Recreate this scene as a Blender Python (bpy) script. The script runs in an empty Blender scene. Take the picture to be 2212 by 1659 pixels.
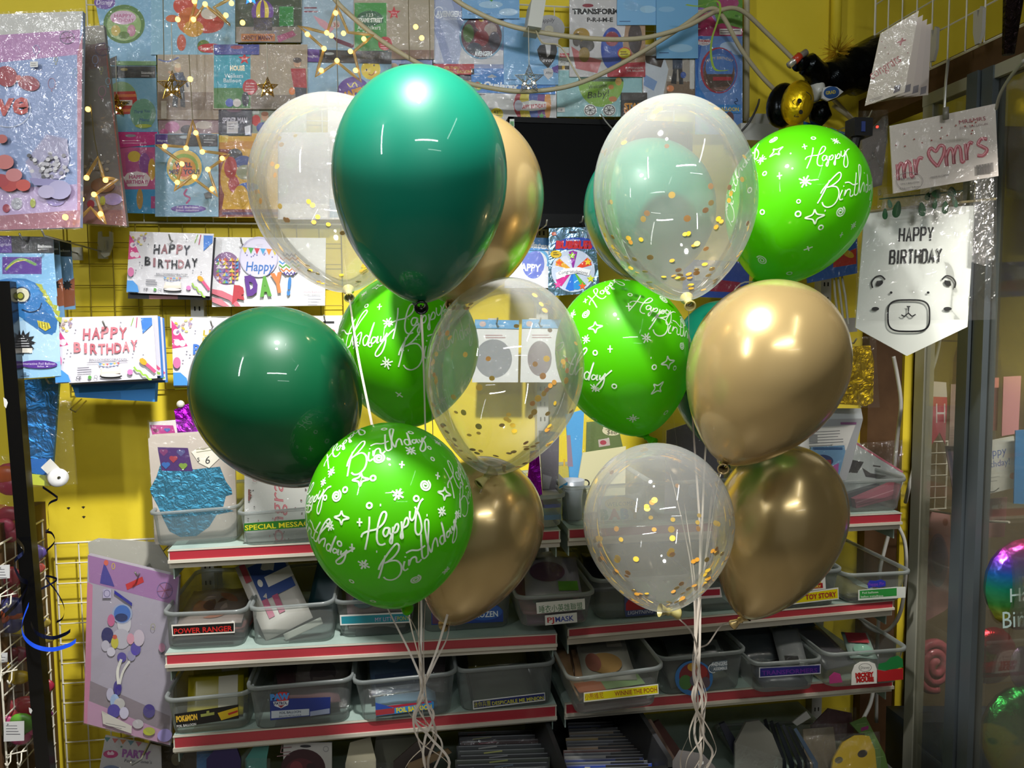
import bpy, math, random
from mathutils import Vector, Matrix, noise
from mathutils.bvhtree import BVHTree
SC = bpy.context.scene
COL = SC.collection
V = Vector
# ------------------------------------------------------------------ camera
W, H, F = 2212.0, 1659.0, 1703.0
CAM = V((0, 0, 1.5))
YAW, PITCH, ROLL = math.radians(8.5), math.radians(4.5), math.radians(-0.5)
FW = V((math.sin(YAW)*math.cos(PITCH), math.cos(YAW)*math.cos(PITCH), -math.sin(PITCH)))
_r0 = V((math.cos(YAW), -math.sin(YAW), 0)); _u0 = _r0.cross(FW)
RT = math.cos(ROLL)*_r0 + math.sin(ROLL)*_u0
UP = -math.sin(ROLL)*_r0 + math.cos(ROLL)*_u0
cd = bpy.data.cameras.new('camera'); cam = bpy.data.objects.new('camera', cd); COL.objects.link(cam)
cd.sensor_width = 36.0; cd.lens = 36.0*F/W; cd.clip_start = 0.05
cam.matrix_world = Matrix(((RT.x, UP.x, -FW.x, CAM.x), (RT.y, UP.y, -FW.y, CAM.y), (RT.z, UP.z, -FW.z, CAM.z), (0, 0, 0, 1)))
SC.camera = cam
# ------------------------------------------------------------------ world, lamps, exposure
SC.view_settings.view_transform = 'Standard'; SC.view_settings.look = 'None'
SC.view_settings.gamma = 1.0; SC.view_settings.use_curve_mapping = False
SC.view_settings.exposure = 0.0
SC.cycles.max_bounces = 9; SC.cycles.diffuse_bounces = 3; SC.cycles.glossy_bounces = 4
SC.cycles.transmission_bounces = 4; SC.cycles.transparent_max_bounces = 28
SC.cycles.caustics_reflective = False; SC.cycles.caustics_refractive = False
SC.cycles.sample_clamp_indirect = 4.0
wd = bpy.data.worlds.new('shop_light'); SC.world = wd; wd.use_nodes = True
wd.node_tree.nodes['Background'].inputs[0].default_value = (0.92, 0.96, 1.0, 1)
wd.node_tree.nodes['Background'].inputs[1].default_value = 0.105

def lamp(name, kind, loc, target, power, size=0.1, size_y=None, color=(1, 1, 1), spread=180, cone=None):
    d = bpy.data.lights.new(name, kind); o = bpy.data.objects.new(name, d); COL.objects.link(o)
    o.location = loc; o.rotation_euler = (V(target)-V(loc)).to_track_quat('-Z', 'Y').to_euler()
    d.energy = power; d.color = color
    if kind == 'AREA':
        d.size = size; d.spread = math.radians(spread)
        d.shape = 'DISK'
        if size_y: d.shape = 'RECTANGLE'; d.size_y = size_y
    else:
        d.shadow_soft_size = size
    if cone: d.spot_size = math.radians(cone[0]); d.spot_blend = cone[1]
    return o
# ceiling downlight over the balloons, the second downlight beside it, tubes further back in the shop, plus added cabinet fill
lamp('downlight', 'SPOT', (-0.02, 0.78, 2.68), (0.0, 1.12, 1.2), 290, 0.055, color=(1, 0.985, 0.96), cone=(100, 0.5))
lamp('downlight', 'SPOT', (0.01, 0.52, 2.68), (0.0, 0.85, 1.2), 16, 0.035, color=(1, 0.97, 0.93), cone=(112, 0.5))
lamp('tube_light', 'AREA', (-1.3, 0.1, 2.6), (-0.6, 2.1, 2.0), 22, 0.05, 1.2, (0.95, 0.98, 1))
lamp('tube_light', 'AREA', (0.3, -1.2, 2.6), (0.0, 2.25, 2.15), 6, 1.2, 0.05, (0.95, 0.98, 1), spread=70)
lamp('tube_light', 'AREA', (1.0, 0.2, 2.6), (1.75, 1.6, 0.8), 2.5, 0.05, 0.9, (0.95, 0.98, 1))  # added tube at the right, put in to brighten the cabinet
lamp('tube_light', 'AREA', (1.2, -2.8, 2.6), (1.2, -2.2, 0), 7, 1.2, 0.06, (0.95, 0.98, 1))

lamp('cabinet_fill', 'AREA', (1.56, 1.2, 1.94), (1.66, 1.9, 0.9), 6.0, 0.6, 0.04, (1, 0.95, 0.9), spread=80)  # added fill with no visible fitting, brightens the goods behind the glass

# ------------------------------------------------------------------ pixel -> place
def ray(px, py):
    return (FW + RT*((px-W/2)/F) - UP*((py-H/2)/F))
def PD(px, py, d): return CAM + ray(px, py)*d
def P(px, py, Y):
    r = ray(px, py); return CAM + r*((Y-CAM.y)/r.y)
def PX(px, py, X):
    r = ray(px, py); return CAM + r*((X-CAM.x)/r.x)
def PZ(px, py, Z):
    r = ray(px, py); return CAM + r*((Z-CAM.z)/r.z)
def PP(px, py, pl, off=0.0):
    p0, n = pl; r = ray(px, py); return CAM + r*(((p0+n*off-CAM).dot(n))/r.dot(n))
def plane(px, py, Y, lean=0.0, yaw=0.0):
    """plane through the point seen at (px,py) at distance Y; lean>0 brings its top forward, yaw>0 turns its face to the right"""
    l, a = math.radians(lean), math.radians(yaw)
    return (P(px, py, Y), V((math.sin(a)*math.cos(l), -math.cos(a)*math.cos(l), -math.sin(l))))
def plane3(a, b, c):
    n = (b-a).cross(c-a).normalized()
    if n.dot(a-CAM) > 0: n = -n
    return (a, n)

# ------------------------------------------------------------------ materials
MATS = {}
def lin(h):
    h = h.lstrip('#'); r = []
    for i in (0, 2, 4):
        c = int(h[i:i+2], 16)/255; r.append(c/12.92 if c <= 0.04045 else ((c+0.055)/1.055)**2.4)
    return (*r, 1)
def C(h, rough=0.45, metal=0.0, coat=0.0):
    k = (h, rough, metal, coat)
    if k in MATS: return MATS[k]
    m = bpy.data.materials.new('paint_'+h.strip('#')); m.use_nodes = True
    b = m.node_tree.nodes['Principled BSDF']
    b.inputs['Base Color'].default_value = lin(h); b.inputs['Roughness'].default_value = rough
    b.inputs['Metallic'].default_value = metal
    if coat: b.inputs['Coat Weight'].default_value = coat; b.inputs['Coat Roughness'].default_value = 0.05
    m.diffuse_color = lin(h)
    MATS[k] = m; return m
def nodes(name):
    m = bpy.data.materials.new(name); m.use_nodes = True; nt = m.node_tree
    out = nt.nodes['Material Output']; nt.nodes.remove(nt.nodes['Principled BSDF'])
    return m, nt, out
def N(nt, t, **kw):
    n = nt.nodes.new(t)
    for k, v in kw.items():
        if isinstance(v, tuple) and hasattr(v[0], 'is_output'): nt.links.new(v[0], n.inputs[k])
        elif hasattr(v, 'is_output'): nt.links.new(v, n.inputs[k])
        elif k in n.inputs: n.inputs[k].default_value = v
        else: setattr(n, k, v)
    return n
def clear_film(name, tint='#ffffff', milk=0.06, milkcol='#ffffff', gloss=0.07, edge=0.5, rough=0.06, bump=0.0, bscale=30, blend=0.35):
    """see-through plastic: a transparent sheet with a milky share and a surface gloss that both grow towards grazing angles"""
    if name in MATS: return MATS[name]
    m, nt, out = nodes(name)
    lw = N(nt, 'ShaderNodeLayerWeight', Blend=blend)
    tr = N(nt, 'ShaderNodeBsdfTransparent', Color=lin(tint))
    df = N(nt, 'ShaderNodeBsdfDiffuse', Color=lin(milkcol)); tl = N(nt, 'ShaderNodeBsdfTranslucent', Color=lin(milkcol))
    mk = N(nt, 'ShaderNodeMixShader'); mk.inputs[0].default_value = 0.5
    nt.links.new(df.outputs[0], mk.inputs[1]); nt.links.new(tl.outputs[0], mk.inputs[2])
    gl = N(nt, 'ShaderNodeBsdfGlossy', Roughness=rough)
    a = N(nt, 'ShaderNodeMapRange'); nt.links.new(lw.outputs['Facing'], a.inputs[0])
    a.inputs[3].default_value = milk; a.inputs[4].default_value = min(0.95, milk+edge)
    m1 = N(nt, 'ShaderNodeMixShader'); nt.links.new(a.outputs[0], m1.inputs[0])
    nt.links.new(tr.outputs[0], m1.inputs[1]); nt.links.new(mk.outputs[0], m1.inputs[2])
    g = N(nt, 'ShaderNodeMapRange'); nt.links.new(lw.outputs['Fresnel'], g.inputs[0])
    g.inputs[3].default_value = gloss*0.5; g.inputs[4].default_value = min(1.0, gloss*6)
    m2 = N(nt, 'ShaderNodeMixShader'); nt.links.new(g.outputs[0], m2.inputs[0])
    nt.links.new(m1.outputs[0], m2.inputs[1]); nt.links.new(gl.outputs[0], m2.inputs[2])
    if bump:
        tc = N(nt, 'ShaderNodeTexCoord')
        nz = N(nt, 'ShaderNodeTexNoise', Scale=bscale, Detail=3.0, Distortion=1.2); nt.links.new(tc.outputs['Object'], nz.inputs['Vector'])
        bp = N(nt, 'ShaderNodeBump', Strength=bump, Distance=0.01); nt.links.new(nz.outputs[0], bp.inputs['Height'])
        nt.links.new(bp.outputs[0], gl.inputs['Normal'])
    nt.links.new(m2.outputs[0], out.inputs[0]); m.diffuse_color = (0.8, 0.85, 0.9, 0.3)
    MATS[name] = m; return m
def latex(name, col, rough=0.22, trans=0.25, spec=0.5, tcol=None):
    """rubber skin: glossy coat over a body that lets some light through"""
    m, nt, out = nodes(name)
    b = nt.nodes.new('ShaderNodeBsdfPrincipled')
    b.inputs['Base Color'].default_value = lin(col); b.inputs['Roughness'].default_value = 0.42
    b.inputs['Coat Weight'].default_value = spec; b.inputs['Coat Roughness'].default_value = rough*0.3
    b.inputs['Specular IOR Level'].default_value = 0.22
    t = N(nt, 'ShaderNodeBsdfTranslucent', Color=lin(tcol or col))
    mx = N(nt, 'ShaderNodeMixShader'); mx.inputs[0].default_value = trans
    nt.links.new(b.outputs[0], mx.inputs[1]); nt.links.new(t.outputs[0], mx.inputs[2]); nt.links.new(mx.outputs[0], out.inputs[0])
    m.diffuse_color = lin(col); MATS[name] = m; return m
def rough_paint(name, c1, c2, scale=3.0, rough=0.6, bump=0.0, spec=0.3):
    m, nt, out = nodes(name)
    b = nt.nodes.new('ShaderNodeBsdfPrincipled'); b.inputs['Roughness'].default_value = rough
    b.inputs['Specular IOR Level'].default_value = spec
    tc = N(nt, 'ShaderNodeTexCoord'); nz = N(nt, 'ShaderNodeTexNoise', Scale=scale, Detail=6.0, Roughness=0.6)
    nt.links.new(tc.outputs['Object'], nz.inputs['Vector'])
    rp = nt.nodes.new('ShaderNodeValToRGB'); rp.color_ramp.elements[0].position = 0.35; rp.color_ramp.elements[1].position = 0.62
    rp.color_ramp.elements[0].color = lin(c1); rp.color_ramp.elements[1].color = lin(c2)
    nt.links.new(nz.outputs[0], rp.inputs[0]); nt.links.new(rp.outputs[0], b.inputs['Base Color'])
    if bump:
        n2 = N(nt, 'ShaderNodeTexNoise', Scale=scale*25, Detail=3.0); nt.links.new(tc.outputs['Object'], n2.inputs['Vector'])
        bp = N(nt, 'ShaderNodeBump', Strength=bump, Distance=0.004); nt.links.new(n2.outputs[0], bp.inputs['Height']); nt.links.new(bp.outputs[0], b.inputs['Normal'])
    nt.links.new(b.outputs[0], out.inputs[0]); m.diffuse_color = lin(c2); MATS[name] = m; return m
def glow(name, col, strength):
    if name in MATS: return MATS[name]
    m, nt, out = nodes(name); e = N(nt, 'ShaderNodeEmission', Color=lin(col), Strength=strength); nt.links.new(e.outputs[0], out.inputs[0])
    try: m.cycles.emission_sampling = 'NONE'
    except Exception: pass
    MATS[name] = m; return m
def foil(name, col, rough=0.22, bump=0.6, scale=28):
    if name in MATS: return MATS[name]
    m, nt, out = nodes(name); b = nt.nodes.new('ShaderNodeBsdfPrincipled')
    b.inputs['Base Color'].default_value = lin(col); b.inputs['Metallic'].default_value = 0.85; b.inputs['Roughness'].default_value = rough
    tc = N(nt, 'ShaderNodeTexCoord'); nz = N(nt, 'ShaderNodeTexNoise', Scale=scale, Detail=4.0, Distortion=1.5); nt.links.new(tc.outputs['Object'], nz.inputs['Vector'])
    bp = N(nt, 'ShaderNodeBump', Strength=bump, Distance=0.02); nt.links.new(nz.outputs[0], bp.inputs['Height']); nt.links.new(bp.outputs[0], b.inputs['Normal'])
    nt.links.new(b.outputs[0], out.inputs[0]); m.diffuse_color = lin(col); MATS[name] = m; return m
FILM = clear_film('plastic_film', milk=0.0, edge=0.05, gloss=0.075, rough=0.09, bump=0.8, bscale=38)
BAGF = clear_film('bag_film', milk=0.02, edge=0.10, gloss=0.08, rough=0.09, bump=0.6, bscale=40)
TUB = clear_film('frosted_plastic', tint='#dfe4e2', milk=0.17, milkcol='#c9d0cf', edge=0.32, gloss=0.05, rough=0.25)
RIM = clear_film('frosted_plastic_rim', tint='#d5dad8', milk=0.45, milkcol='#ccd3d2', edge=0.25, gloss=0.06, rough=0.22)
WIRE = C('#d9d4c4', 0.4); STEEL = C('#a9a9a4', 0.3, 0.8)

# ------------------------------------------------------------------ mesh building
ORG = {}
class MB:
    def __init__(s): s.v = []; s.f = []; s.m = []; s.mats = []
    def mi(s, mat):
        if mat not in s.mats: s.mats.append(mat)
        return s.mats.index(mat)
    def add(s, pts, faces, mat):
        b = len(s.v); s.v += [V(p) for p in pts]; i = s.mi(mat)
        for f in faces: s.f.append([b+k for k in f]); s.m.append(i)
    def poly(s, pts, mat): s.add(pts, [list(range(len(pts)))], mat)
    def prism(s, pts, d, mat, side=None):
        n = len(pts); q = [V(p)+d for p in pts]
        s.add(list(pts)+q, [list(range(n)), list(range(2*n-1, n-1, -1))]+[[i, n+i, n+(i+1) % n, (i+1) % n] for i in range(n)], mat)
    def box(s, lo, hi, mat):
        a, b = lo, hi
        p = [(x, y, z) for z in (a[2], b[2]) for y in (a[1], b[1]) for x in (a[0], b[0])]
        s.add(p, [(0, 2, 3, 1), (4, 5, 7, 6), (0, 1, 5, 4), (2, 6, 7, 3), (0, 4, 6, 2), (1, 3, 7, 5)], mat)
    def obox(s, o, x, y, z, mat):
        o, x, y, z = V(o), V(x), V(y), V(z)
        p = [o+x*i+y*j+z*k for k in (0, 1) for j in (0, 1) for i in (0, 1)]
        s.add(p, [(0, 2, 3, 1), (4, 5, 7, 6), (0, 1, 5, 4), (2, 6, 7, 3), (0, 4, 6, 2), (1, 3, 7, 5)], mat)
    def tube(s, path, r, mat, n=8, closed=False, cap=True):
        path = [V(p) for p in path]; L = len(path); rs = r if isinstance(r, (list, tuple)) else [r]*L
        pts = []; up = None
        for i, p in enumerate(path):
            t = ((path[(i+1) % L] - path[i-1]) if closed else (path[min(i+1, L-1)]-path[max(i-1, 0)]))
            t = t.normalized() if t.length > 1e-9 else V((0, 0, 1))
            if up is None: up = t.orthogonal().normalized()
            up = (up - t*up.dot(t)); up = up.normalized() if up.length > 1e-6 else t.orthogonal().normalized()
            w = t.cross(up)
            pts += [p+(up*math.cos(a)+w*math.sin(a))*rs[i] for a in (2*math.pi*k/n for k in range(n))]
        fs = []
        for i in range(L if closed else L-1):
            for k in range(n):
                a = i*n; b = ((i+1) % L)*n; fs.append([a+k, a+(k+1) % n, b+(k+1) % n, b+k])
        if not closed and cap: fs += [list(range(n))[::-1], list(range((L-1)*n, L*n))]
        s.add(pts, fs, mat)
    def sphere(s, c, r, mat, n=10, m=7, sx=1, sy=1, sz=1):
        c = V(c); pts = [c+V((0, 0, r*sz))]
        for i in range(1, m):
            a = math.pi*i/m
            for k in range(n):
                b = 2*math.pi*k/n; pts.append(c+V((r*sx*math.sin(a)*math.cos(b), r*sy*math.sin(a)*math.sin(b), r*sz*math.cos(a))))
        pts.append(c-V((0, 0, r*sz))); fs = [[0, 1+k, 1+(k+1) % n] for k in range(n)]
        for i in range(m-2):
            for k in range(n): a = 1+i*n; fs.append([a+k, a+n+k, a+n+(k+1) % n, a+(k+1) % n])
        l = len(pts)-1; a = 1+(m-2)*n; fs += [[l, a+(k+1) % n, a+k] for k in range(n)]
        s.add(pts, fs, mat)
    def lathe(s, c, ax, x, y, prof, mat, n=24):
        """prof: (radius, height) pairs along axis ax from c"""
        pts = []
        for r, h in prof:
            for k in range(n):
                a = 2*math.pi*k/n; pts.append(c+ax*h+(x*math.cos(a)+y*math.sin(a))*r)
        fs = [[i*n+k, i*n+(k+1) % n, (i+1)*n+(k+1) % n, (i+1)*n+k] for i in range(len(prof)-1) for k in range(n)]
        s.add(pts, fs, mat)
    def strip(s, pts, sides, mat):
        q = []; 
        for p, d in zip(pts, sides): q += [p-d, p+d]
        s.add(q, [[2*i, 2*i+1, 2*i+3, 2*i+2] for i in range(len(pts)-1)], mat)
    def grid(s, fn, nu, nv, mat):
        pts = [fn(i/nu, j/nv) for j in range(nv+1) for i in range(nu+1)]
        s.add(pts, [[j*(nu+1)+i, j*(nu+1)+i+1, (j+1)*(nu+1)+i+1, (j+1)*(nu+1)+i] for j in range(nv) for i in range(nu)], mat)
    def build(s, name, parent=None, smooth=False, label=None, cat=None, group=None, kind=None):
        me = bpy.data.meshes.new(name)
        if parent is None:
            lo = [min(p[i] for p in s.v) for i in range(3)]; hi = [max(p[i] for p in s.v) for i in range(3)]
            o0 = V(((lo[0]+hi[0])/2, (lo[1]+hi[1])/2, lo[2]))
        else: o0 = ORG[parent.name]
        me.from_pydata([p-o0 for p in s.v], [], s.f)
        for mt in s.mats: me.materials.append(mt)
        me.polygons.foreach_set('material_index', s.m)
        if smooth: me.polygons.foreach_set('use_smooth', [True]*len(s.f))
        me.update()
        o = bpy.data.objects.new(name, me); COL.objects.link(o)
        if parent is not None: o.parent = parent
        else: o.location = o0
        ORG[o.name] = o0
        return tag(o, label, cat, group, kind)
def tag(o, label=None, cat=None, group=None, kind=None):
    if label: o['label'] = label
    if cat: o['category'] = cat
    if group: o['group'] = group
    if kind: o['kind'] = kind
    return o
def thing(name, label, cat, loc, group=None):
    o = bpy.data.objects.new(name, None); COL.objects.link(o); o.location = loc; o.empty_display_size = 0.03
    ORG[o.name] = V(loc); return tag(o, label, cat, group)
def smoothline(pts, k=6):
    """Catmull-Rom through the points"""
    P_ = [V(p) for p in pts]; out = []
    for i in range(len(P_)-1):
        a, b, c, d = P_[max(i-1, 0)], P_[i], P_[i+1], P_[min(i+2, len(P_)-1)]
        for j in range(k):
            t = j/k; out.append(0.5*((2*b)+(c-a)*t+(2*a-5*b+4*c-d)*t*t+(3*b-a-3*c+d)*t**3))
    out.append(P_[-1]); return out

# ------------------------------------------------------------------ lettering and flat printed art (on the plane of the printed thing)
_TX = {}
def glyphs(txt, bold=0.0, shear=0.0):
    k = (txt, bold, shear)
    if k in _TX: return _TX[k]
    c = bpy.data.curves.new('lettering', 'FONT'); c.body = txt; c.resolution_u = 2; c.offset = bold; c.shear = shear
    o = bpy.data.objects.new('lettering', c); COL.objects.link(o)
    dg = bpy.context.evaluated_depsgraph_get(); me = bpy.data.meshes.new_from_object(o.evaluated_get(dg))
    vs = [(v.co.x, v.co.y) for v in me.vertices]; fs = [list(p.vertices) for p in me.polygons]
    bpy.data.objects.remove(o); bpy.data.curves.remove(c); bpy.data.meshes.remove(me)
    xs = [v[0] for v in vs] or [0]
    _TX[k] = (vs, fs, min(xs), max(xs)); return _TX[k]
class Art:
    """one printed sheet: outline and print are given where the photograph shows them, on the sheet's own plane"""
    def __init__(s, pl, outline=None, col='#ffffff', thick=0.002, rough=0.42, back=None):
        s.pl = pl; s.mb = MB(); s.k = 1; s.rough = rough
        if outline:
            pts = [PP(x, y, pl) for x, y in outline]
            s.mb.prism(pts, -pl[1]*thick, C(col, rough) if isinstance(col, str) else col)
    def pt(s, x, y, k=None): return PP(x, y, s.pl, 0.00012*(s.k if k is None else k))
    def mat(s, c): return C(c, s.rough) if isinstance(c, str) else c
    def poly(s, pts, c): s.mb.poly([s.pt(*p) for p in pts], s.mat(c)); s.k += 1; return s
    def rect(s, x0, y0, x1, y1, c, sk=0.0): return s.poly([(x0, y0), (x1, y0+sk*(x1-x0)), (x1, y1+sk*(x1-x0)), (x0, y1)], c)
    def ell(s, cx, cy, rx, ry, c, n=28, rot=0.0, a0=0, a1=360):
        cr, sr = math.cos(math.radians(rot)), math.sin(math.radians(rot)); pts = []
        full = a1-a0 >= 360
        for i in range(n if full else n+1):
            a = math.radians(a0+(a1-a0)*i/n); x, y = rx*math.cos(a), ry*math.sin(a)
            pts.append((cx+x*cr-y*sr, cy+x*sr+y*cr))
        return s.poly(pts, c)
    def ring(s, cx, cy, rx, ry, w, c, n=28, a0=0, a1=360):
        q = []
        for i in range(n+1):
            a = math.radians(a0+(a1-a0)*i/n); q.append((math.cos(a), math.sin(a)))
        m = s.mat(c)
        for (ax, ay), (bx, by) in zip(q, q[1:]):
            s.mb.poly([s.pt(cx+rx*ax, cy+ry*ay), s.pt(cx+rx*bx, cy+ry*by), s.pt(cx+(rx-w)*bx, cy+(ry-w)*by), s.pt(cx+(rx-w)*ax, cy+(ry-w)*ay)], m)
        s.k += 1; return s
    def star(s, cx, cy, r, c, n=5, inner=0.42, rot=-90):
        m = s.mat(c); ctr = s.pt(cx, cy); pts = []
        for i in range(2*n):
            a = math.radians(rot+180*i/n); q = r if i % 2 == 0 else r*inner; pts.append(s.pt(cx+q*math.cos(a), cy+q*math.sin(a)))
        for i in range(2*n): s.mb.poly([ctr, pts[i], pts[(i+1) % (2*n)]], m)
        s.k += 1; return s
    def line(s, pts, w, c, k=5):
        q = smoothline([(x, y, 0) for x, y in pts], k) if k > 1 and len(pts) > 2 else [V((x, y, 0)) for x, y in pts]
        m = s.mat(c); v = []
        for i, p in enumerate(q):
            t = (q[min(i+1, len(q)-1)]-q[max(i-1, 0)]); t = t.normalized() if t.length > 1e-6 else V((1, 0, 0))
            n = V((-t.y, t.x, 0))*w/2; v += [s.pt(p.x-n.x, p.y-n.y), s.pt(p.x+n.x, p.y+n.y)]
        s.mb.add(v, [[2*i, 2*i+1, 2*i+3, 2*i+2] for i in range(len(q)-1)], m); s.k += 1; return s
    def bars(s, x0, y0, x1, n, dy, c, w=1.2, sk=0.0, seed=1):
        """lines of print too small to read"""
        r = random.Random(seed+int(x0)+int(y0))
        for i in range(n):
            e = x0+(x1-x0)*r.uniform(0.6, 1.0); s.line([(x0, y0+i*dy), (e, y0+i*dy+sk*(e-x0))], w, c, 1)
        return s
    def text(s, txt, x, y, h, c, width=None, rot=0.0, align='c', bold=0.0, shear=0.0, arc=0.0):
        """h: height of a capital; x,y: middle (or left end) of the baseline; width stretches to that length; rot>0 climbs to the right"""
        vs, fs, a, b = glyphs(txt, bold, shear); sc = h/0.7; wd_ = (b-a)*sc; sx = (width/wd_ if width else 1.0)
        cr, sr = math.cos(math.radians(rot)), math.sin(math.radians(rot)); out = []; m = s.mat(c)
        for vx, vy in vs:
            X = (vx-a)*sc*sx-(0 if align == 'l' else wd_*sx/2); Y = vy*sc
            if arc: t = X/arc; X, Y = (arc+Y)*math.sin(t), (arc+Y)*math.cos(t)-arc
            out.append(s.pt(x+X*cr-Y*sr, y-(X*sr+Y*cr)))
        s.mb.add(out, fs, m); s.k += 1; return s
    def build(s, name, parent=None, **kw): return s.mb.build(name, parent, **kw)
def sleeve(parent, pl, quad, off=0.004, amp=0.0016, mat=None, name='clear_sleeve', nu=16, nv=20, seed=0, grow=0.0):
    """crinkled clear film over a sheet; quad in photo pixels TL TR BR BL on the sheet's plane"""
    a, b, c, d = [PP(x, y, pl, off) for x, y in quad]; ctr = (a+b+c+d)/4
    a, b, c, d = [ctr+(q-ctr)*(1+grow) for q in (a, b, c, d)]
    mb = MB()
    def fn(u, v):
        p = (a*(1-u)+b*u)*(1-v)+(d*(1-u)+c*u)*v
        return p + pl[1]*amp*(noise.noise(p*22+V((seed, 0, 0)))*1.2+noise.noise(p*60+V((0, seed, 3)))*0.6)
    mb.grid(fn, nu, nv, mat or FILM)
    return mb.build(name, parent, smooth=True)
# ================================================================== the setting
YB = 2.30                       # the yellow back wall
XR = 1.40                       # the right side of the bay
def struct(mb, name): return mb.build(name, kind='structure')
YEL = rough_paint('yellow_wall_paint', '#d8c02a', '#e4ce3c', 1.6, 0.55, 0.15)
mb = MB(); mb.box((-2.2, YB, 0), (2.2, YB+0.08, 2.8), YEL); struct(mb, 'wall_back')
mb = MB(); mb.box((-2.2, -3.4, -0.06), (2.6, YB+0.08, 0), rough_paint('floor_tile', '#6a655c', '#7d776c', 2.0, 0.4)); struct(mb, 'floor')
mb = MB(); mb.box((-2.2, -3.4, 2.8), (2.6, YB+0.08, 2.86), C('#c9c7bf', 0.8)); struct(mb, 'ceiling')
mb = MB(); mb.box((-2.28, -3.4, 0), (-2.2, YB+0.08, 2.8), rough_paint('left_wall_paint', '#a89a58', '#b5a668', 2.0)); struct(mb, 'wall_left')
BRN = rough_paint('brown_wood', '#4a3420', '#5c432b', 5.0, 0.6)
mb = MB(); mb.box((2.2, -3.4, 0), (2.28, YB+0.08, 2.8), rough_paint('right_wall_paint', '#5e5646', '#6b6250', 3.0)); struct(mb, 'wall_right')
# brown timber and yellow edge between the shelves and the glass cabinet
mb = MB(); a_ = P(1878, 760, 2.262); b_ = P(1950, 760, 2.262); mb.box((a_.x, 2.262, 0), (b_.x, YB, a_.z+0.12), BRN); struct(mb, 'trim_1')
mb = MB(); mb.box((b_.x, 2.25, 0), (b_.x+0.03, YB, a_.z+0.14), YEL); struct(mb, 'trim_2')
# brown beam under the upper grid, running towards the front
z1_, z0_ = PX(2006, 146, XR+0.03).z, PX(2010, 206, XR+0.03).z
mb = MB(); mb.box((XR+0.03, 0.6, z0_), (XR+0.12, YB, z1_), BRN); struct(mb, 'trim_3')
mb = MB(); mb.box((-0.99, 1.99, 0), (-0.955, YB, 1.02), BRN); struct(mb, 'trim_4')
# nail holes in the yellow wall: small dark plugs
for (x, y), lb in (((148, 1098), 'left nail hole in the bare yellow wall'), ((180, 1096), 'upper right nail hole in the bare yellow wall'), ((181, 1117), 'lower right nail hole in the bare yellow wall')):
    p = P(x, y, YB-0.0004); hl = MB()
    hl.prism([p+V((math.cos(a)*0.0038*(1+0.5*math.sin(a*3)), 0, math.sin(a)*0.0034)) for a in [k*math.pi/6 for k in range(12)]], V((0, 0.0003, 0)), C('#2a2412', 0.9))
    hl.build('nail_hole', label=lb, cat='nail hole', group='nail holes')

# ================================================================== balloons
def bezstroke(s): return [V((x, y, 0)) for x, y in s]
HAPPY = [[(612, 808), (605, 880), (582, 975), (550, 1070)],
         [(530, 965), (548, 935), (600, 916), (662, 905), (714, 868), (740, 815), (735, 786), (712, 790), (688, 838), (668, 905), (657, 975), (665, 1018), (690, 1030), (718, 1020)],
         [(752, 905), (724, 905), (708, 938), (720, 966), (742, 948), (757, 905), (756, 940), (768, 958)],
         [(782, 900), (776, 955), (768, 1015), (758, 1024), (752, 1000), (774, 950), (798, 896), (816, 882), (822, 905), (808, 938), (786, 945)],
         [(846, 868), (846, 930), (848, 985), (838, 994), (833, 970), (850, 920), (872, 862), (890, 846), (898, 872), (886, 902), (858, 915)],
         [(916, 800), (911, 848), (926, 870), (950, 840), (966, 788)],
         [(958, 770), (985, 838), (998, 925), (985, 978), (958, 982), (945, 940), (958, 850), (984, 780), (1010, 736), (1040, 712)]]
BIRTH = [[(680, 1222), (702, 1175), (752, 1108), (808, 1045), (850, 1010), (870, 1025), (862, 1065), (822, 1110), (772, 1145), (738, 1158), (792, 1143), (840, 1150), (866, 1195), (860, 1260), (830, 1310), (780, 1338), (735, 1330), (712, 1300)],
         [(756, 1090), (724, 1172), (690, 1260), (664, 1320)],
         [(896, 1165), (880, 1225), (890, 1252), (916, 1240)], [(902, 1135), (908, 1128)],
         [(930, 1160), (924, 1212), (945, 1162), (972, 1150), (984, 1166), (984, 1198), (1002, 1206), (1022, 1188)],
         [(1045, 985), (1034, 1080), (1030, 1170), (1048, 1190), (1076, 1170)], [(914, 1100), (958, 1090), (1010, 1104), (1062, 1085)],
         [(1076, 1170), (1090, 1060), (1120, 940), (1125, 896), (1102, 892), (1086, 955), (1085, 1080), (1104, 1160), (1124, 1100), (1150, 1060), (1163, 1078), (1166, 1140)],
         [(1232, 1070), (1206, 1066), (1190, 1100), (1206, 1136), (1234, 1108), (1238, 950), (1244, 1132)],
         [(1300, 1056), (1272, 1062), (1264, 1094), (1280, 1106), (1302, 1080), (1314, 1040), (1318, 1088), (1334, 1080)],
         [(1342, 1030), (1350, 1072), (1374, 1036), (1394, 985)],
         [(1388, 1000), (1402, 1078), (1386, 1150), (1346, 1190), (1326, 1170), (1356, 1100), (1402, 1010), (1460, 920)]]
def norm_strokes(ss, cx, cy): return [[((x-cx)/3.77, -(y-cy)/3.77) for x, y in s] for s in ss]
HAPPY = norm_strokes(HAPPY, 785, 915); BIRTH = norm_strokes(BIRTH, 1000, 1150)     # units: photo pixels
def spiral(r): return [[(r*(0.12+0.88*t/22)*math.cos(t*0.62), r*(0.12+0.88*t/22)*math.sin(t*0.62)) for t in range(23)]]
def ring_(r): return [[(r*math.cos(a*math.pi/6), r*math.sin(a*math.pi/6)) for a in range(13)]]
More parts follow.
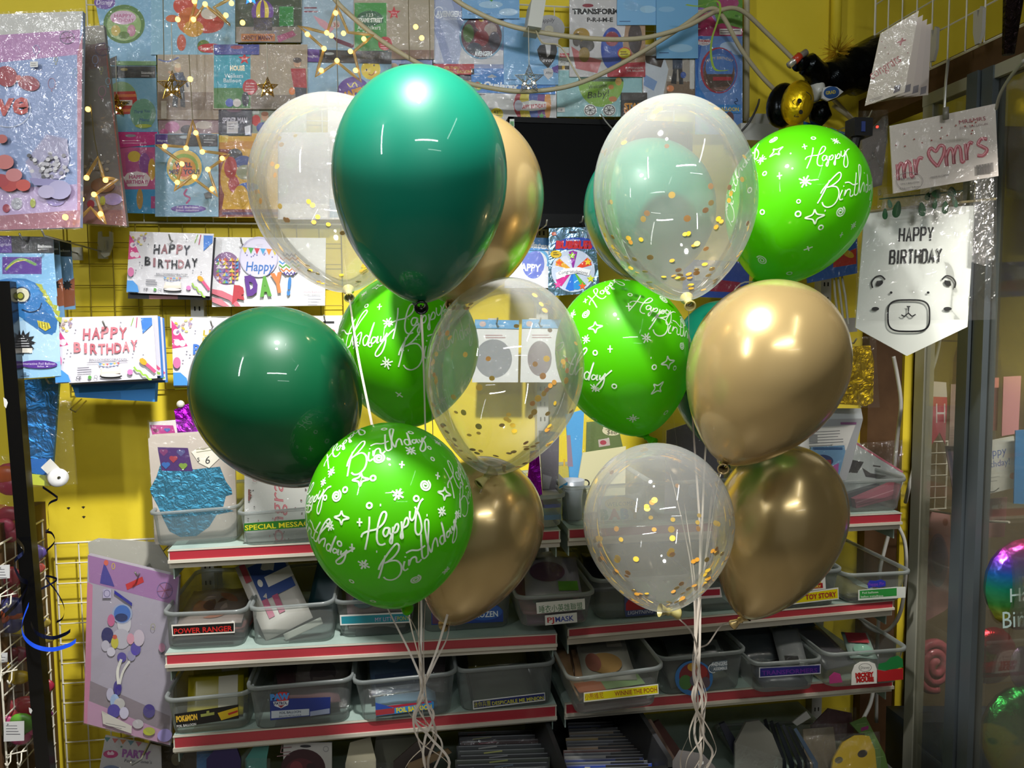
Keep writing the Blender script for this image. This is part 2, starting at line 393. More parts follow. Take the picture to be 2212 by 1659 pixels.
def diam(r):
    pts = []
    for k in range(4):
        a = k*math.pi/2; b = a+math.pi/4; q = 1.0 if k % 2 else 0.78
        pts += [(r*q*math.cos(a+1.57), r*q*math.sin(a+1.57)), (r*0.36*math.cos(b+1.57), r*0.36*math.sin(b+1.57))]
    return [pts+[pts[0]]]
def burst(r):
    return [[(r*0.1*math.cos(a), r*0.1*math.sin(a)), (r*q*math.cos(a), r*q*math.sin(a))] for a, q in [(k*math.pi/4+0.3, 1.0 if k % 2 else 0.75) for k in range(8)]]
def spark(r): return [[(0, r), (0, -r)], [(-r*0.7, 0), (r*0.7, 0)]]
PRINTW = latex('white_balloon_print', '#eef3e6', 0.3, 0.25, 0.2)

TIE_L = PD(913, 1497, 1.40); TIE_R = PD(1506, 1400, 1.46)
RIBM = C('#cfc4b8', 0.3); 
def ribbon(parent, pts, w=0.0022, twist=2.0, ph=0.0, mat=None):
    q = smoothline(pts, 7); mb = MB(); sides = []
    for i, p in enumerate(q):
        t = (q[min(i+1, len(q)-1)]-q[max(i-1, 0)]).normalized()
        a = t.cross(FW); a = a.normalized() if a.length > 1e-4 else V((1, 0, 0)); b = t.cross(a)
        an = ph+twist*i/len(q)*2; sides.append((a*math.cos(an*0.8)+b*math.sin(an*0.8)*0.6)*w)
    mb.strip(q, sides, mat or RIBM)
    return mb.build('ribbon', parent, smooth=True)
def balloon(name, label, px, py, R, d, mat, up=1.2, dn=1.4, roll=0.0, tilt=0.0, knot=None, kcol=None, prints=None, confetti=None, seed=0, group=None, point=0.06):
    """px,py,R: centre and half-width in photo pixels; d: distance; up/dn: length above and below the widest ring in radii; roll: lean to the right; tilt: top towards us"""
    c = PD(px, py, d); r = R/F*d; view = (c-CAM).normalized()
    uu = (UP - view*UP.dot(view)).normalized(); rr = view.cross(uu)
    b_, t_ = math.radians(roll), math.radians(tilt)
    u2 = uu*math.cos(b_)+rr*math.sin(b_)
    ax = (u2*math.cos(t_)-view*math.sin(t_)).normalized()
    fr = (-view-ax*(-view).dot(ax)).normalized(); sd = ax.cross(fr)
    def S(th, ph, k=1.0):
        ct, st = math.cos(th), math.sin(th); lo = max(0.0, -ct)
        rad = st*(1-point*1.6*lo**2*(1.0 if lo < 1 else 1)); z = ct*(up if ct > 0 else dn*(1.0+0.05*lo**8))
        return c+(ax*z+(fr*math.cos(ph)+sd*math.sin(ph))*rad)*r*k
    root = thing(name, label, 'balloon', tuple(c-ax*r*dn), group)
    mb = MB(); nu, nv = 56, 40
    pts = [S(0, 0)]+[S(math.pi*i/nv, 2*math.pi*j/nu) for i in range(1, nv) for j in range(nu)]+[S(math.pi, 0)]
    fs = [[0, 1+j, 1+(j+1) % nu] for j in range(nu)]
    for i in range(nv-2):
        a = 1+i*nu; fs += [[a+j, a+nu+j, a+nu+(j+1) % nu, a+(j+1) % nu] for j in range(nu)]
    l = len(pts)-1; a = 1+(nv-2)*nu; fs += [[l, a+(j+1) % nu, a+j] for j in range(nu)]
    mb.add(pts, fs, mat)
    if prints:
        tree = BVHTree.FromPolygons([tuple(p) for p in pts], fs)
        def onto(q, lift):
            dr = (q-c).normalized(); h, n, _, _ = tree.ray_cast(c+dr*r*3, -dr)
            if h is None: return q, dr
            if n.dot(dr) < 0: n = -n
            return h+n*lift, n
        def put(ss, h, n, e1, size, w):
            e2 = n.cross(e1) if n.cross(e1).dot(uu) > 0 or True else e1
            for st in ss:
                q = smoothline([(x, y, 0) for x, y in st], 5 if len(st) > 2 else 2)
                ps = [onto(h+(e1*p.x+e2*p.y)*size, 0.0007) for p in q]; sides = []
                for i in range(len(ps)):
                    t = (ps[min(i+1, len(ps)-1)][0]-ps[max(i-1, 0)][0])
                    s_ = t.cross(ps[i][1]); sides.append(s_.normalized()*w if s_.length > 1e-9 else V((w, 0, 0)))
                if len(st) == 2 and w < 0: sides = [k_*(1-0.0) for k_ in sides]
                mb.strip([p for p, _ in ps], sides, PRINTW)
        used = []
        u1 = d/F                                    # one photo pixel at this distance
        for kind, x, y, rot, size in prints:
            if kind in ('HAPPY', 'BIRTH') or isinstance(y, (int, float)) and x is not None:
                h, n, _, _ = tree.ray_cast(CAM, ray(x, y).normalized())
                if h is None: continue
                if n.dot(ray(x, y)) > 0: n = -n
            e = (RT-n*RT.dot(n)).normalized(); a_ = math.radians(rot); e2 = n.cross(e); e = e*math.cos(a_)+e2*math.sin(a_)
            ss = {'HAPPY': HAPPY, 'BIRTH': BIRTH, 'spiral': spiral(12), 'ring': ring_(5), 'dot': [[(-1.2, 0), (1.2, 0)]], 'diamond': diam(17), 'burst': burst(13), 'spark': spark(9)}[kind]
            put(ss, h, n, e, u1*size, 0.00135*min(1.0, size) if kind != 'dot' else 0.0017)
            used.append(h)
        rg = random.Random(seed)                    # the same small marks go on round the sides and back
        ga = math.pi*(3-math.sqrt(5)); M_ = 120
        for i in range(M_):
            th = math.acos(1-2*(i+0.5)/M_); ph = ga*i+rg.uniform(-0.2, 0.2)
            h = S(th, ph); n = (h-c).normalized()
            gap = 0.035
            if any((h-q).length < gap for q in used) or th > 2.5: continue
            if any(k in ('HAPPY', 'BIRTH') for k, *_ in prints) and (h-c).dot(-view) > 0.1*r and i % 3: continue
            e = n.orthogonal().normalized(); kind = rg.choice(['spiral', 'ring', 'ring', 'dot', 'diamond', 'burst', 'burst', 'spark', 'dot'])
            ss = {'spiral': spiral(12), 'ring': ring_(5), 'dot': [[(-1.2, 0), (1.2, 0)]], 'diamond': diam(17), 'burst': burst(13), 'spark': spark(9)}[kind]
            put(ss, h, n, e, u1, 0.0013)
        # the greeting again on the far side
        h = S(1.5, math.pi); n = (h-c).normalized(); e = (-RT-n*(-RT).dot(n)).normalized()
        put(HAPPY, h+uu*0.05, n, e, u1, 0.0016); put(BIRTH, h-uu*0.03, n, e, u1, 0.0016)
    mb.build('balloon_skin', root, smooth=True)
    # neck, knot and rolled lip
    kb = c-ax*r*dn*1.045; kd = -ax
    if knot is not None:
        kd = (PD(knot[0], knot[1], d)-kb); kd = kd.normalized() if kd.length > 0.002 else -ax
    x_ = kd.orthogonal().normalized(); y_ = kd.cross(x_); mb = MB()
    mb.lathe(kb-kd*0.004, kd, x_, y_, [(0.012, -0.004), (0.008, 0.004), (0.0055, 0.009), (0.0075, 0.012), (0.0055, 0.015), (0.006, 0.019), (0.009, 0.027), (0.0105, 0.031), (0.0095, 0.0335), (0.0075, 0.031)], C(kcol, 0.35) if isinstance(kcol, str) else (kcol or mat), 14)
    mb.build('knot', root, smooth=True)
    if confetti:
        rg = random.Random(seed+5); base = None; n_, low = confetti
        for i in range(n_):
            if rg.random() < low: th = math.acos(rg.uniform(-0.97, 0.05))
            else: th = math.acos(rg.uniform(-0.9, 0.95))
            ph = rg.uniform(0, 2*math.pi); 
            if rg.random() < 0.35 and i: th, ph = lt+rg.uniform(-0.09, 0.09), lp+rg.uniform(-0.09, 0.09)
            lt, lp = th, ph
            p = S(th, ph, 0.982); n = (c-p).normalized(); n = (n+V((rg.uniform(-.25, .25), rg.uniform(-.25, .25), rg.uniform(-.25, .25)))).normalized()
            kx = 0 if rg.random() < 0.62 else 1
            if base is None: base = [None, None]
            if base[kx] is None:
                m2 = MB(); ks = [2*math.pi*k/12 for k in range(12)]
                m2.prism([V((math.cos(k), math.sin(k), 0))*0.0052+ORG[root.name] for k in ks], V((0, 0, 0.0003)), CONF[kx])
                base[kx] = o = m2.build('confetti_disc', root)
            else:
                o = base[kx].copy(); COL.objects.link(o); o.parent = root
            o.location = p-ORG[root.name]; o.rotation_euler = n.to_track_quat('Z', 'Y').to_euler(); s_ = rg.uniform(0.85, 1.1); o.scale = (s_, s_*rg.uniform(0.85, 1), 1)
    return root, kb+kd*0.012
CONF = (C('#f2c40e', 0.3, 0.3), C('#e8a01c', 0.3, 0.3))
TEAL = latex('deep_green_latex', '#086650', 0.12, 0.10, 0.5)
DARK = latex('bottle_green_latex', '#064a2c', 0.12, 0.10, 0.5)
LIME = latex('lime_latex', '#4fbf06', 0.12, 0.38, 0.5, '#96e40c')
CLR = clear_film('clear_latex', tint='#fbfbf8', milk=0.165, milkcol='#f4f5f1', edge=0.26, gloss=0.11, rough=0.03, blend=0.22)
m_, nt_, out_ = nodes('gold_chrome_latex'); b_ = nt_.nodes.new('ShaderNodeBsdfPrincipled')
b_.inputs['Base Color'].default_value = lin('#bfa570'); b_.inputs['Metallic'].default_value = 0.65; b_.inputs['Roughness'].default_value = 0.24
b_.inputs['Coat Weight'].default_value = 0.35; b_.inputs['Coat Roughness'].default_value = 0.06; nt_.links.new(b_.outputs[0], out_.inputs[0]); GOLD = m_
GL = 'balloons in the left bunch'; GR = 'balloons in the right bunch'
BL = []
def bal(side, *a, path=None, tail=None, seed=1, **k):
    root, kp = balloon(*a, seed=seed, group=(GL if side == 'L' else GR), **k)
    tie = TIE_L if side == 'L' else TIE_R
    rg = random.Random(seed*7+1); j = lambda s: V((rg.uniform(-s, s), rg.uniform(-s, s), rg.uniform(-s, s)))
    mid = [PD(x, y, dd) for x, y, dd in (path or [])]
    if side == 'L': tl = [tie+j(0.006), tie+V((rg.uniform(-.03, .02), rg.uniform(-.02, .02), -0.045))+j(.004), tie+V((rg.uniform(-.01, .03), 0, -.085))+j(.006), tie+V((rg.uniform(-.05, .045), rg.uniform(-.03, .0), -.13)), tie+V((rg.uniform(-.06, .06), rg.uniform(-.04, 0), -.20))]
    else: tl = [tie+j(0.005), tie+V((rg.uniform(-.008, .006), 0, -.05)), tie+V((rg.uniform(-.012, .02), 0, -.10))+j(.004), tie+V((rg.uniform(-.025, .035), rg.uniform(-.02, 0), -.16)), tie+V((rg.uniform(-.035, .045), rg.uniform(-.02, .0), -.21)), tie+V((rg.uniform(-.05, .03), 0, -.27))]
    ribbon(root, [kp]+mid+tl, twist=rg.uniform(0.5, 3), ph=rg.uniform(0, 3))
    BL.append(root); return root
# ---- left bunch
bal('L', 'latex_balloon', 'large dark teal balloon at the top of the left bunch, black knot', 908, 380, 188, 1.111, TEAL, up=1.2, dn=1.40, tilt=0, knot=(912, 675), kcol='#0c0d0c', path=[(914, 760, 1.16), (918, 900, 1.27), (921, 1050, 1.33), (905, 1300, 1.39)], seed=1)
bal('L', 'confetti_balloon', 'clear gold confetti balloon behind the large teal balloon', 722, 407, 179, 1.50, CLR, up=1.1, dn=1.2, roll=-8, knot=(756, 660), kcol='#cdbf86', confetti=(70, 0.35), path=[(772, 760, 1.45), (800, 900, 1.44), (850, 1150, 1.46), (885, 1340, 1.43)], seed=2)
bal('L', 'chrome_balloon', 'gold chrome balloon peeking out right of the large teal balloon', 1005, 428, 170, 1.373, GOLD, up=1.08, dn=1.3, roll=6, knot=(968, 660), path=[(965, 700, 1.40), (930, 780, 1.46), (935, 950, 1.52), (925, 1200, 1.5), (915, 1380, 1.43)], seed=3)
bal('L', 'latex_balloon', 'bottle green balloon at the far left of the left bunch', 598, 846, 178, 1.30, DARK, up=1.04, dn=1.24, roll=-24, tilt=18, knot=(705, 1062), path=[(760, 1150, 1.38), (830, 1300, 1.42), (890, 1420, 1.41)], seed=4)
bal('L', 'printed_balloon', 'lime balloon with white birthday lettering behind the clear centre balloon', 882, 752, 152, 1.60, LIME, up=1.06, dn=1.08, roll=0, tilt=-12, prints=[('HAPPY', 910, 690, 6, 1.0), ('BIRTH', 950, 740, 6, 1.1), ('BIRTH', 745, 735, -18, 1.15), ('diamond', 815, 620, 0, 0.7), ('burst', 787, 635, 0, 0.7), ('burst', 838, 697, 0, 0.9), ('spark', 820, 663, 0, 0.8), ('ring', 792, 661, 0, 0.8), ('burst', 768, 742, 0, 0.9), ('ring', 800, 745, 0, 0.8), ('spark', 868, 757, 0, 0.7), ('dot', 882, 757, 0, 0.8)], path=[(900, 1000, 1.55), (910, 1300, 1.45)], seed=5)
bal('L', 'confetti_balloon', 'clear gold confetti balloon in the middle, overlapping a printed balloon at right', 1090, 800, 171, 1.36, CLR, up=1.17, dn=1.28, roll=8, tilt=4, knot=(1030, 1050), kcol='#b9ad6c', confetti=(96, 0.5), path=[(1020, 1120, 1.44), (985, 1260, 1.44), (945, 1400, 1.42)], seed=6)
bal('L', 'printed_balloon', 'green balloon with white birthday lettering at the front of the left bunch', 844, 1105, 179, 1.22, LIME, up=1.08, dn=1.16, tilt=22, roll=-4, knot=(905, 1330), prints=[('HAPPY', 850, 1142, 4, 1.0), ('BIRTH', 903, 1200, 4, 1.02), ('HAPPY', 742, 958, 28, 0.9), ('BIRTH', 825, 968, 14, 0.95), ('HAPPY', 672, 1078, -24, 0.9), ('BIRTH', 676, 1150, -30, 1.0), ('HAPPY', 990, 1020, 62, 0.95), ('BIRTH', 1012, 1060, 66, 0.8), ('diamond', 779, 1036, 0, 1), ('ring', 806, 1033, 0, 1), ('ring', 746, 1058, 0, 1), ('spiral', 727, 1071, 0, 1), ('spiral', 818, 990, 0, 1), ('burst', 887, 974, 0, 1), ('burst', 859, 1068, 0, 1), ('spiral', 918, 1048, 0, 1), ('diamond', 960, 1066, 0, 1), ('diamond', 738, 1118, 0, 1), ('burst', 714, 1136, 0, 0.9), ('spark', 777, 1128, 0, 0.9), ('ring', 798, 1092, 0, 1), ('dot', 822, 1091, 0, 1), ('ring', 899, 1077, 0, 1), ('burst', 954, 1105, 0, 0.9), ('burst', 988, 1112, 0, 0.8), ('ring', 982, 1127, 0, 0.8), ('spark', 868, 1004, 0, 0.9), ('ring', 734, 1174, 0, 1), ('spark', 761, 1183, 0, 1), ('burst', 786, 1219, 0, 1), ('dot', 814, 1191, 0, 1), ('spiral', 897, 1251, 0, 1), ('burst', 963, 1232, 0, 0.9), ('burst', 716, 1020, 0, 0.9), ('burst', 699, 1042, 0, 0.8), ('spark', 945, 1028, 0, 0.9), ('ring', 934, 992, 0, 0.8), ('dot', 922, 1113, 0, 1), ('ring', 703, 1075, 0, 0.9), ('ring', 927, 968, 0, .8), ('burst', 945, 957, 0, .8), ('ring', 760, 1255, 0, .9)], path=[(905, 1380, 1.33)], seed=7)
bal('L', 'chrome_balloon', 'gold chrome balloon low in the left bunch, behind the green printed balloon', 1036, 1132, 139, 1.50, GOLD, up=1.06, dn=1.52, roll=19, tilt=3, knot=(985, 1335), point=0.12, path=[(965, 1380, 1.46), (940, 1430, 1.43)], seed=8)
# ---- right bunch
bal('R', 'latex_balloon', 'dark teal balloon seen through the top clear confetti balloon', 1402, 452, 141, 1.66, TEAL, up=1.05, dn=1.12, path=[(1440, 800, 1.66), (1480, 1100, 1.6), (1500, 1250, 1.52)], seed=9)
bal('R', 'confetti_balloon', 'clear gold confetti balloon at the top of the right bunch', 1457, 420, 174, 1.36, CLR, up=1.19, dn=1.27, roll=-7, knot=(1494, 668), kcol='#cfc27c', confetti=(90, 0.55), path=[(1490, 800, 1.42), (1500, 960, 1.5), (1512, 1150, 1.52), (1510, 1280, 1.49)], seed=10)
bal('R', 'printed_balloon', 'lime balloon with white birthday lettering at the upper right, beside the top clear balloon', 1722, 432, 148, 1.56, LIME, up=1.05, dn=1.24, roll=22, tilt=4, knot=(1598, 600), prints=[('HAPPY', 1792, 340, -8, 0.72), ('BIRTH', 1840, 410, -6, 0.85), ('BIRTH', 1585, 405, 14, 0.9), ('HAPPY', 1570, 350, 20, 0.7), ('diamond', 1677, 328, 20, 0.9), ('ring', 1673, 250, 0, 0.7), ('spiral', 1670, 303, 0, 0.8), ('burst', 1645, 345, 0, 0.9), ('dot', 1708, 332, 0, 1), ('spark', 1738, 317, 0, 0.8), ('burst', 1739, 392, 0, 1), ('diamond', 1760, 468, 10, 1.1), ('spiral', 1815, 457, 0, 0.9), ('ring', 1724, 462, 0, 1), ('ring', 1725, 435, 0, 0.7), ('ring', 1647, 458, 0, 0.9), ('ring', 1652, 375, 0, 0.8), ('spark', 1684, 380, 0, 0.8), ('ring', 1773, 491, 0, 0.9), ('dot', 1782, 455, 0, 0.9), ('burst', 1843, 487, 0, 0.7), ('spark', 1817, 507, 0, 0.7), ('ring', 1757, 299, 0, 0.8), ('burst', 1805, 305, 0, .8)], path=[(1580, 640, 1.6), (1530, 900, 1.62), (1515, 1200, 1.52)], seed=11)
bal('R', 'printed_balloon', 'bright green balloon with white birthday lettering in the middle of the right bunch', 1346, 764, 146, 1.559, LIME, up=1.1, dn=1.2, roll=-14, tilt=6, knot=(1420, 962), prints=[('HAPPY', 1412, 668, -22, 0.78), ('BIRTH', 1465, 712, -14, 0.85), ('HAPPY', 1308, 625, 28, 0.75), ('BIRTH', 1226, 792, -12, 1.0), ('diamond', 1286, 707, 0, 0.9), ('spiral', 1265, 679, 0, 0.8), ('spark', 1358, 662, 0, 0.9), ('burst', 1396, 730, 0, 0.9), ('burst', 1266, 733, 0, 0.8), ('spark', 1318, 754, 0, 0.8), ('ring', 1286, 762, 0, 0.9), ('diamond', 1443, 783, 10, 1), ('ring', 1413, 793, 0, 0.9), ('ring', 1327, 834, 0, 0.9), ('burst', 1285, 838, 0, 0.9), ('spiral', 1472, 747, 0, 0.7), ('dot', 1406, 773, 0, 0.9), ('ring', 1361, 637, 0, 0.8), ('spark', 1265, 650, 0, .9), ('ring', 1457, 795, 0, .8)], path=[(1440, 1000, 1.56), (1485, 1180, 1.52), (1500, 1300, 1.49)], seed=12)
bal('R', 'chrome_balloon', 'largest gold chrome balloon, at the right side of the right bunch', 1658, 786, 167, 1.33, GOLD, up=1.1, dn=1.36, roll=23, tilt=4, knot=(1562, 1022), point=0.10, path=[(1540, 1060, 1.44), (1525, 1200, 1.5), (1512, 1300, 1.48)], seed=13)
bal('R', 'chrome_balloon', 'gold chrome balloon at the lower right, below the largest gold one', 1686, 1117, 136, 1.55, GOLD, up=1.17, dn=1.62, roll=19, tilt=0, knot=(1590, 1345), point=0.12, path=[(1560, 1350, 1.5), (1530, 1390, 1.48)], seed=14)
bal('R', 'confetti_balloon', 'clear gold confetti balloon at the bottom of the right bunch', 1421, 1126, 161, 1.38, CLR, up=1.05, dn=1.14, roll=-4, tilt=8, knot=(1478, 1328), kcol='#b9ad6c', confetti=(99, 0.72), path=[(1490, 1360, 1.43)], seed=15)
bal('R', 'latex_balloon', 'dark green balloon mostly hidden behind the largest gold balloon', 1562, 800, 116, 1.668, TEAL, up=1.3, dn=1.5, roll=-4, knot=(1570, 1000), path=[(1550, 1050, 1.62), (1520, 1250, 1.52)], seed=16)
# ================================================================== shelving bays
REDS = C('#a3303a', 0.3, 0, 0.3); RAILW = C('#bfb9aa', 0.4); MINT = rough_paint('shelf_enamel', '#93a69d', '#a3b4ab', 14, 0.45)
YS = 1.88
SHELF = {}
def shelf(key, label, a, b, c, d, Y=YS, depth=0.39, droop=None):
    """a,b: ends of the rail's upper edge; d,c: ends of its lower edge (photo pixels), at distance Y"""
    A, B, Cc, D = P(*a, Y), P(*b, Y), P(*c, Y), P(*d, Y)
    ex = (B-A).normalized(); L = (B-A).length; ez = V((0, 0, 1)); h = ((A-D).length+(B-Cc).length)/2; ey = V((0, 1, 0))
    ex2 = V((ex.x, 0, ex.z))
    root = thing('display_shelf', label, 'shelf', tuple(A-ez*h), 'shelves of the two bays')
    dep = min(depth, YB-0.005-Y)
    t = MB(); t.obox(A+ey*0.004-ez*0.018, ex*L, ey*dep, ez*0.018, MINT); t.obox(A+ey*0.004-ez*0.045, ex*L, ey*0.003, ez*0.03, RAILW)
    for s in (0.004, L-0.008): t.obox(A+ex*s+ey*0.02-ez*0.075, ex*0.003, ey*(dep-0.03), ez*0.06, MINT)
    t.build('shelf_board', root)
    r = MB()                                        # the channel: back, upper lip and the thicker lower lip
    r.obox(A-ez*h, ex*L, ey*0.003, ez*h, RAILW); r.obox(A-ez*0.0025-ey*0.004, ex*L, ey*0.006, ez*0.0025, RAILW)
    r.obox(A-ez*h-ey*0.007, ex*L, ey*0.009, ez*h*0.23, RAILW)
    rail = r.build('price_rail', root)
    m = MB(); n = 40; up_, dn_ = [], []
    m.obox(A-ez*(h*0.77)-ey*0.0025+ex*0.004, ex*(L-0.008), ey*0.002, ez*(h*0.77-0.003), REDS)
    m.build('red_insert', rail)
    SHELF[key] = (A, ex, ez)
    return root
def shelfz(key, px):
    A, ex, ez = SHELF[key]; k = (P(px, 830, YS).x-A.x)/max(ex.x, 1e-6); return A.z+ex.z*k
shelf('1L', 'top red-edged shelf of the left bay, under the tall heart packs', (363, 1188), (1210, 1144), (1213, 1171), (362, 1214))
shelf('1R', 'top red-edged shelf of the right bay, under the tall clear tubs', (1227, 1142), (1947, 1107), (1947, 1131), (1228, 1168))
shelf('2L', 'middle red-edged shelf of the left bay, chipped pale enamel', (357, 1412), (1203, 1368), (1206, 1394), (356, 1441))
shelf('2R', 'middle red-edged shelf of the right bay, its lower rail drooping at the end', (1226, 1357), (1930, 1295), (1934, 1318), (1227, 1375))
shelf('3L', 'lowest red-edged shelf of the left bay, with five wide tubs in a row', (374, 1590), (1202, 1522), (1204, 1553), (372, 1621))
shelf('3R', 'lowest red-edged shelf of the right bay, above the dark bins', (1220, 1519), (1929, 1460), (1931, 1484), (1222, 1548))
# slotted uprights behind the shelves
UPR = C('#b9b9b4', 0.4); SLOT = C('#16150f', 0.8)
def upright(label, x, y0, y1, Y=2.262):
    p = P(x, y0, Y); q = P(x, y1, Y); z0 = min(p.z, q.z) if y1 < 1650 else 0.0; root = thing('slotted_upright', label, 'shelf upright', (p.x, Y, z0), 'slotted uprights')
    m = MB(); m.box((p.x-0.017, Y, z0), (p.x+0.017, YB, p.z), UPR)
    z = p.z-0.025
    while z > z0+0.03:
        for dx in (-0.006, 0.006): m.box((p.x+dx-0.002, Y-0.0008, z-0.012), (p.x+dx+0.002, Y, z), SLOT)
        z -= 0.045
    m.build('slotted_channel', root)
upright('slotted metal upright of the left bay, showing under the black-lettered banner pack', 425, 642, 1659)
upright('slotted metal upright between the two bays, seen above the white masked-hero tub', 1170, 480, 1659)
upright('slotted metal upright of the right bay, seen below the lowest right shelf', 1786, 560, 1659)
mb = MB(); a_ = P(368, 684, 2.24); b_ = P(740, 688, 2.24)
mb.box((a_.x, 2.235, b_.z-0.022), (b_.x, 2.262, a_.z), C('#dcdad2', 0.4)); mb.build('hanging_bar', label='white flat crossbar on the left bay below the birthday balloon pack', cat='crossbar')

# ------------------------------------------------------------------ tubs
TUBS = []; BODY = {}
def tub(key, label, tl, tr, br, bl, length=0.33, Y=None, group='clear storage tubs on the shelves', lip=0.010, mat=None):
    """front of the tub as photographed: rim ends tl,tr and base ends br,bl; it stands on shelf `key`"""
    fix = Y is None
    if fix:
        q = PZ(bl[0], bl[1], shelfz(key, bl[0])+0.001); q2 = PZ(br[0], br[1], shelfz(key, br[0])+0.001); Y = max(1.72, min(1.95, (q.y+q2.y)/2-0.014))
    A, B, D, E = P(*tl, Y), P(*tr, Y), P(*bl, Y), P(*br, Y)
    if fix: D.z, E.z = shelfz(key, bl[0])+0.001, shelfz(key, br[0])+0.001
    ex = (B-A).normalized(); Wd = (B-A).length; ez = V((-ex.z, 0, ex.x)).normalized(); ey = V((0, 1, 0))
    base = (D+E)/2; top = (A+B)/2; Hh = (top-base).dot(ez); length = min(length, 2.275-Y)
    root = thing('storage_tub', label, 'plastic tub', tuple(base+ey*length/2), group)
    ctr = top-ez*Hh+ey*length/2
    Wb = max(0.78, min(0.99, (E-D).length/Wd)); 
    def loop(z, grow, k):
        w, l = Wd/2*k+grow, length/2*(1-(1-k)*0.4)+grow; r = min(0.028, w*0.4)+grow*0.3; pts = []
        for cx, cy, a0 in ((w-r, l-r, 0), (-w+r, l-r, 90), (-w+r, -l+r, 180), (w-r, -l+r, 270)):
            for i in range(6):
                a = math.radians(a0+18*i); pts.append(ctr+ex*(cx+r*math.cos(a))+ey*(cy+r*math.sin(a))+ez*z)
        return pts
    def skin(loops, m, mat, capb=False):
        n = len(loops[0]); pts = [p for l in loops for p in l]
        fs = [[i*n+k, i*n+(k+1) % n, (i+1)*n+(k+1) % n, (i+1)*n+k] for i in range(len(loops)-1) for k in range(n)]
        if capb: fs.append(list(range(n))[::-1])
        m.add(pts, fs, mat)
    m = MB(); skin([loop(0.0, -0.010, Wb), loop(0.003, -0.003, Wb), loop(0.010, -0.0015, Wb), loop(Hh*0.55, -0.0015, (1+Wb)/2), loop(Hh-lip, -0.0015, 1.0)], m, mat or TUB, True)
    BODY[root.name] = m.build('tub_body', root, smooth=True)
    m = MB(); skin([loop(Hh-lip-0.001, -0.001, 1), loop(Hh-lip, 0.004, 1), loop(Hh-0.002, 0.0045, 1), loop(Hh, 0.0025, 1), loop(Hh-0.001, -0.0015, 1), loop(Hh-lip*0.7, -0.003, 1)], m, RIM)
    m.build('tub_rim', root, smooth=True)
    zf = ey*(-0.0022)
    front = plane3(A+zf-ez*lip+ey*0.001, B+zf-ez*lip+ey*0.001, base+zf+ey*(length/2*(1-Wb)*0.4+0.0015))
    def at(u, v, w):                                # a point inside: across 0..1, up 0..1, back 0..1
        return ctr+ex*(Wd*(u-0.5)*0.9)+ez*(Hh*v+0.003)+ey*(length*(w-0.5)*0.92)
    TUBS.append(root); return root, front, at, (Wd, Hh, length), (ex, ey, ez)
def sticker(root, pl, outline, col='#ffffff', name='front_label', **k):
    return Art(pl, outline, col, 0.0008, 0.4)
def quad(x0, y0, x1, y1, s=-0.07): return [(x0, y0), (x1, y0+s*(x1-x0)), (x1, y1+s*(x1-x0)), (x0, y1)]
def packet(name, label, cat, at, dims, axes, u, v, w, wd, ht, th, tilt=0, yaw=0, roll=0, col='#888888', art=None, group=None, mat=None, film=False):
    """a flat pack lying or leaning in a tub: middle of its lower front edge at (u,v,w)"""
    ex, ey, ez = axes; o = at(u, v, w); R_ = Matrix.Rotation(math.radians(yaw), 3, 'Z') @ Matrix.Rotation(math.radians(tilt), 3, 'X') @ Matrix.Rotation(math.radians(roll), 3, 'Y')
    X, Y_, Z = R_ @ ex, R_ @ ey, R_ @ ez
    root = thing(name, label, cat, tuple(o), group)
    m = MB(); rg = random.Random(int(u*100+w*10+ht*1000))
    nx, nz = 6, 6; pts = []
    for s in (0, 1):
        for j in range(nz+1):
            for i in range(nx+1):
                q = o+X*(wd*(i/nx-0.5))+Z*(ht*j/nz); e = min(i, nx-i, j, nz-j)
                puff = th*(0.35+0.65*min(1, e/1.5)); q = q+Y_*(puff/2*(1 if s else -1))+Y_*noise.noise(q*18)*th*0.8
                pts.append(q)
    n = (nx+1)*(nz+1); fs = []
    for j in range(nz):
        for i in range(nx):
            a = j*(nx+1)+i; fs.append([a, a+1, a+nx+2, a+nx+1]); fs.append([n+a, n+a+nx+1, n+a+nx+2, n+a+1])
    edge = [j*(nx+1) for j in range(nz+1)]
    for i in range(nx): fs += [[i, n+i, n+i+1, i+1], [nz*(nx+1)+i+1, n+nz*(nx+1)+i+1, n+nz*(nx+1)+i, nz*(nx+1)+i]]
    for j in range(nz):
        a, b = j*(nx+1), (j+1)*(nx+1); fs += [[b, n+b, n+a, a], [a+nx, n+a+nx, n+b+nx, b+nx]]
    m.add(pts, fs, mat or C(col, 0.3)); m.build('pack_body', root, smooth=True)
    if art:
        a2 = MB(); off = -Y_*(th*0.5+0.0012)
        for kind, x0, z0, x1, z1, c in art:
            fr = lambda x, z: o+X*(wd*(x-0.5))+Z*(ht*z)+off
            if kind == 'r': a2.poly([fr(x0, z0), fr(x1, z0), fr(x1, z1), fr(x0, z1)], C(c, 0.35))
            else: a2.poly([fr((x0+x1)/2+(x1-x0)/2*math.cos(k*math.pi/12), (z0+z1)/2+(z1-z0)/2*math.sin(k*math.pi/12)) for k in range(24)], C(c, 0.35))
            off = off-Y_*0.0004
        a2.build('pack_print', root)
    if film:
        f = MB(); f.grid(lambda a, b: o+X*(wd*(a-0.5)*1.1)+Z*(ht*(b*1.1-0.05))-Y_*(th*0.5+0.004+0.002*noise.noise((o+X*a+Z*b)*40)), 8, 8, FILM); f.build('clear_sleeve', root, smooth=True)
    return root
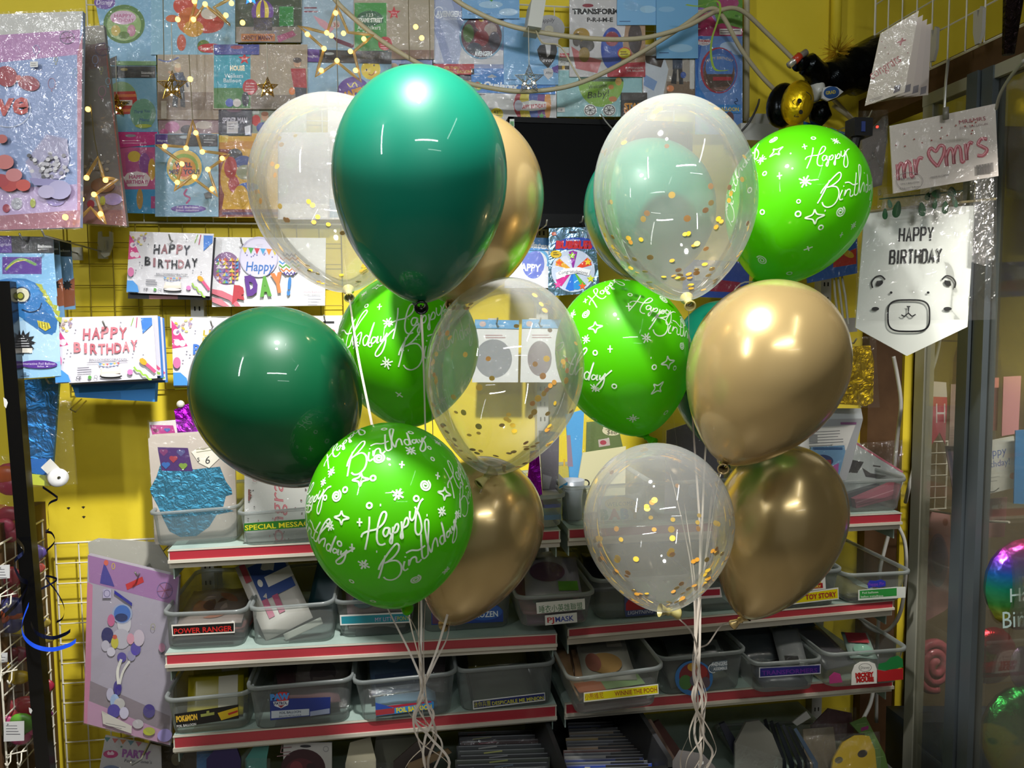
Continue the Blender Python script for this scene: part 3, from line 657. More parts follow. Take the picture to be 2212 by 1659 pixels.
# -- middle shelf, left bay
t = tub('2L', 'storage tub with the red-on-black hero label, at the left end of the middle shelf', (352, 1323), (529, 1316), (528, 1394), (357, 1401))
s = sticker(*t[:2], [(370, 1350), (507, 1343), (507, 1367), (372, 1374)], '#cfcac0'); s.poly([(373, 1353), (505, 1346), (505, 1364), (374, 1371)], '#0d0a0a'); s.text('POWER RANGER', 439, 1366, 11, '#b4201c', width=126, rot=3, bold=0.02); s.build('front_label', BODY[t[0].name])
packet('foil_pack', 'topmost grey and pink foil pack lying in the tub with the red-on-black label', 'foil balloon pack', t[2], 0, t[4], 0.5, 0.42, 0.1, 0.15, 0.22, 0.012, tilt=-86, yaw=4, col='#8e7f78', art=[('e', .15, .1, .85, .8, '#a06a55'), ('e', .3, .3, .7, .65, '#5f4038')], group='packs in the tub with the red-on-black label', film=True)
packet('foil_pack', 'dark red foil pack under the pink one in the tub with the red-on-black label', 'foil balloon pack', t[2], 0, t[4], 0.52, 0.24, 0.08, 0.16, 0.23, 0.014, tilt=-88, yaw=-5, col='#6a3d3a', group='packs in the tub with the red-on-black label')
packet('foil_pack', 'grey foil pack flat on the bottom of the tub with the red-on-black label', 'foil balloon pack', t[2], 0, t[4], 0.5, 0.08, 0.08, 0.165, 0.23, 0.016, tilt=-89, yaw=2, col='#55504c', group='packs in the tub with the red-on-black label')
t = tub('2L', 'storage tub without a label, holding the blue and white hat pack', (539, 1313), (718, 1298), (724, 1379), (548, 1394))
packet('foil_pack', 'leaning clear pack with a blue and white hat and red stripes', 'foil balloon pack', t[2], 0, t[4], 0.42, 0.16, 0.12, 0.12, 0.205, 0.008, tilt=-34, roll=-22, yaw=3, col='#b3ada4', art=[('r', .22, .45, .95, .92, '#14387a'), ('r', .45, .58, 1.0, .72, '#c9c3b8'), ('e', .28, .62, .38, .72, '#d9d3c9'), ('r', .22, .22, .34, .46, '#a0355a'), ('r', .44, .22, .56, .46, '#a0355a'), ('r', .08, .74, .2, .98, '#a33a44')])
packet('price_tag', 'narrow white tag lying at the front of the tub with the hat pack', 'price tag', t[2], 0, t[4], 0.64, 0.16, 0.03, 0.095, 0.017, 0.002, roll=-20, tilt=-14, col='#d5d3c8')
packet('foil_pack', 'teal and maroon pack at the back of the tub with the hat pack', 'foil balloon pack', t[2], 0, t[4], 0.80, 0.1, 0.55, 0.08, 0.17, 0.008, tilt=-25, roll=14, col='#1f4a54', art=[('e', .2, .5, .8, .95, '#4a1c26')])
t = tub('2L', 'storage tub with the teal pony label, right of the hat-pack tub', (723, 1298), (899, 1288), (897, 1368), (738, 1376))
s = sticker(*t[:2], [(734, 1329), (886, 1322), (886, 1345), (735, 1351)], '#d8d8d4'); s.poly([(737, 1332), (884, 1325), (884, 1342), (738, 1348)], '#1d8494'); s.text('MY LITTLE', 834, 1341.5, 8.5, '#c7a9cf', width=47, rot=3); s.text('PONY', 871, 1340, 9, '#c9c13a', width=25, rot=3); s.build('front_label', BODY[t[0].name])
packet('foil_pack', 'pastel pack lying in the tub with the teal pony label', 'foil balloon pack', t[2], 0, t[4], 0.5, 0.5, 0.06, 0.14, 0.2, 0.014, tilt=-80, yaw=6, col='#a7868e', art=[('e', .1, .05, .5, .4, '#3d7f92'), ('r', .5, .05, .95, .2, '#cfc6c6')], film=True)
packet('foil_pack', 'pale pack under the pastel one in the tub with the teal pony label', 'foil balloon pack', t[2], 0, t[4], 0.5, 0.14, 0.05, 0.14, 0.2, 0.016, tilt=-84, yaw=-8, col='#b4a9a2')
t = tub('2L', 'storage tub with the ice-blue oval logo label', (905, 1285), (1108, 1270), (1104, 1353), (916, 1365))
s = sticker(*t[:2], [(932, 1310), (952, 1306), (975, 1329), (1008, 1323), (1022, 1308), (1050, 1304), (1076, 1308), (1087, 1319), (1087, 1343), (932, 1350)], '#22408c'); s.poly([(934, 1312), (951, 1309), (962, 1320), (962, 1347), (934, 1348)], '#5d3a52'); s.poly([(964, 1322), (1004, 1326), (998, 1344), (964, 1347)], '#7a8fb0')
s.ell(1048, 1323, 37, 17, '#2a5cae', rot=-4); s.text('Disney', 1045, 1317, 6, '#dce8f2', width=20, rot=3, shear=.2); s.text('FROZEN', 1048, 1333, 12, '#e4eef5', width=56, rot=3, bold=0.02); s.build('front_label', BODY[t[0].name])
packet('foil_pack', 'blue pack standing in the tub with the ice-blue logo', 'foil balloon pack', t[2], 0, t[4], 0.62, 0.05, 0.3, 0.13, 0.1, 0.01, tilt=-24, col='#6d7f8e', film=True)
t = tub('2L', 'storage tub with two white paper labels, bridging the gap between the bays', (1118, 1288), (1285, 1277), (1277, 1350), (1128, 1359), Y=1.83)
s = sticker(*t[:2], [(1158, 1302), (1263, 1293), (1264, 1316), (1160, 1326)], '#d9dbd4'); s.text('睡衣小英雄聯盟', 1212, 1319, 12, '#1f6a35', width=94, rot=5); s.build('front_label', BODY[t[0].name])
s = sticker(*t[:2], [(1177, 1330), (1246, 1323), (1247, 1344), (1178, 1351)], '#d9dbd8'); s.text('PJ', 1190, 1344.5, 11, '#b0222c', width=15, rot=5, bold=.02); s.text('MASK', 1220, 1342, 11, '#33459c', width=40, rot=5, bold=.02); s.build('front_label', BODY[t[0].name])
packet('foil_pack', 'topmost masked-face pack in the tub between the bays', 'foil balloon pack', t[2], 0, t[4], 0.5, 0.72, 0.06, 0.14, 0.2, 0.008, tilt=-74, yaw=-8, col='#8f8a90', art=[('e', .1, .3, .75, .75, '#5c3a52'), ('r', .6, .1, .95, .3, '#5f9a2e')], film=True)
packet('foil_pack', 'pink pack under the masked-face pack in the tub between the bays', 'foil balloon pack', t[2], 0, t[4], 0.48, 0.36, 0.04, 0.15, 0.2, 0.02, tilt=-80, yaw=4, col='#9a5f66', art=[('e', .2, .0, .9, .3, '#3f6a48')], film=True)
packet('foil_pack', 'purple pack at the bottom of the tub between the bays', 'foil balloon pack', t[2], 0, t[4], 0.52, 0.06, 0.04, 0.14, 0.2, 0.022, tilt=-84, yaw=-3, col='#6d3a60', film=True)
# -- middle shelf, right bay
t = tub('2R', 'storage tub with the red racing-car label, below the bottom clear balloon', (1283, 1251), (1492, 1240), (1488, 1325), (1300, 1339))
s = sticker(*t[:2], [(1349, 1290), (1360, 1284), (1416, 1287), (1419, 1318), (1414, 1327), (1352, 1333), (1349, 1320)], '#3c4670'); s.poly([(1352, 1304), (1362, 1288), (1400, 1288), (1412, 1306), (1392, 1316), (1352, 1319)], '#a01c22'); s.text('LIGHTNING', 1384, 1326, 7.5, '#ccd0d8', width=56, rot=4, shear=.25); s.build('front_label', BODY[t[0].name])
packet('foil_pack', 'black pack at the back of the tub with the red racing-car label', 'foil balloon pack', t[2], 0, t[4], 0.3, 0.3, 0.35, 0.12, 0.13, 0.012, tilt=-58, col='#17161a', film=True)
t = tub('2R', 'storage tub with a red and white label, half hidden by balloons', (1497, 1242), (1640, 1234), (1636, 1312), (1506, 1322))
s = sticker(*t[:2], [(1508, 1273), (1556, 1268), (1560, 1290), (1510, 1294)], '#d8cfcf'); s.rect(1510, 1275, 1555, 1288, '#a31e38', -.06); s.build('front_label', BODY[t[0].name])
t = tub('2R', 'storage tub with the yellow toy label, below the lower gold balloon', (1648, 1240), (1822, 1227), (1812, 1304), (1657, 1318))
s = sticker(*t[:2], [(1722, 1262), (1782, 1234), (1784, 1272), (1722, 1280)], '#d6d4ce'); s.text('TOY', 1764, 1261, 13, '#c9b81f', width=28, rot=5, bold=.06); s.poly([(1745, 1262), (1777, 1259), (1778, 1270), (1744, 1273)], '#9c1d22'); s.text('STORY', 1761, 1270, 5.5, '#d2c04a', width=26, rot=4, bold=.03); s.build('front_label', BODY[t[0].name])
s = sticker(*t[:2], [(1663, 1291), (1811, 1269), (1812, 1294), (1662, 1312)], '#d8d6cc'); s.poly([(1665, 1293), (1809, 1272), (1810, 1292), (1664, 1309)], '#d3c200')
for i, ch in enumerate('反斗奇兵'): s.text(ch, 1681+i*11.5, 1299-i*1.6, 8.5, '#a0262a', rot=97)
s.text('TOY STORY', 1774, 1292, 10.5, '#a0262a', width=67, rot=6, bold=.03); s.build('front_label', BODY[t[0].name])
t = tub('2R', 'storage tub with the green strip label, at the right end of the middle shelf', (1828, 1239), (1971, 1232), (1961, 1295), (1837, 1304), length=0.36)
s = sticker(*t[:2], [(1854, 1275), (1938, 1268), (1956, 1268), (1956, 1291), (1854, 1297)], '#cfd2ca'); s.poly([(1857, 1276), (1937, 1270), (1937, 1287), (1857, 1293)], '#2e8a3c'); s.text('Foil balloon', 1880, 1282, 4.5, '#dfe8da', width=34, rot=3); s.text('ballon métallique', 1884, 1290, 4.5, '#dfe8da', width=48, rot=3); s.build('front_label', BODY[t[0].name])
s = sticker(*t[:2], [(1874, 1262), (1879, 1254), (1892, 1255), (1904, 1252), (1913, 1256), (1913, 1266), (1900, 1269), (1886, 1268), (1876, 1271)], '#2f35a5'); s.text('Peppa Pig', 1893, 1265, 7, '#6b3fb0', width=34, rot=4, bold=.03); s.build('front_label', BODY[t[0].name])
packet('foil_pack', 'olive pack lying in the tub with the green strip label', 'foil balloon pack', t[2], 0, t[4], 0.35, 0.1, 0.06, 0.09, 0.2, 0.02, tilt=-82, yaw=12, col='#6d6a42')
# -- lowest shelf, left bay
t = tub('3L', 'storage tub with the black strip label and gold lettering, lowest shelf', (354, 1510), (539, 1492), (536, 1570), (366, 1587))
s = sticker(*t[:2], [(377, 1543), (515, 1522), (516, 1552), (381, 1572)], '#100f0f'); s.text('POKéMON', 404, 1557, 12, '#c9a233', width=46, rot=7, bold=.05); s.text('FOIL BALLOON', 403, 1569, 5, '#cfcfcb', width=42, rot=7, bold=.02)
s.poly([(433, 1543), (446, 1541), (446, 1536), (452, 1535), (452, 1540), (463, 1538), (463, 1544), (434, 1549)], '#8d9248'); s.poly([(470, 1540), (514, 1527), (515, 1545), (478, 1556)], '#c9a81a'); s.poly([(492, 1541), (513, 1534), (514, 1538), (494, 1545)], '#b02a22'); s.build('front_label', BODY[t[0].name])
for i in range(5): packet('foil_pack', ['front yellow pack in the row in the tub with gold lettering', 'second yellow pack in the row in the tub with gold lettering', 'third yellow pack in the row in the tub with gold lettering', 'fourth yellow pack in the row in the tub with gold lettering', 'rear grey pack in the row in the tub with gold lettering'][i], 'foil balloon pack', t[2], 0, t[4], 0.5, 0.04, 0.16+i*0.1, 0.13-0.008*(i % 2), 0.105+0.012*i, 0.006, tilt=-30, yaw=3-i, col=['#8f8412', '#8a7f1a', '#86801f', '#8b8420', '#77756a'][i], group='yellow packs in the tub with gold lettering', art=[('r', .55, .1, .9, .9, '#a29c86')] if i < 2 else None)
t = tub('3L', 'storage tub with the navy puppy-rescue label and shield badge', (533, 1484), (759, 1464), (756, 1558), (548, 1573))
s = sticker(*t[:2], [(583, 1511), (714, 1506), (713, 1542), (584, 1556)], '#1c2f78'); s.poly([(586, 1536), (668, 1531), (668, 1545), (586, 1552)], '#b4bcc4'); s.text('FOIL BALLOON', 627, 1541, 5, '#26304e', width=46, rot=4, bold=.02); s.text('BALLON METALLIQUE', 627, 1548, 4, '#26304e', width=48, rot=4); s.bars(600, 1551.5, 668, 1, 3, '#4a567a', 0.8, -.07)
s.poly([(670, 1537), (712, 1530), (712, 1541), (670, 1547)], '#8d96ad'); s.poly([(592, 1502), (604, 1495), (620, 1495), (625, 1504), (622, 1514), (600, 1516)], '#b02727')
s.text('PAW', 605, 1511, 12, '#3d7fc0', width=42, rot=4, bold=.07); s.poly([(590, 1516), (624, 1513), (622, 1523), (607, 1530), (593, 1525)], '#cdd0d2'); s.text('PATROL', 607, 1522, 6, '#2a2a55', width=28, rot=4, bold=.04); s.poly([(600, 1524), (615, 1523), (607, 1529)], '#8a2730'); s.build('front_label', BODY[t[0].name])
packet('foil_pack', 'left clear sleeve pack in the tub with the navy puppy label', 'foil balloon pack', t[2], 0, t[4], 0.32, 0.08, 0.35, 0.11, 0.12, 0.008, tilt=-50, yaw=-10, col='#4b4e46', film=True)
packet('foil_pack', 'dark red-spotted pack at the right of the navy puppy-label tub', 'foil balloon pack', t[2], 0, t[4], 0.66, 0.08, 0.2, 0.13, 0.14, 0.008, tilt=-42, yaw=8, roll=10, col='#5a4f4a', art=[('e', .25, .35, .75, .8, '#3a2a2c'), ('e', .1, .1, .3, .3, '#8f9aa0')], film=True)
packet('foil_pack', 'maroon pack flat in the tub with the navy puppy label', 'foil balloon pack', t[2], 0, t[4], 0.6, 0.3, 0.05, 0.14, 0.18, 0.01, tilt=-78, yaw=12, col='#5f3f42', film=True)
t = tub('3L', 'storage tub with the blue foil-balloon strip label, behind the tied ribbons', (764, 1472), (985, 1449), (974, 1541), (777, 1561))
s = sticker(*t[:2], [(811, 1518), (834, 1526), (930, 1514), (937, 1516), (937, 1531), (852, 1542), (812, 1547)], '#2f7fc0'); s.poly([(836, 1525), (930, 1514), (934, 1517), (852, 1529)], '#a02437'); s.poly([(811, 1534), (852, 1529), (852, 1541), (812, 1546)], '#973038'); s.poly([(811, 1518), (834, 1524), (848, 1529), (812, 1533)], '#29489c')
s.text('FOIL BALLOON', 895, 1535.5, 10, '#d8c92a', width=77, rot=6, bold=.04); s.build('front_label', BODY[t[0].name])
packet('foil_pack', 'blue-grey pack with a pale disc in the tub with the blue strip label', 'foil balloon pack', t[2], 0, t[4], 0.38, 0.3, 0.2, 0.12, 0.17, 0.01, tilt=-48, yaw=3, col='#3f536b', art=[('e', .25, .45, .8, .95, '#8e97a0'), ('r', .1, .1, .9, .3, '#2c3a55')], film=True)
packet('foil_pack', 'dark pack at the right of the tub with the blue strip label', 'foil balloon pack', t[2], 0, t[4], 0.72, 0.2, 0.25, 0.09, 0.15, 0.008, tilt=-46, yaw=-12, col='#3b3134', film=True)
packet('foil_pack', 'sky blue pack lying under the disc pack in the tub with the blue strip label', 'foil balloon pack', t[2], 0, t[4], 0.5, 0.12, 0.04, 0.15, 0.2, 0.02, tilt=-82, yaw=2, col='#6a8496')
t = tub('3L', 'storage tub with the navy strip label and yellow lettering', (988, 1446), (1199, 1428), (1196, 1518), (997, 1535))
s = sticker(*t[:2], [(1021, 1514), (1177, 1496), (1178, 1513), (1022, 1533)], '#cfd0cc'); s.poly([(1023, 1516), (1176, 1498), (1176, 1511), (1024, 1530)], '#1a2560'); s.text('迷你兵團', 1042, 1525.5, 9, '#b9b52a', width=36, rot=6.5); s.text('DESPICABLE ME MINION', 1119, 1517, 7.5, '#c9c43a', width=112, rot=6.5, bold=.015); s.build('front_label', BODY[t[0].name])
packet('foil_pack', 'olive pack leaning at the back of the tub with the navy strip label', 'foil balloon pack', t[2], 0, t[4], 0.5, 0.1, 0.5, 0.16, 0.16, 0.01, tilt=-40, col='#6b6428', art=[('r', .1, .75, .9, .9, '#3a3a2c')], film=True)
packet('foil_pack', 'grey pack flat in the tub with the navy strip label', 'foil balloon pack', t[2], 0, t[4], 0.5, 0.1, 0.05, 0.16, 0.18, 0.014, tilt=-84, col='#6f7166')
# -- lowest shelf, right bay
t = tub('3R', 'largest storage tub, yellow strip label, pulled forward over the shelf edge', (1229, 1464), (1434, 1437), (1430, 1531), (1252, 1551), Y=1.74, length=0.42)
s = sticker(*t[:2], [(1261, 1497), (1422, 1478), (1423, 1499), (1261, 1517)], '#d7d5c4'); s.poly([(1263, 1499), (1420, 1480), (1421, 1497), (1263, 1514)], '#d3c800'); s.text('小熊維尼', 1284, 1509, 10.5, '#9a3a1c', width=40, rot=6); s.text('WINNIE THE POOH', 1374, 1498.5, 9.5, '#9a4a1c', width=92, rot=6, bold=.02); s.build('front_label', BODY[t[0].name])
packet('foil_pack', 'topmost peach and white pack in the largest tub', 'foil balloon pack', t[2], 0, t[4], 0.5, 0.46, 0.12, 0.13, 0.2, 0.01, tilt=-76, yaw=-8, col='#8b8a80', art=[('e', .15, .1, .8, .5, '#8a6c3c'), ('e', .1, .15, .4, .5, '#7a4a3c'), ('r', .6, .6, .9, .9, '#b0a89a')], film=True)
packet('foil_pack', 'orange and green pack behind the yellow label in the largest tub', 'foil balloon pack', t[2], 0, t[4], 0.48, 0.34, 0.04, 0.17, 0.22, 0.016, tilt=-84, yaw=4, col='#9a7a5c', art=[('r', 0, 0, .4, .2, '#a0552c'), ('r', .4, 0, 1, .3, '#6d8a52')])
packet('foil_pack', 'magenta pack low in the largest tub', 'foil balloon pack', t[2], 0, t[4], 0.55, 0.2, 0.03, 0.14, 0.22, 0.02, tilt=-86, yaw=-2, col='#8a3f6c')
packet('foil_pack', 'dark brown pack standing along the left wall of the largest tub', 'foil balloon pack', t[2], 0, t[4], 0.14, 0.1, 0.45, 0.2, 0.07, 0.006, yaw=84, col='#3a2a20')
t = tub('3R', 'storage tub with the round hero-team sticker, behind the right ribbons', (1423, 1420), (1613, 1402), (1607, 1483), (1434, 1502))
a = Art(t[1]); a.mb.prism([PP(1499+41*math.cos(k*math.pi/16), 1465+38*math.sin(k*math.pi/16), t[1]) for k in range(32)], -t[1][1]*0.0008, C('#2f6aa5')); a.ell(1500, 1462, 33, 31, '#6b1f26'); a.ell(1481, 1474, 14, 16, '#3f6b34'); a.ell(1496, 1441, 11, 9, '#b58a2c'); a.ell(1515, 1452, 13, 14, '#912a2a'); a.ell(1500, 1470, 10, 12, '#53525f'); a.ell(1524, 1474, 10, 12, '#5a4a52'); a.build('round_sticker', BODY[t[0].name])
s = sticker(*t[:2], [(1530, 1441), (1540, 1430), (1571, 1426), (1571, 1446), (1545, 1452), (1533, 1456)], '#5c6a74'); s.text('AVENGERS', 1554, 1438, 8, '#d4dadd', width=35, rot=5, bold=.03, shear=.1); s.text('ASSEMBLE', 1556, 1447, 6, '#d4dadd', width=30, rot=5, bold=.03); s.ring(1540, 1444, 10, 10, 1.6, '#d4dadd', a0=60, a1=330); s.build('front_label', BODY[t[0].name])
packet('foil_pack', 'topmost dark green-black pack in the tub with the round sticker', 'foil balloon pack', t[2], 0, t[4], 0.5, 0.7, 0.08, 0.15, 0.2, 0.01, tilt=-72, yaw=-6, col='#3c4240', art=[('e', .1, .2, .8, .8, '#20241f'), ('r', .5, .1, .95, .3, '#7d8580')], film=True)
packet('foil_pack', 'grey pack under the dark one in the tub with the round sticker', 'foil balloon pack', t[2], 0, t[4], 0.5, 0.2, 0.05, 0.15, 0.2, 0.03, tilt=-82, col='#6d7468')
t = tub('3R', 'storage tub with the purple-on-navy robot label', (1629, 1431), (1778, 1421), (1774, 1485), (1644, 1499))
s = sticker(*t[:2], [(1640, 1442), (1773, 1435), (1773, 1455), (1640, 1464)], '#b9bac4'); s.poly([(1642, 1444), (1771, 1437), (1771, 1453), (1642, 1462)], '#1a1868'); s.text('TRANSFORMERS', 1706, 1455.5, 9.5, '#5a2486', width=120, rot=3, bold=.02); s.build('front_label', BODY[t[0].name])
packet('foil_pack', 'dark grey pack leaning back in the tub with the robot label', 'foil balloon pack', t[2], 0, t[4], 0.42, 0.5, 0.25, 0.12, 0.18, 0.01, tilt=-58, yaw=8, col='#33383a', film=True)
packet('foil_pack', 'clear folded sleeve pack at the front of the tub with the robot label', 'foil balloon pack', t[2], 0, t[4], 0.7, 0.55, 0.06, 0.07, 0.13, 0.012, tilt=-62, yaw=-14, col='#6a6d6c', art=[('r', .2, .05, .7, .25, '#141414')], film=True)
packet('foil_pack', 'navy pack folded flat in the tub with the robot label', 'foil balloon pack', t[2], 0, t[4], 0.55, 0.08, 0.04, 0.12, 0.2, 0.03, tilt=-80, col='#3c4156', film=True)
t = tub('3R', 'storage tub with the white arched label, right end of lowest shelf', (1785, 1411), (1963, 1398), (1950, 1473), (1791, 1486), length=0.36)
pts = [(1839, 1480), (1840, 1453), (1846, 1437), (1858, 1430), (1878, 1429), (1890, 1434), (1894, 1446), (1894, 1476)]
s = sticker(*t[:2], pts, '#dedcd6'); s.ell(1869, 1442, 14, 9, '#3a3a3a'); s.ell(1869, 1442, 13, 8.2, '#dedcd6'); s.text('Disney', 1869, 1445, 6, '#4a4a4a', width=20, rot=4, shear=.2); s.text('MICKEY', 1868, 1462, 9, '#b01c1c', width=40, rot=4, bold=.08); s.text('MOUSE', 1869, 1472.5, 8.5, '#b01c1c', width=38, rot=4, bold=.08); s.build('front_label', BODY[t[0].name])
s = sticker(*t[:2], [(1895, 1447), (1912, 1450), (1926, 1446), (1951, 1444), (1951, 1468), (1896, 1473)], '#b02226'); s.poly([(1897, 1446), (1898, 1434), (1914, 1430), (1924, 1420), (1940, 1416), (1950, 1424), (1951, 1441), (1926, 1446), (1912, 1448)], '#1f7a3c'); s.build('front_label', BODY[t[0].name])
s = sticker(*t[:2], [(1791, 1462), (1802, 1452), (1815, 1456), (1820, 1474), (1792, 1477)], '#b03a78'); s.build('front_label', BODY[t[0].name])
packet('foil_pack', 'dark pack along the left of the tub with the white arched label', 'foil balloon pack', t[2], 0, t[4], 0.3, 0.35, 0.12, 0.1, 0.26, 0.012, tilt=-70, yaw=14, col='#4c4a4e', art=[('r', .1, .55, .9, .8, '#3c4a66')], film=True)
packet('foil_pack', 'red and green pack lying in the tub with the white arched label', 'foil balloon pack', t[2], 0, t[4], 0.62, 0.5, 0.12, 0.07, 0.09, 0.01, tilt=-66, yaw=-14, col='#7c8f86', art=[('r', .1, .55, .9, .95, '#8f2830'), ('e', .2, .05, .9, .5, '#6f9a86')], film=True)
# -- top shelf
t = tub('1L', 'tub at the left end of the top shelf, filled with blue heart balloon packs', (322, 1107), (512, 1092), (515, 1166), (334, 1181), lip=0.008)
QT = t
t = tub('1L', 'tub with the green special-message strip, beside the heart balloon packs', (513, 1107), (705, 1091), (702, 1165), (522, 1180), lip=0.008)
RT_ = t
t = tub('1L', 'tub holding purple packs behind the lower left gold balloon', (1010, 1084), (1221, 1066), (1216, 1138), (1018, 1152))
ST = t
t = tub('1R', 'tub with a coloured letter label, seen through the bottom clear balloon', (1222, 1051), (1408, 1040), (1402, 1126), (1230, 1136))
TT = t
s = sticker(*t[:2], [(1290, 1072), (1388, 1068), (1388, 1122), (1290, 1127)], '#b8c3b4'); s.ell(1340, 1088, 34, 15, '#cfc07a'); s.text('WELCOME', 1340, 1093, 9, '#4f6a5c', width=56, rot=3); s.text('B', 1306, 1122, 21, '#3f7a52', bold=.06, rot=3); s.text('A', 1328, 1121, 21, '#b0584a', bold=.06, rot=3); s.text('B', 1350, 1120, 21, '#4a7aa0', bold=.06, rot=3); s.text('Y', 1372, 1119, 21, '#b09a3a', bold=.06, rot=3); s.build('front_label', BODY[t[0].name])
t = tub('1R', 'tub on the top right shelf behind the clear and gold balloons', (1414, 1040), (1610, 1030), (1604, 1116), (1421, 1126))
T2 = t
t = tub('1R', 'tub on the top right shelf behind the two gold balloons', (1618, 1030), (1806, 1022), (1800, 1106), (1625, 1115))
T3 = t
t = tub('1R', 'tub at the right end of the top shelf with black and pink packs', (1815, 1038), (1962, 1032), (1955, 1100), (1822, 1107))
UT = t
# ================================================================== packs on the upper wall
GU = 'foil balloon packs on the upper wall'
def bil(q):
    (ax, ay), (bx, by), (cx, cy), (dx, dy) = q
    return lambda u, v: ((ax*(1-u)+bx*u)*(1-v)+(dx*(1-u)+cx*u)*v, (ay*(1-u)+by*u)*(1-v)+(dy*(1-u)+cy*u)*v)
def pack(label, q, lev, col, art=None, head=None, film=True, group=GU, name='foil_balloon_pack', cat='balloon pack', Y0=2.238, lean=0, yaw=0, thick=0.003, seed=0, amp=0.0024, outline=None, mat=None, Y=None):
    if len(q) == 2: (x0, y0), (x1, y1) = q; q = [(x0, y0), (x1, y0), (x1, y1), (x0, y1)]
    Y = Y if Y is not None else Y0-0.0055*lev
    cx = sum(p[0] for p in q)/4; cy = sum(p[1] for p in q)/4
    pl = plane(cx, cy, Y, lean, yaw); b = PP((q[2][0]+q[3][0])/2, (q[2][1]+q[3][1])/2, pl)
    root = thing(name, label, cat, tuple(b), group)
    a = Art(pl, outline or q, col, thick)
    if art: art(a)
    pc = a.build('pack_card', root)
    if head:
        h = Art(pl); h.k = 18; h.poly(head[0], head[1])
        if len(head) > 2: head[2](h)
        h.build('header_card', pc)
    if film: sleeve(root, pl, q, 0.0045, amp, mat, seed=seed or int(cx)%97)
    return root, pl
def R_(x0, y0, x1, y1): return [(x0, y0), (x1, y0), (x1, y1), (x0, y1)]
def blobs(a, lst):
    for x, y, rx, ry, c in lst: a.ell(x, y, rx, ry, c, 18)
pack('sky blue pack with a round green-rimmed birthday balloon, top left of the wall', [(204, -6), (329, -6), (338, 140), (232, 142)], 0, '#7fb0d2', lambda a: (a.ell(226, 5, 23, 15, '#6a4a9c'), a.text('Disney', 226, 10, 11, '#d8cfe8', width=36, shear=.2), a.ell(268, 52, 45, 42, '#4f7a34'), a.ell(268, 54, 37, 34, '#8fb06a'), a.ell(266, 38, 28, 15, '#d8b6cf'), a.text('HAPPY', 266, 38, 8, '#b03a7c', width=38), a.text('BIRTHDAY', 266, 48, 8, '#b03a7c', width=46), blobs(a, [(250, 66, 10, 12, '#c9b35a'), (284, 66, 9, 13, '#c2849c'), (268, 76, 12, 8, '#5a7a2c')]), a.rect(236, 132, 337, 141, '#5a8a4a'), a.poly([(234, 128), (252, 120), (252, 141), (235, 141)], '#2c2c30')))
pack('light blue pack with a flame-coloured shaped balloon', R_(326, -8, 514, 118), 1, '#86b6d0', lambda a: (blobs(a, [(400, 12, 26, 22, '#c8452c'), (412, 45, 30, 30, '#cf6a24'), (448, 50, 36, 22, '#bf3f2c'), (418, 62, 22, 18, '#d9a02c'), (392, 92, 10, 18, '#c44a20'), (440, 100, 14, 14, '#5a7f34'), (372, 40, 14, 8, '#d0642c'), (452, 30, 18, 12, '#d9d0c4')]), a.ell(455, 104, 28, 10, '#c02028'), a.text('SuperShape', 455, 108, 8, '#f0e8e0', width=44)))
pack('dark green pack with a striped dome and an orange name sign', R_(508, -8, 652, 92), 2, '#3f4a34', lambda a: (a.rect(510, 58, 650, 91, '#8a8070'), a.ell(567, 26, 24, 26, '#6a3f8c'), a.ell(567, 26, 14, 26, '#d8c42c'), a.ell(567, 26, 5, 26, '#6a3f8c'), a.rect(548, 38, 588, 66, '#4a4034'), a.rect(603, 14, 634, 56, '#2f8a3c'), a.rect(521, 73, 594, 89, '#b8702c'), a.text('HANDY MANNY', 557, 86, 9.5, '#5a2414', width=66, bold=.04), a.poly([(598, 78), (632, 66), (640, 76), (602, 92)], '#a04a6a')))
pack('pale blue-grey pack with a pink aeroplane-shaped balloon', R_(650, -8, 772, 116), 1, '#9db6c8', lambda a: (a.bars(657, 17, 697, 2, 8, '#7a3040', 3), a.poly([(676, 33), (702, 45), (722, 62), (712, 72), (690, 54)], '#d09aa8'), a.poly([(716, 78), (768, 98), (760, 104), (728, 92)], '#6a3048'), a.ell(726, 53, 9, 9, '#d8c9c4'), a.text('36', 726, 58, 9, '#b02a2c', width=12)))
pack('green and tan street-character pack with white lettering', R_(764, -8, 938, 128), 2, '#a89c88', lambda a: (a.rect(766, 6, 835, 110, '#3c9440'), a.ell(799, 40, 28, 17, '#1f5a34'), a.rect(770, 38, 828, 50, '#2a6a3c'), a.text('123', 799, 36, 7, '#d8e4d0', width=14), a.text('SESAME STREET', 799, 48, 9, '#dfe8da', width=54, bold=.04), a.text('AirWalkers', 772, 64, 9, '#e4ece0', width=50, align='l'), a.text('Balloon', 772, 75, 9, '#e4ece0', width=34, align='l'), a.star(851, 28, 15, '#c22a34'), a.text('Giant', 851, 29, 4, '#f0d0d0', width=13), a.text('foil', 851, 35, 4, '#f0d0d0', width=8), a.ell(832, 94, 15, 15, '#bb2a34'), a.bars(822, 88, 842, 4, 5, '#e8c8c8', 1.4), a.rect(838, 108, 937, 127, '#7a5a44')))
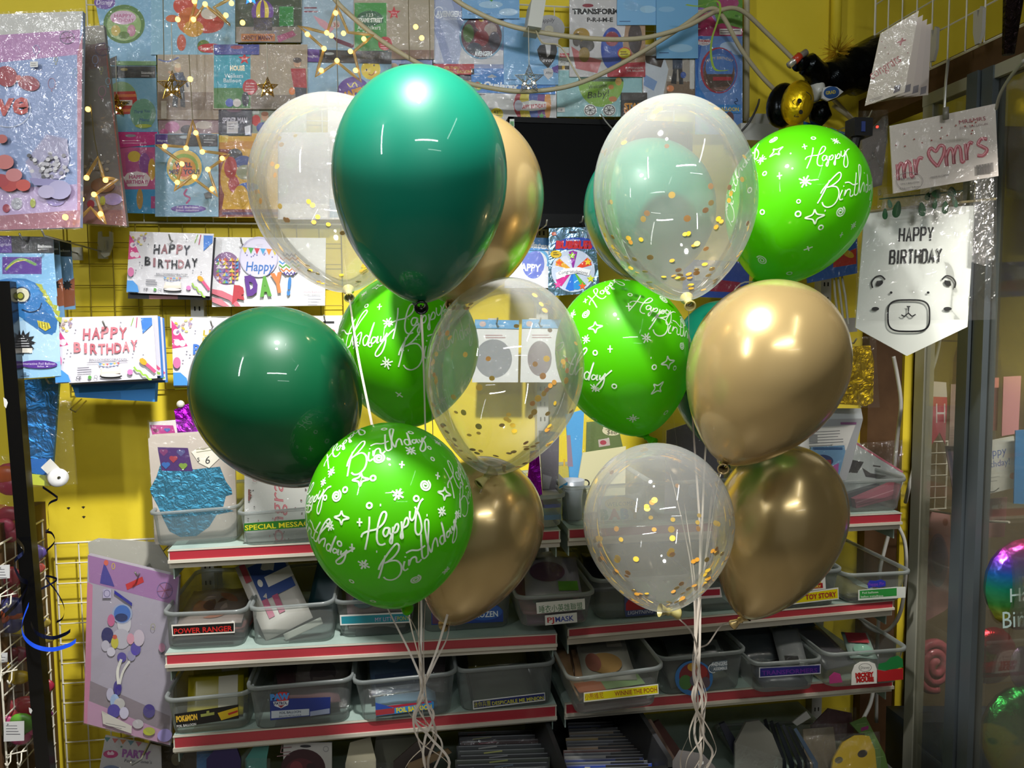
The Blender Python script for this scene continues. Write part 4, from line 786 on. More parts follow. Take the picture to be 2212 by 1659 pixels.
pack('white and blue hero-team pack with a round dark balloon and red strip', R_(934, -8, 1092, 160), 1, '#8d9ac2', lambda a: (a.poly([(936, 0), (975, 0), (1012, 135), (978, 135)], '#a5b0d0'), a.poly([(936, 60), (960, 136), (936, 136)], '#bcc2d8'), a.poly([(1000, 90), (1092, 110), (1092, 139), (990, 139)], '#c9c9cf'), a.text('AVENGERS', 970, 36, 12, '#dfe4f0', width=58, bold=.05, shear=.1), a.text('ASSEMBLE', 975, 43, 4.5, '#dfe4f0', width=38), a.ring(948, 27, 11, 13, 2, '#dfe4f0', a0=40, a1=330), a.ell(1040, 78, 48, 50, '#5f8fae'), a.ell(1040, 78, 44, 46, '#4a2030'), blobs(a, [(1040, 50, 14, 16, '#8a2a2c'), (1012, 72, 12, 20, '#4a6a34'), (1060, 64, 14, 14, '#9a8a84'), (1040, 82, 16, 18, '#7a1f2a'), (1068, 88, 12, 20, '#3a3444'), (1025, 104, 16, 12, '#2c3444'), (1040, 42, 6, 5, '#c79a2c')]), a.text('AVENGERS', 1044, 121, 10, '#d4dce4', width=38, bold=.05), a.text('ASSEMBLE', 1048, 126, 3.5, '#d4dce4', width=28), a.rect(936, 138, 1024, 161, '#b01a24'), a.text('SEE-THRU', 976, 150, 6.5, '#d8b83a', width=32), a.text('BALLOON • BALLON', 980, 158, 6.5, '#d8b83a', width=74)), film=True)
pack('navy and red pack just left of the big blue header card', R_(936, 156, 1022, 214), 0, '#242a4a', lambda a: (a.poly([(970, 170), (1020, 190), (1020, 212), (960, 200)], '#8a2028'), a.poly([(1000, 178), (1020, 172), (1020, 196)], '#c8c8cc')))
pack('sky blue cloud pack at the top edge, left of the white adapter', R_(998, -8, 1122, 40), 3, '#6fa6d8', lambda a: (blobs(a, [(1060, 10, 26, 8, '#a0c4e2'), (1098, 26, 20, 8, '#a9cae6')]), a.bars(1012, 30, 1060, 1, 4, '#2a5a8c', 1.2), a.poly([(1050, -6), (1070, -6), (1062, 4)], '#4a9a3c')), film=True)
pack('sky blue pack with silver, black and white hearts', R_(1088, 38, 1206, 183), 2, '#74acdc', lambda a: (a.ell(1186, 62, 34, 30, '#a2a2a6'), a.ell(1186, 64, 10, 9, '#bdb9a2'), a.text('happily', 1182, 48, 9, '#2c2c30', width=34, shear=.3, rot=4), a.poly([(1165, 86), (1206, 80), (1206, 100), (1190, 116), (1170, 98)], '#b9b9bd'), a.poly([(1160, 108), (1166, 98), (1176, 96), (1183, 102), (1192, 95), (1202, 98), (1204, 112), (1196, 132), (1184, 148), (1166, 130)], '#15151a'), a.poly([(1178, 98), (1190, 98), (1188, 118), (1182, 124)], '#c9c9cb'), a.text('ever', 1184, 134, 9, '#d8d8dc', width=24, shear=.3), a.poly([(1174, 150), (1186, 146), (1196, 150), (1194, 164), (1184, 172), (1175, 162)], '#c9c9cd'), a.text('After', 1186, 160, 6, '#2c2c34', width=16, shear=.3), a.poly([(1192, 146), (1206, 140), (1206, 158), (1196, 156)], '#5a3a94'), a.bars(1094, 172, 1130, 1, 3, '#2a5a8c', 1.2)))
pack('white pack with a big blue header and a striped birthday balloon', R_(1018, 148, 1202, 320), 1, '#c9c9c9', lambda a: (blobs(a, [(1150, 226, 41, 42, '#a82432'), (1136, 226, 14, 40, '#d2c02c'), (1154, 222, 12, 40, '#2a4a9c'), (1172, 226, 12, 38, '#6a2a7c'), (1183, 226, 7, 32, '#cf8a2c')]), a.poly([(1120, 222), (1150, 216), (1180, 220), (1180, 236), (1150, 240), (1122, 238)], '#d8d8d4'), a.text('HAPPY BIRTHDAY!', 1152, 234, 8.5, '#b02430', width=54, bold=.04, rot=3), a.ell(1120, 228, 9, 12, '#b4b4c4'), a.star(1132, 250, 9, '#d8b82c'), a.star(1170, 250, 8, '#4a9a4c'), a.ell(1073, 246, 14, 13, '#dcc800'), a.text('42"', 1073, 246, 7.5, '#2a2a20', width=15), a.line([(1063, 249), (1084, 249)], 1.2, '#2a2a20', 1), a.bars(1066, 257, 1084, 1, 3, '#2a2a20', 2), a.bars(1022, 204, 1054, 1, 3, '#3a3a44', 2)), head=([(1018, 148), (1200, 148), (1200, 204), (1018, 200)], '#1278c8', lambda h: (h.ell(1032, 186, 10, 10, '#2a9a4c'), h.ell(1031, 184, 7, 7, '#c02a34'), h.ell(1035, 188, 5, 5, '#d8c42c'), h.text('Qualatex', 1082, 192, 14, '#e4ecf4', width=76, bold=.05, shear=.15, rot=-3), h.poly([(1052, 166), (1058, 163), (1062, 160), (1068, 163), (1074, 166), (1066, 168), (1056, 168)], '#9aa4ac'), h.bars(1024, 160, 1042, 2, 5, '#a8cbe8', 1.4))))
pack('white robot-figure pack with bold black lettering', R_(1230, -8, 1394, 166), 2, '#c6c4c6', lambda a: (a.text('TRANSFORMERS', 1236, 30, 11, '#1a1a1e', width=128, align='l', bold=.06), a.text('P-R-I-M-E', 1296, 47, 9, '#1a1a1e', width=56, bold=.04), a.ell(1270, 12, 12, 4, '#8a2a3a'), a.poly([(1234, 100), (1268, 122), (1300, 130), (1290, 158), (1244, 148)], '#c06a6a'), a.poly([(1352, 50), (1394, 50), (1394, 140), (1340, 140)], '#a8876a'), a.ell(1322, 105, 24, 46, '#2a4aa8'), a.ell(1322, 84, 15, 16, '#8a2a3c'), blobs(a, [(1256, 76, 18, 16, '#a8862c'), (1268, 98, 16, 14, '#3a342c'), (1246, 86, 9, 14, '#4a4038'), (1262, 118, 12, 16, '#8f7428'), (1372, 82, 15, 34, '#3a2c28')]), a.ell(1349, 115, 15, 13, '#c02028'), a.ell(1349, 115, 13, 11, '#d0c41c'), a.bars(1340, 112, 1358, 2, 5, '#5a1a14', 1.6), a.poly([(1312, 152), (1350, 136), (1394, 134), (1394, 166), (1312, 166)], '#b01a2c'), a.text('SUPERSHAPE', 1370, 149, 4.5, '#e8d8d8', width=38), a.text('FOIL BALLOON', 1372, 155, 4.5, '#e8d8d8', width=36)))
pack('sky blue pack over the corner of the white robot-figure pack', R_(1333, -8, 1422, 54), 3, '#7ab0dc', lambda a: (blobs(a, [(1400, 20, 18, 8, '#9cc6e4')]), a.bars(1338, 46, 1374, 1, 3, '#2a4a7c', 1.4)), film=False)
pack('tall sky blue pack hanging in front of the purple ring pack', R_(1418, -8, 1508, 126), 4, '#6fa8d4', lambda a: (blobs(a, [(1470, 104, 26, 9, '#94bedc'), (1440, 20, 18, 6, '#86b6da')]), a.bars(1424, 114, 1458, 1, 3, '#2a4a7c', 1.6)), film=False)
pack('pale teal pack with a lime baby-carriage balloon', R_(1203, 102, 1394, 252), 1, '#8fc0c4', lambda a: (a.rect(1204, 103, 1235, 152, '#cfcfca'), a.rect(1209, 115, 1232, 124, '#b8202c'), a.text('Fisher-Price', 1220, 122, 4, '#f0e0e0', width=20), a.text('Super', 1221, 136, 8, '#4a4a4a', width=22), a.rect(1206, 142, 1232, 150, '#3a3424'), a.rect(1214, 142, 1220, 150, '#c9a42c'), a.ell(1298, 176, 49, 55, '#86b43c', a0=0, a1=180), a.poly([(1249, 176), (1347, 176), (1345, 170), (1251, 168)], '#3f5a34'), blobs(a, [(1320, 188, 6, 5, '#d08a3c'), (1336, 176, 7, 9, '#d2a24a'), (1324, 214, 9, 6, '#c9824a')]), a.text('Welcome', 1292, 190, 8.5, '#3a4a2c', width=40, rot=8, shear=.2), a.text('Baby!', 1293, 210, 14, '#2f3f26', width=48, rot=6, shear=.2), a.ell(1275, 238, 14, 13, '#d4d6d2'), a.ring(1275, 238, 12, 11, 1.6, '#2a2a2a'), a.ell(1316, 238, 14, 13, '#d4d6d2'), a.ring(1316, 238, 12, 11, 1.6, '#2a2a2a'), [a.line([(c-11*math.cos(k), 238-10*math.sin(k)), (c+11*math.cos(k), 238+10*math.sin(k))], 1.1, '#2a2a2a', 1) for c in (1275, 1316) for k in (0.2, 1.0, 1.8, 2.6)], a.rect(1204, 232, 1220, 242, '#d6d6d2'), a.text('18', 1211, 240, 5, '#3a3a3a', width=8)))
pack('white and tan photo pack left of the blue oval-balloon pack', R_(1388, 96, 1506, 224), 2, '#a39a8e', lambda a: (a.poly([(1389, 130), (1430, 108), (1444, 150), (1432, 210), (1390, 218)], '#c4ccd6'), a.poly([(1392, 160), (1420, 176), (1412, 196), (1390, 184)], '#7f9fcf'), a.poly([(1392, 120), (1436, 122), (1428, 146), (1396, 136)], '#3a2c20'), a.rect(1440, 176, 1505, 208, '#7a6652'), a.rect(1453, 122, 1474, 150, '#26364f'), a.poly([(1455, 148), (1463, 148), (1461, 182), (1449, 180)], '#1c1c20'), a.poly([(1465, 148), (1474, 148), (1476, 182), (1467, 182)], '#1c1c20'), a.ell(1476, 162, 6, 7, '#2f4f9c'), a.ell(1448, 191, 8, 7, '#d8844a'), a.rect(1490, 120, 1500, 192, '#c9c8c4')))
pack('small black pack with orange block lettering, right of the carriage pack', R_(1342, 200, 1398, 262), 3, '#1a1612', lambda a: (a.rect(1343, 200, 1398, 216, '#3f3a34'), a.text('STAR', 1368, 236, 13, '#d8942c', width=40, bold=.05), a.text('WARS', 1369, 250, 13, '#d07a20', width=44, bold=.05)))
pack('purple, pink and green pack at the top right end of the wall', R_(1474, -8, 1604, 94), 2, '#5a8f34', lambda a: (a.ring(1512, 56, 38, 40, 5, '#8a6ab0'), a.ell(1512, 56, 33, 35, '#d4ccc0'), a.poly([(1498, 40), (1530, 26), (1548, 50), (1532, 66), (1506, 60)], '#b02a64'), a.poly([(1500, 66), (1560, 50), (1604, 62), (1604, 92), (1500, 94)], '#a0265c'), a.ell(1572, 6, 24, 14, '#a03a70'), a.rect(1554, 62, 1602, 75, '#d6d0cc'), a.bars(1556, 66, 1600, 2, 5, '#4a2a3a', 1.5), a.line([(1588, 34), (1594, 34)], 4, '#3a6a24', 1)))
pack('blue pack with an oval railway balloon and a red-on-white cloud badge', R_(1502, 78, 1604, 290), 3, '#5f86c2', lambda a: (a.poly([(1503, 80), (1518, 78), (1508, 150), (1512, 222), (1503, 222)], '#1f62b4'), a.poly([(1504, 160), (1512, 190), (1530, 222), (1504, 222)], '#2a78c4'), blobs(a, [(1575, 100, 20, 10, '#a8bcd8'), (1594, 110, 14, 9, '#a8bcd8')]), a.ell(1553, 152, 40, 50, '#a03040'), a.ell(1555, 152, 37, 47, '#3a5ea0'), a.ell(1553, 158, 34, 40, '#6a4a3c'), a.ell(1554, 146, 30, 30, '#4a74b4'), a.poly([(1524, 160), (1584, 160), (1576, 186), (1534, 190)], '#4a3a30'), a.text('HAPPY BIRTHDAY', 1554, 128, 6, '#cbb48a', width=58, arc=60), a.poly([(1506, 90), (1512, 84), (1522, 86), (1532, 84), (1537, 91), (1530, 97), (1518, 99), (1508, 96)], '#dcdfe4'), a.text('THOMAS', 1521, 91, 5, '#b8222c', width=26, bold=.05), a.text('& FRIENDS', 1521, 96.5, 3.6, '#b8222c', width=20), a.rect(1540, 166, 1580, 174, '#a02a34'), a.rect(1503, 226, 1600, 245, '#2f7fc4'), a.text('FOIL BALLOON', 1563, 240, 8, '#d2b83a', width=66, bold=.03), a.ell(1576, 255, 9, 14, '#6a4a4a'), a.line([(1590, 212), (1594, 218), (1586, 220), (1592, 226)], 1.3, '#2a3a5a', 2)))
# second and third rows, left
pack('sky blue pack with green and red round balloons under a black header', [(232, 142), (337, 142), (341, 284), (250, 284)], 1, '#74a6c4', lambda a: (a.ell(262, 212, 34, 36, '#7f9f74'), a.poly([(246, 198), (292, 197), (297, 220), (292, 246), (250, 247)], '#b02a28'), a.poly([(246, 204), (294, 203), (295, 209), (247, 210)], '#d0703c'), a.poly([(248, 236), (294, 235), (293, 241), (249, 242)], '#d0703c'), a.rect(256, 216, 286, 228, '#c9c4bc'), a.bars(260, 220, 284, 2, 4, '#3a2a4a', 1.6), a.ell(309, 246, 28, 33, '#6a9a84'), a.text('Thank You', 307, 244, 7, '#2a3f8c', width=34, shear=.2, rot=4), a.text('Merci', 312, 262, 7, '#3a5aa8', width=22, shear=.2), a.ell(310, 272, 18, 4, '#a8b84a')), head=([(236, 143), (336, 143), (336, 168), (238, 168)], '#16161a', lambda h: (h.text('Standard', 319, 160, 6, '#d8d8d8', width=28), h.bars(305, 164, 333, 1, 3, '#c0c0c0', 1), h.ell(268, 150, 8, 3, '#8a7a3c'))))
pack('tan photo pack with a boy in navy beside a window', R_(340, 118, 472, 258), 2, '#a79883', lambda a: (a.rect(341, 199, 471, 257, '#83705f'), a.rect(341, 238, 471, 257, '#94826e'), a.rect(466, 118, 472, 200, '#d0ccc4'), a.line([(342, 128), (362, 133), (386, 124)], 3, '#5a68a4'), a.ell(384, 147, 7, 9, '#d2a888'), a.ell(384, 142, 7, 5, '#d6c29a'), a.poly([(372, 158), (396, 156), (398, 182), (374, 186)], '#23304c'), a.line([(374, 162), (364, 154)], 5, '#cfa484', 1), a.line([(396, 164), (406, 188)], 4, '#23304c', 1), a.poly([(376, 184), (387, 184), (383, 232), (372, 230)], '#181a22'), a.poly([(388, 184), (397, 182), (400, 232), (390, 230)], '#181a22'), a.rect(348, 218, 360, 256, '#c2bbae')))
pack('teal clubhouse pack with a photo of a boy in red', R_(460, 96, 664, 236), 3, '#a89a86', lambda a: (a.rect(462, 118, 541, 200, '#2aa0b8'), a.rect(462, 190, 541, 234, '#3f7a34'), a.text('HOUSE', 513, 152, 10, '#e8e4c4', width=32, bold=.06), a.text('Walkers', 505, 168, 9, '#e0ecf0', width=40), a.text('Balloon', 502, 178, 9, '#e0ecf0', width=38), a.star(528, 127, 14, '#c22a34'), a.text('Giant', 528, 129, 4, '#f0d0d0', width=12), a.ell(540, 188, 16, 17, '#b42a34'), a.text("It's the", 540, 182, 4, '#f4e0e0', width=16), a.text('balloon', 540, 188, 4, '#f4e0e0', width=18), a.text('that walks', 540, 194, 4, '#f4e0e0', width=22), a.text('on air!', 540, 200, 4, '#f4e0e0', width=15), a.rect(541, 205, 663, 235, '#7f7263'), blobs(a, [(496, 222, 9, 9, '#3f5ab0'), (512, 222, 9, 9, '#c9c4c0'), (530, 214, 8, 16, '#20242a'), (631, 197, 7, 8, '#d8782c'), (642, 136, 8, 10, '#c49a7c'), (642, 130, 9, 6, '#3a2a20')]), a.poly([(628, 148), (660, 148), (663, 190), (634, 188)], '#a8242c'), a.poly([(636, 188), (662, 190), (662, 220), (640, 218)], '#30303c'), a.rect(462, 96, 560, 118, '#33459a'), a.ell(512, 102, 14, 4, '#8a2a4a')))
pack('pack with a yellow smiley disc and a purple birthday balloon', R_(660, 104, 846, 228), 2, '#8ab2d0', lambda a: (a.ell(801, 150, 21, 22, '#dfc832'), a.ell(792, 151, 1.8, 2.4, '#2c2410'), a.ell(808, 141, 1.8, 2.4, '#2c2410'), a.line([(796, 160), (804, 162), (811, 153)], 1.6, '#a02a20'), a.ell(764, 200, 36, 34, '#5a3a9c'), a.text('HAPPY', 766, 206, 13, '#e0a02c', width=56, rot=18, bold=.06), a.line([(750, 180), (758, 188), (766, 178), (772, 188)], 2, '#d8c43c'), a.poly([(698, 222), (703, 200), (708, 222)], '#b02a30')), head=([(661, 106), (846, 112), (846, 138), (661, 134)], '#17171b', lambda h: (h.poly([(661, 106), (690, 107), (690, 134), (661, 133)], '#5a3496'), h.text('Anagram', 675, 124, 6, '#d8d0e8', width=24), h.ell(712, 116, 10, 3, '#9aa4a8'))))
pack('blue photo pack just above the large teal balloon', R_(830, 126, 940, 190), 1, '#7f8fc0', lambda a: (a.rect(866, 128, 908, 180, '#5a74b4'), a.ell(850, 150, 12, 14, '#c8a890'), a.ell(890, 148, 9, 11, '#d8d4d0'), a.rect(862, 138, 890, 142, '#1c1c24')))
pack('dark navy pack with jagged pale lettering', R_(472, 230, 544, 294), 2, '#2a2638', lambda a: (a.text('SPIDER-MAN', 507, 266, 12, '#b8b4c4', width=54, bold=.03, shear=.1), a.rect(490, 262, 514, 288, '#c4c0c4'), a.bars(493, 268, 511, 3, 5, '#5a5a6a', 1.3), a.ell(506, 238, 16, 4, '#6a4a5c'), a.poly([(528, 274), (541, 270), (541, 290), (530, 292)], '#d4d4dc')))
pack('small photo pack with a red balloon and a child in blue', R_(540, 230, 662, 292), 1, '#8f9a84', lambda a: (a.ell(553, 260, 10, 12, '#c02f2c'), a.ell(572, 252, 8, 9, '#d0a080'), a.ell(572, 246, 8, 5, '#9a5a34'), a.ell(568, 276, 14, 12, '#2f3f94'), a.ell(603, 246, 12, 8, '#a02830'), a.rect(541, 232, 560, 246, '#c4c8c0')))
pack('narrow pink and brown pack strip under the tan photo pack', R_(342, 256, 474, 294), 1, '#9a7f84', lambda a: (blobs(a, [(372, 274, 16, 12, '#b8709c'), (404, 280, 14, 10, '#3a3038'), (440, 270, 18, 9, '#c4b8b0'), (354, 286, 9, 8, '#c05a90')])))
pack('pink princess-style birthday pack with a magenta header', [(250, 284), (342, 284), (345, 462), (270, 460)], 2, '#3f94c8', lambda a: (a.poly([(258, 318), (338, 318), (341, 409), (266, 409)], '#c4588f'), a.poly([(270, 330), (300, 322), (330, 330), (334, 372), (272, 372)], '#b0508c'), blobs(a, [(290, 338, 14, 12, '#d0b044'), (312, 352, 12, 22, '#8a4a94'), (328, 366, 8, 24, '#cfa23c')]), a.poly([(267, 384), (275, 374), (296, 370), (316, 374), (325, 384), (318, 402), (276, 403)], '#e2d4da'), a.text('HAPPY', 296, 386, 8, '#b84a80', width=34, bold=.03), a.text('BIRTHDAY!', 296, 397, 8, '#b84a80', width=46, bold=.03), a.ell(302, 430, 7, 22, '#b08a4a'), a.rect(326, 424, 340, 450, '#b04a84')), head=([(251, 285), (340, 285), (338, 312), (252, 320)], '#c22a80', lambda h: (h.ell(282, 293, 12, 3, '#8a8a94'), h.bars(266, 304, 320, 2, 5, '#e0a8c8', 1.4))))
pack('light blue farewell pack with a round yellow balloon', R_(335, 289, 472, 468), 3, '#86b0cc', lambda a: (a.ell(398, 364, 42, 43, '#3f8fb8'), a.ell(398, 362, 38, 39, '#d8b83a'), a.ell(398, 362, 31, 30, '#8fae3c'), a.ell(398, 364, 25, 24, '#dc9a30'), a.ell(398, 366, 17, 16, '#cf5a34'), a.text("WE'LL", 396, 361, 10, '#2a2434', width=38, bold=.04), a.text('MISS YOU!', 398, 376, 10, '#2a2434', width=66, bold=.04), a.line([(404, 408), (398, 420), (410, 428), (402, 440)], 4, '#a8407c'), a.ell(407, 451, 38, 8, '#5a3a9c'), a.text('Foil Balloon', 405, 450, 5, '#e0d8ec', width=46), a.text('Ballon métallique', 405, 456, 4, '#e0d8ec', width=50), a.poly([(440, 418), (456, 412), (458, 428), (444, 430)], '#4a5a6a')), head=([(336, 290), (470, 290), (470, 316), (336, 316)], '#15151a', lambda h: (h.poly([(336, 290), (362, 290), (362, 314), (336, 314)], '#4f2f88'), h.text('Anagram', 350, 306, 5, '#d8d0e8', width=22), h.bars(440, 302, 468, 2, 5, '#b8b8bc', 1.4), h.ell(400, 296, 12, 3.5, '#8f9aa0'))))
pack('yellow hero pack with red and dark shapes, cut off by the clear balloon', R_(458, 288, 600, 470), 2, '#d6a41c', lambda a: (a.rect(459, 305, 600, 322, '#c88a14'), a.text('JUSTICE', 476, 299, 6.5, '#d9c23a', width=34, bold=.05), a.text('LEAGUE', 476, 307, 6.5, '#d9c23a', width=32, bold=.05), a.poly([(462, 322), (500, 322), (478, 460), (460, 460)], '#7a2420'), a.ell(516, 384, 40, 60, '#c99a18'), blobs(a, [(508, 335, 16, 14, '#2c2a34'), (525, 350, 20, 14, '#40508a'), (498, 362, 14, 24, '#a8262a'), (530, 372, 20, 16, '#8a8f74'), (505, 398, 12, 18, '#a42426'), (536, 404, 22, 10, '#3a62b0'), (520, 424, 16, 24, '#cfa020')]), a.rect(459, 452, 600, 468, '#7a2f1c'), a.rect(480, 458, 600, 464, '#4a2a50')))

pack('pale lilac pack behind the upper left clear confetti balloon', R_(600, 286, 712, 474), 1, '#c4c0cc', lambda a: a.rect(604, 440, 708, 470, '#d8d4d8'))
pack('white pack with a rosy disc behind the upper left clear balloon', R_(708, 226, 850, 474), 0, '#d4d0d2', lambda a: (a.ell(760, 330, 40, 44, '#c8a4ac'), a.rect(712, 430, 846, 470, '#9fb4cc')))
# ------------------------------------------------------------------ wall grid behind the hanging packs
def wiregrid(name, label, O, ux, uz, nx, nz, r=0.0016, mat=None, group='wire grid panels'):
    """O: lower corner; ux, uz: one mesh step across and up"""
    m = MB(); O, ux, uz = V(O), V(ux), V(uz); n = ux.cross(uz).normalized()*r*1.6
    for i in range(nx+1): m.tube([O+ux*i, O+ux*i+uz*nz], r*(1.5 if i in (0, nx) else 1), mat or WIRE, 5, cap=False)
    for k in range(nz+1): m.tube([O+uz*k+n, O+uz*k+ux*nx+n], r*(1.5 if k in (0, nz) else 1), mat or WIRE, 5, cap=False)
    return m.build(name, label=label, cat='wire grid', group=group)
GR1 = C('#8f7d2a', 0.4, 0.5)
o = P(155, 846, 2.285); e = P(206.5, 846, 2.285); u_ = P(155, 800.5, 2.285)
wiregrid('wire_grid', 'fine wire grid on the yellow wall behind the lettered banner packs', (o.x, 2.285, o.z), (e.x-o.x, 0, 0), (0, 0, u_.z-o.z), 12, 8, 0.0013, GR1)
o = P(210, 480, 2.272); e = P(261, 480, 2.272); u_ = P(210, 434, 2.272)
wiregrid('wire_grid', 'wire grid on the yellow wall behind the upper foil balloon packs', (o.x, 2.272, o.z), (e.x-o.x, 0, 0), (0, 0, (u_.z-o.z)), 27, 11, 0.0016)

# ------------------------------------------------------------------ lettered banner packs
GB = 'lettered birthday banner packs'
def hbd(q, cols):
    f = bil(q); sx = math.dist(q[0], q[1])/218; rot = math.degrees(math.atan2(q[0][1]-q[1][1], q[1][0]-q[0][0]))
    def art(a):
        T = lambda t, u, v, h, c, w, **k: a.text(t, *f(u, v), h*sx, c, width=w*sx, rot=rot, **k)
        pg = lambda uv, c: a.poly([f(*p) for p in uv], c)
        pg([(0, .02), (.16, .02), (.12, .16), (0, .2)], '#ded4d2'); pg([(0, .05), (.05, .14), (.15, .42), (.0, .46)], '#d24a86')
        for u, v in ((.045, .22), (.05, .37), (.10, .38)): x, y = f(u, v); a.ell(x, y, 7*sx, 7*sx, '#e9d4de')
        rg = random.Random(3)
        for i in range(16): x, y = f(rg.uniform(.02, .2), rg.uniform(.02, .22)); a.ell(x, y, 4*sx, 2.5*sx, rg.choice(['#cbb64a', '#b8a2a0', '#d6c882', '#9a8aa8']), 8, rg.uniform(0, 180))
        pg([(.88, .03), (.99, .03), (.99, .14), (.89, .28)], '#3f78c8')
        a.line([f(.78, .15), f(.81, .02)], 1.6, '#7fae2c', 1); a.line([f(.83, .18), f(.845, .02)], 1.8, '#b03060', 1)
        n = len('HAPPY')
        for i, ch in enumerate('HAPPY'): T(ch, .335+i*.09, .345+.010*abs(i-2)-.02, 23, cols[i % len(cols)], 17.5, bold=.03, shear=.08)
        for i, ch in enumerate('BIRTHDAY'): T(ch, .235+i*.08, .525+.05*math.sin(math.pi*(i+.5)/8), 21, cols[(i+5) % len(cols)], 6 if ch == 'I' else 15.5, bold=.03)
        T('BALLOONDECORATION', .53, .685, 4.6, '#4a4a52', 80); a.line([f(.32, .705), f(.73, .70)], .9*sx, '#5a5a62', 1)
        for i in range(3): a.line([f(.225, .78+.035*i), f(.36-.02*(i == 0), .777+.035*i)], 1.8*sx, '#77777f', 1)
        T('CE', .23, .945, 5.5, '#55555c', 11, bold=.03); x, y = f(.34, .93); a.ell(x, y, 4*sx, 4*sx, '#5a9a4a'); x, y = f(.4, .93); a.ring(x, y, 4*sx, 4*sx, .9*sx, '#77777f', 14)
        pg([(.44, .90), (.46, .80), (.64, .79), (.65, .89)], '#e2cdbd'); pg([(.46, .80), (.64, .79), (.63, .85), (.465, .86)], '#e9dcd0')
        x, y = f(.55, .93); a.ell(x, y, 24*sx, 4*sx, '#1c1c22', rot=-rot); x, y = f(.55, .915); a.ell(x, y, 22*sx, 3.4*sx, '#e6ded6', rot=-rot)
        a.line([f(.43, .71), f(.5, .735), f(.6, .735), f(.65, .70)], .9*sx, '#4a6a9a'); a.line([f(.45, .77), f(.53, .795), f(.63, .76)], .9*sx, '#4a6a9a')
        for k in range(6): x, y = f(.45+.036*k, .725+.005*math.sin(k)); a.poly([(x-3*sx, y), (x+3*sx, y), (x, y+5*sx)], ['#4a90c0', '#d0b44a', '#c05a5a'][k % 3])
        a.line([f(.78+.028*k, .80+.035*k+(.03 if k % 2 else 0)) for k in range(7)], 4*sx, '#8fb84a', 4)
        a.line([f(.87, .735), f(.9, .76), f(.99, .9)], 7*sx, '#c9527c', 2); x, y = f(.875, .725); a.ell(x, y, 9*sx, 6*sx, '#c9992c', rot=40)
        x, y = f(.74, .88); a.ell(x, y, 6*sx, 6*sx, '#c47ab0'); x, y = f(.04, .66); a.ell(x, y, 8*sx, 12*sx, '#c8709c')
        pg([(0, .8), (.07, .8), (.13, .88), (.15, .985), (.0, .985)], '#4a8fd0')
        for u, v in ((.23, .2), (.82, .43), (.88, .62), (.17, .55), (.14, .5), (.78, .6), (.68, .1), (.1, .63)): a.star(*f(u, v), 2.6*sx, '#6a6a74')
    return art
HA = [(280, 500), (462, 505), (453, 640), (273, 632)]
pack('white banner pack with black and rose letters', HA, 0, '#d2d0d4', hbd(HA, ['#22222a', '#8a5a60', '#1c1c24', '#9a6a70', '#3a3a44', '#18181e', '#8f6068']), group=GB, name='banner_pack', Y=2.16, cat='banner pack', yaw=3)
pack('second white banner pack directly behind the black-lettered one, its black end showing', [(284, 508), (466, 513), (456, 648), (276, 645)], 0, '#17171c', lambda a: a.rect(322, 637, 384, 646, '#8a5a5c'), group=GB, name='banner_pack', Y=2.175, cat='banner pack', yaw=3, film=False)
HB = [(111, 686), (330, 682), (339, 817), (120, 829)]
pack('white banner pack with rose-pink letters, at the front of its stack', HB, 0, '#dcd8e2', hbd(HB, ['#c4727e', '#b8646f', '#cc8088']), group=GB, name='banner_pack', Y=1.98, cat='banner pack', yaw=-2)
for i, (dx, dy, c) in enumerate(((10, -1, '#c8c6d4'), (15, 2, '#3f74b8'), (20, 5, '#c4c4d0'), (24, 8, '#3a6cb0'))):
    q = [(x+dx, y+dy*0.6) for x, y in HB]; q = [(q[0][0]+12, q[0][1]), q[1], (q[2][0]-1, q[2][1]+dy-4), (q[3][0]+10, q[3][1]+dy-6)]
    pack(['second pack in the rose-letter stack, just its right edge showing', 'third pack in the rose-letter stack, blue edge showing', 'fourth pack in the rose-letter stack, pale edge showing', 'rear pack in the rose-letter stack, blue edge showing'][i], q, 0, c, (lambda a, q=q: (a.line([bil(q)(.93, .8), bil(q)(.99, .9)], 6, '#c9527c', 1), a.line([bil(q)(.9, .9), bil(q)(.99, .97)], 5, '#8fb84a', 1))) if i in (0, 2) else None, group=GB, name='banner_pack', Y=2.0+0.018*i, cat='banner pack', yaw=-2, film=i == 0)
q = [(150, 818), (337, 812), (334, 868), (164, 858)]
m = MB(); pl = plane(245, 845, 2.06, -4, -2); a = Art(pl, q, '#2f86d0', 0.02); a.poly([(160, 852), (260, 846), (262, 862), (166, 858)], '#2878bc'); a.poly([(300, 828), (336, 820), (335, 836), (270, 842)], '#4a9be0'); a.build('folded_bag', label='folded bright blue foil bag hanging under the rose-letter banner packs', cat='folded foil bag')
HC = [(370, 684), (592, 690), (596, 832), (375, 835)]
pack('white banner pack with rainbow letters, half behind the bottle green balloon', HC, 0, '#e0dce4', hbd(HC, ['#b8a43c', '#c24a6a', '#4aa0b8', '#8a4aa0', '#d0803c', '#3f6fc0', '#4aa04a']), group=GB, name='banner_pack', Y=2.10, cat='banner pack')
a = Art(plane(420, 838, 2.115), [(374, 826), (470, 822), (470, 838), (378, 842)], '#b8b020', 0.004, 0.25); a.build('folded_bag', label='yellow-green foil folded under the rainbow-letter banner pack', cat='folded foil bag')
HD = [(457, 512), (704, 514), (702, 660), (458, 663)]
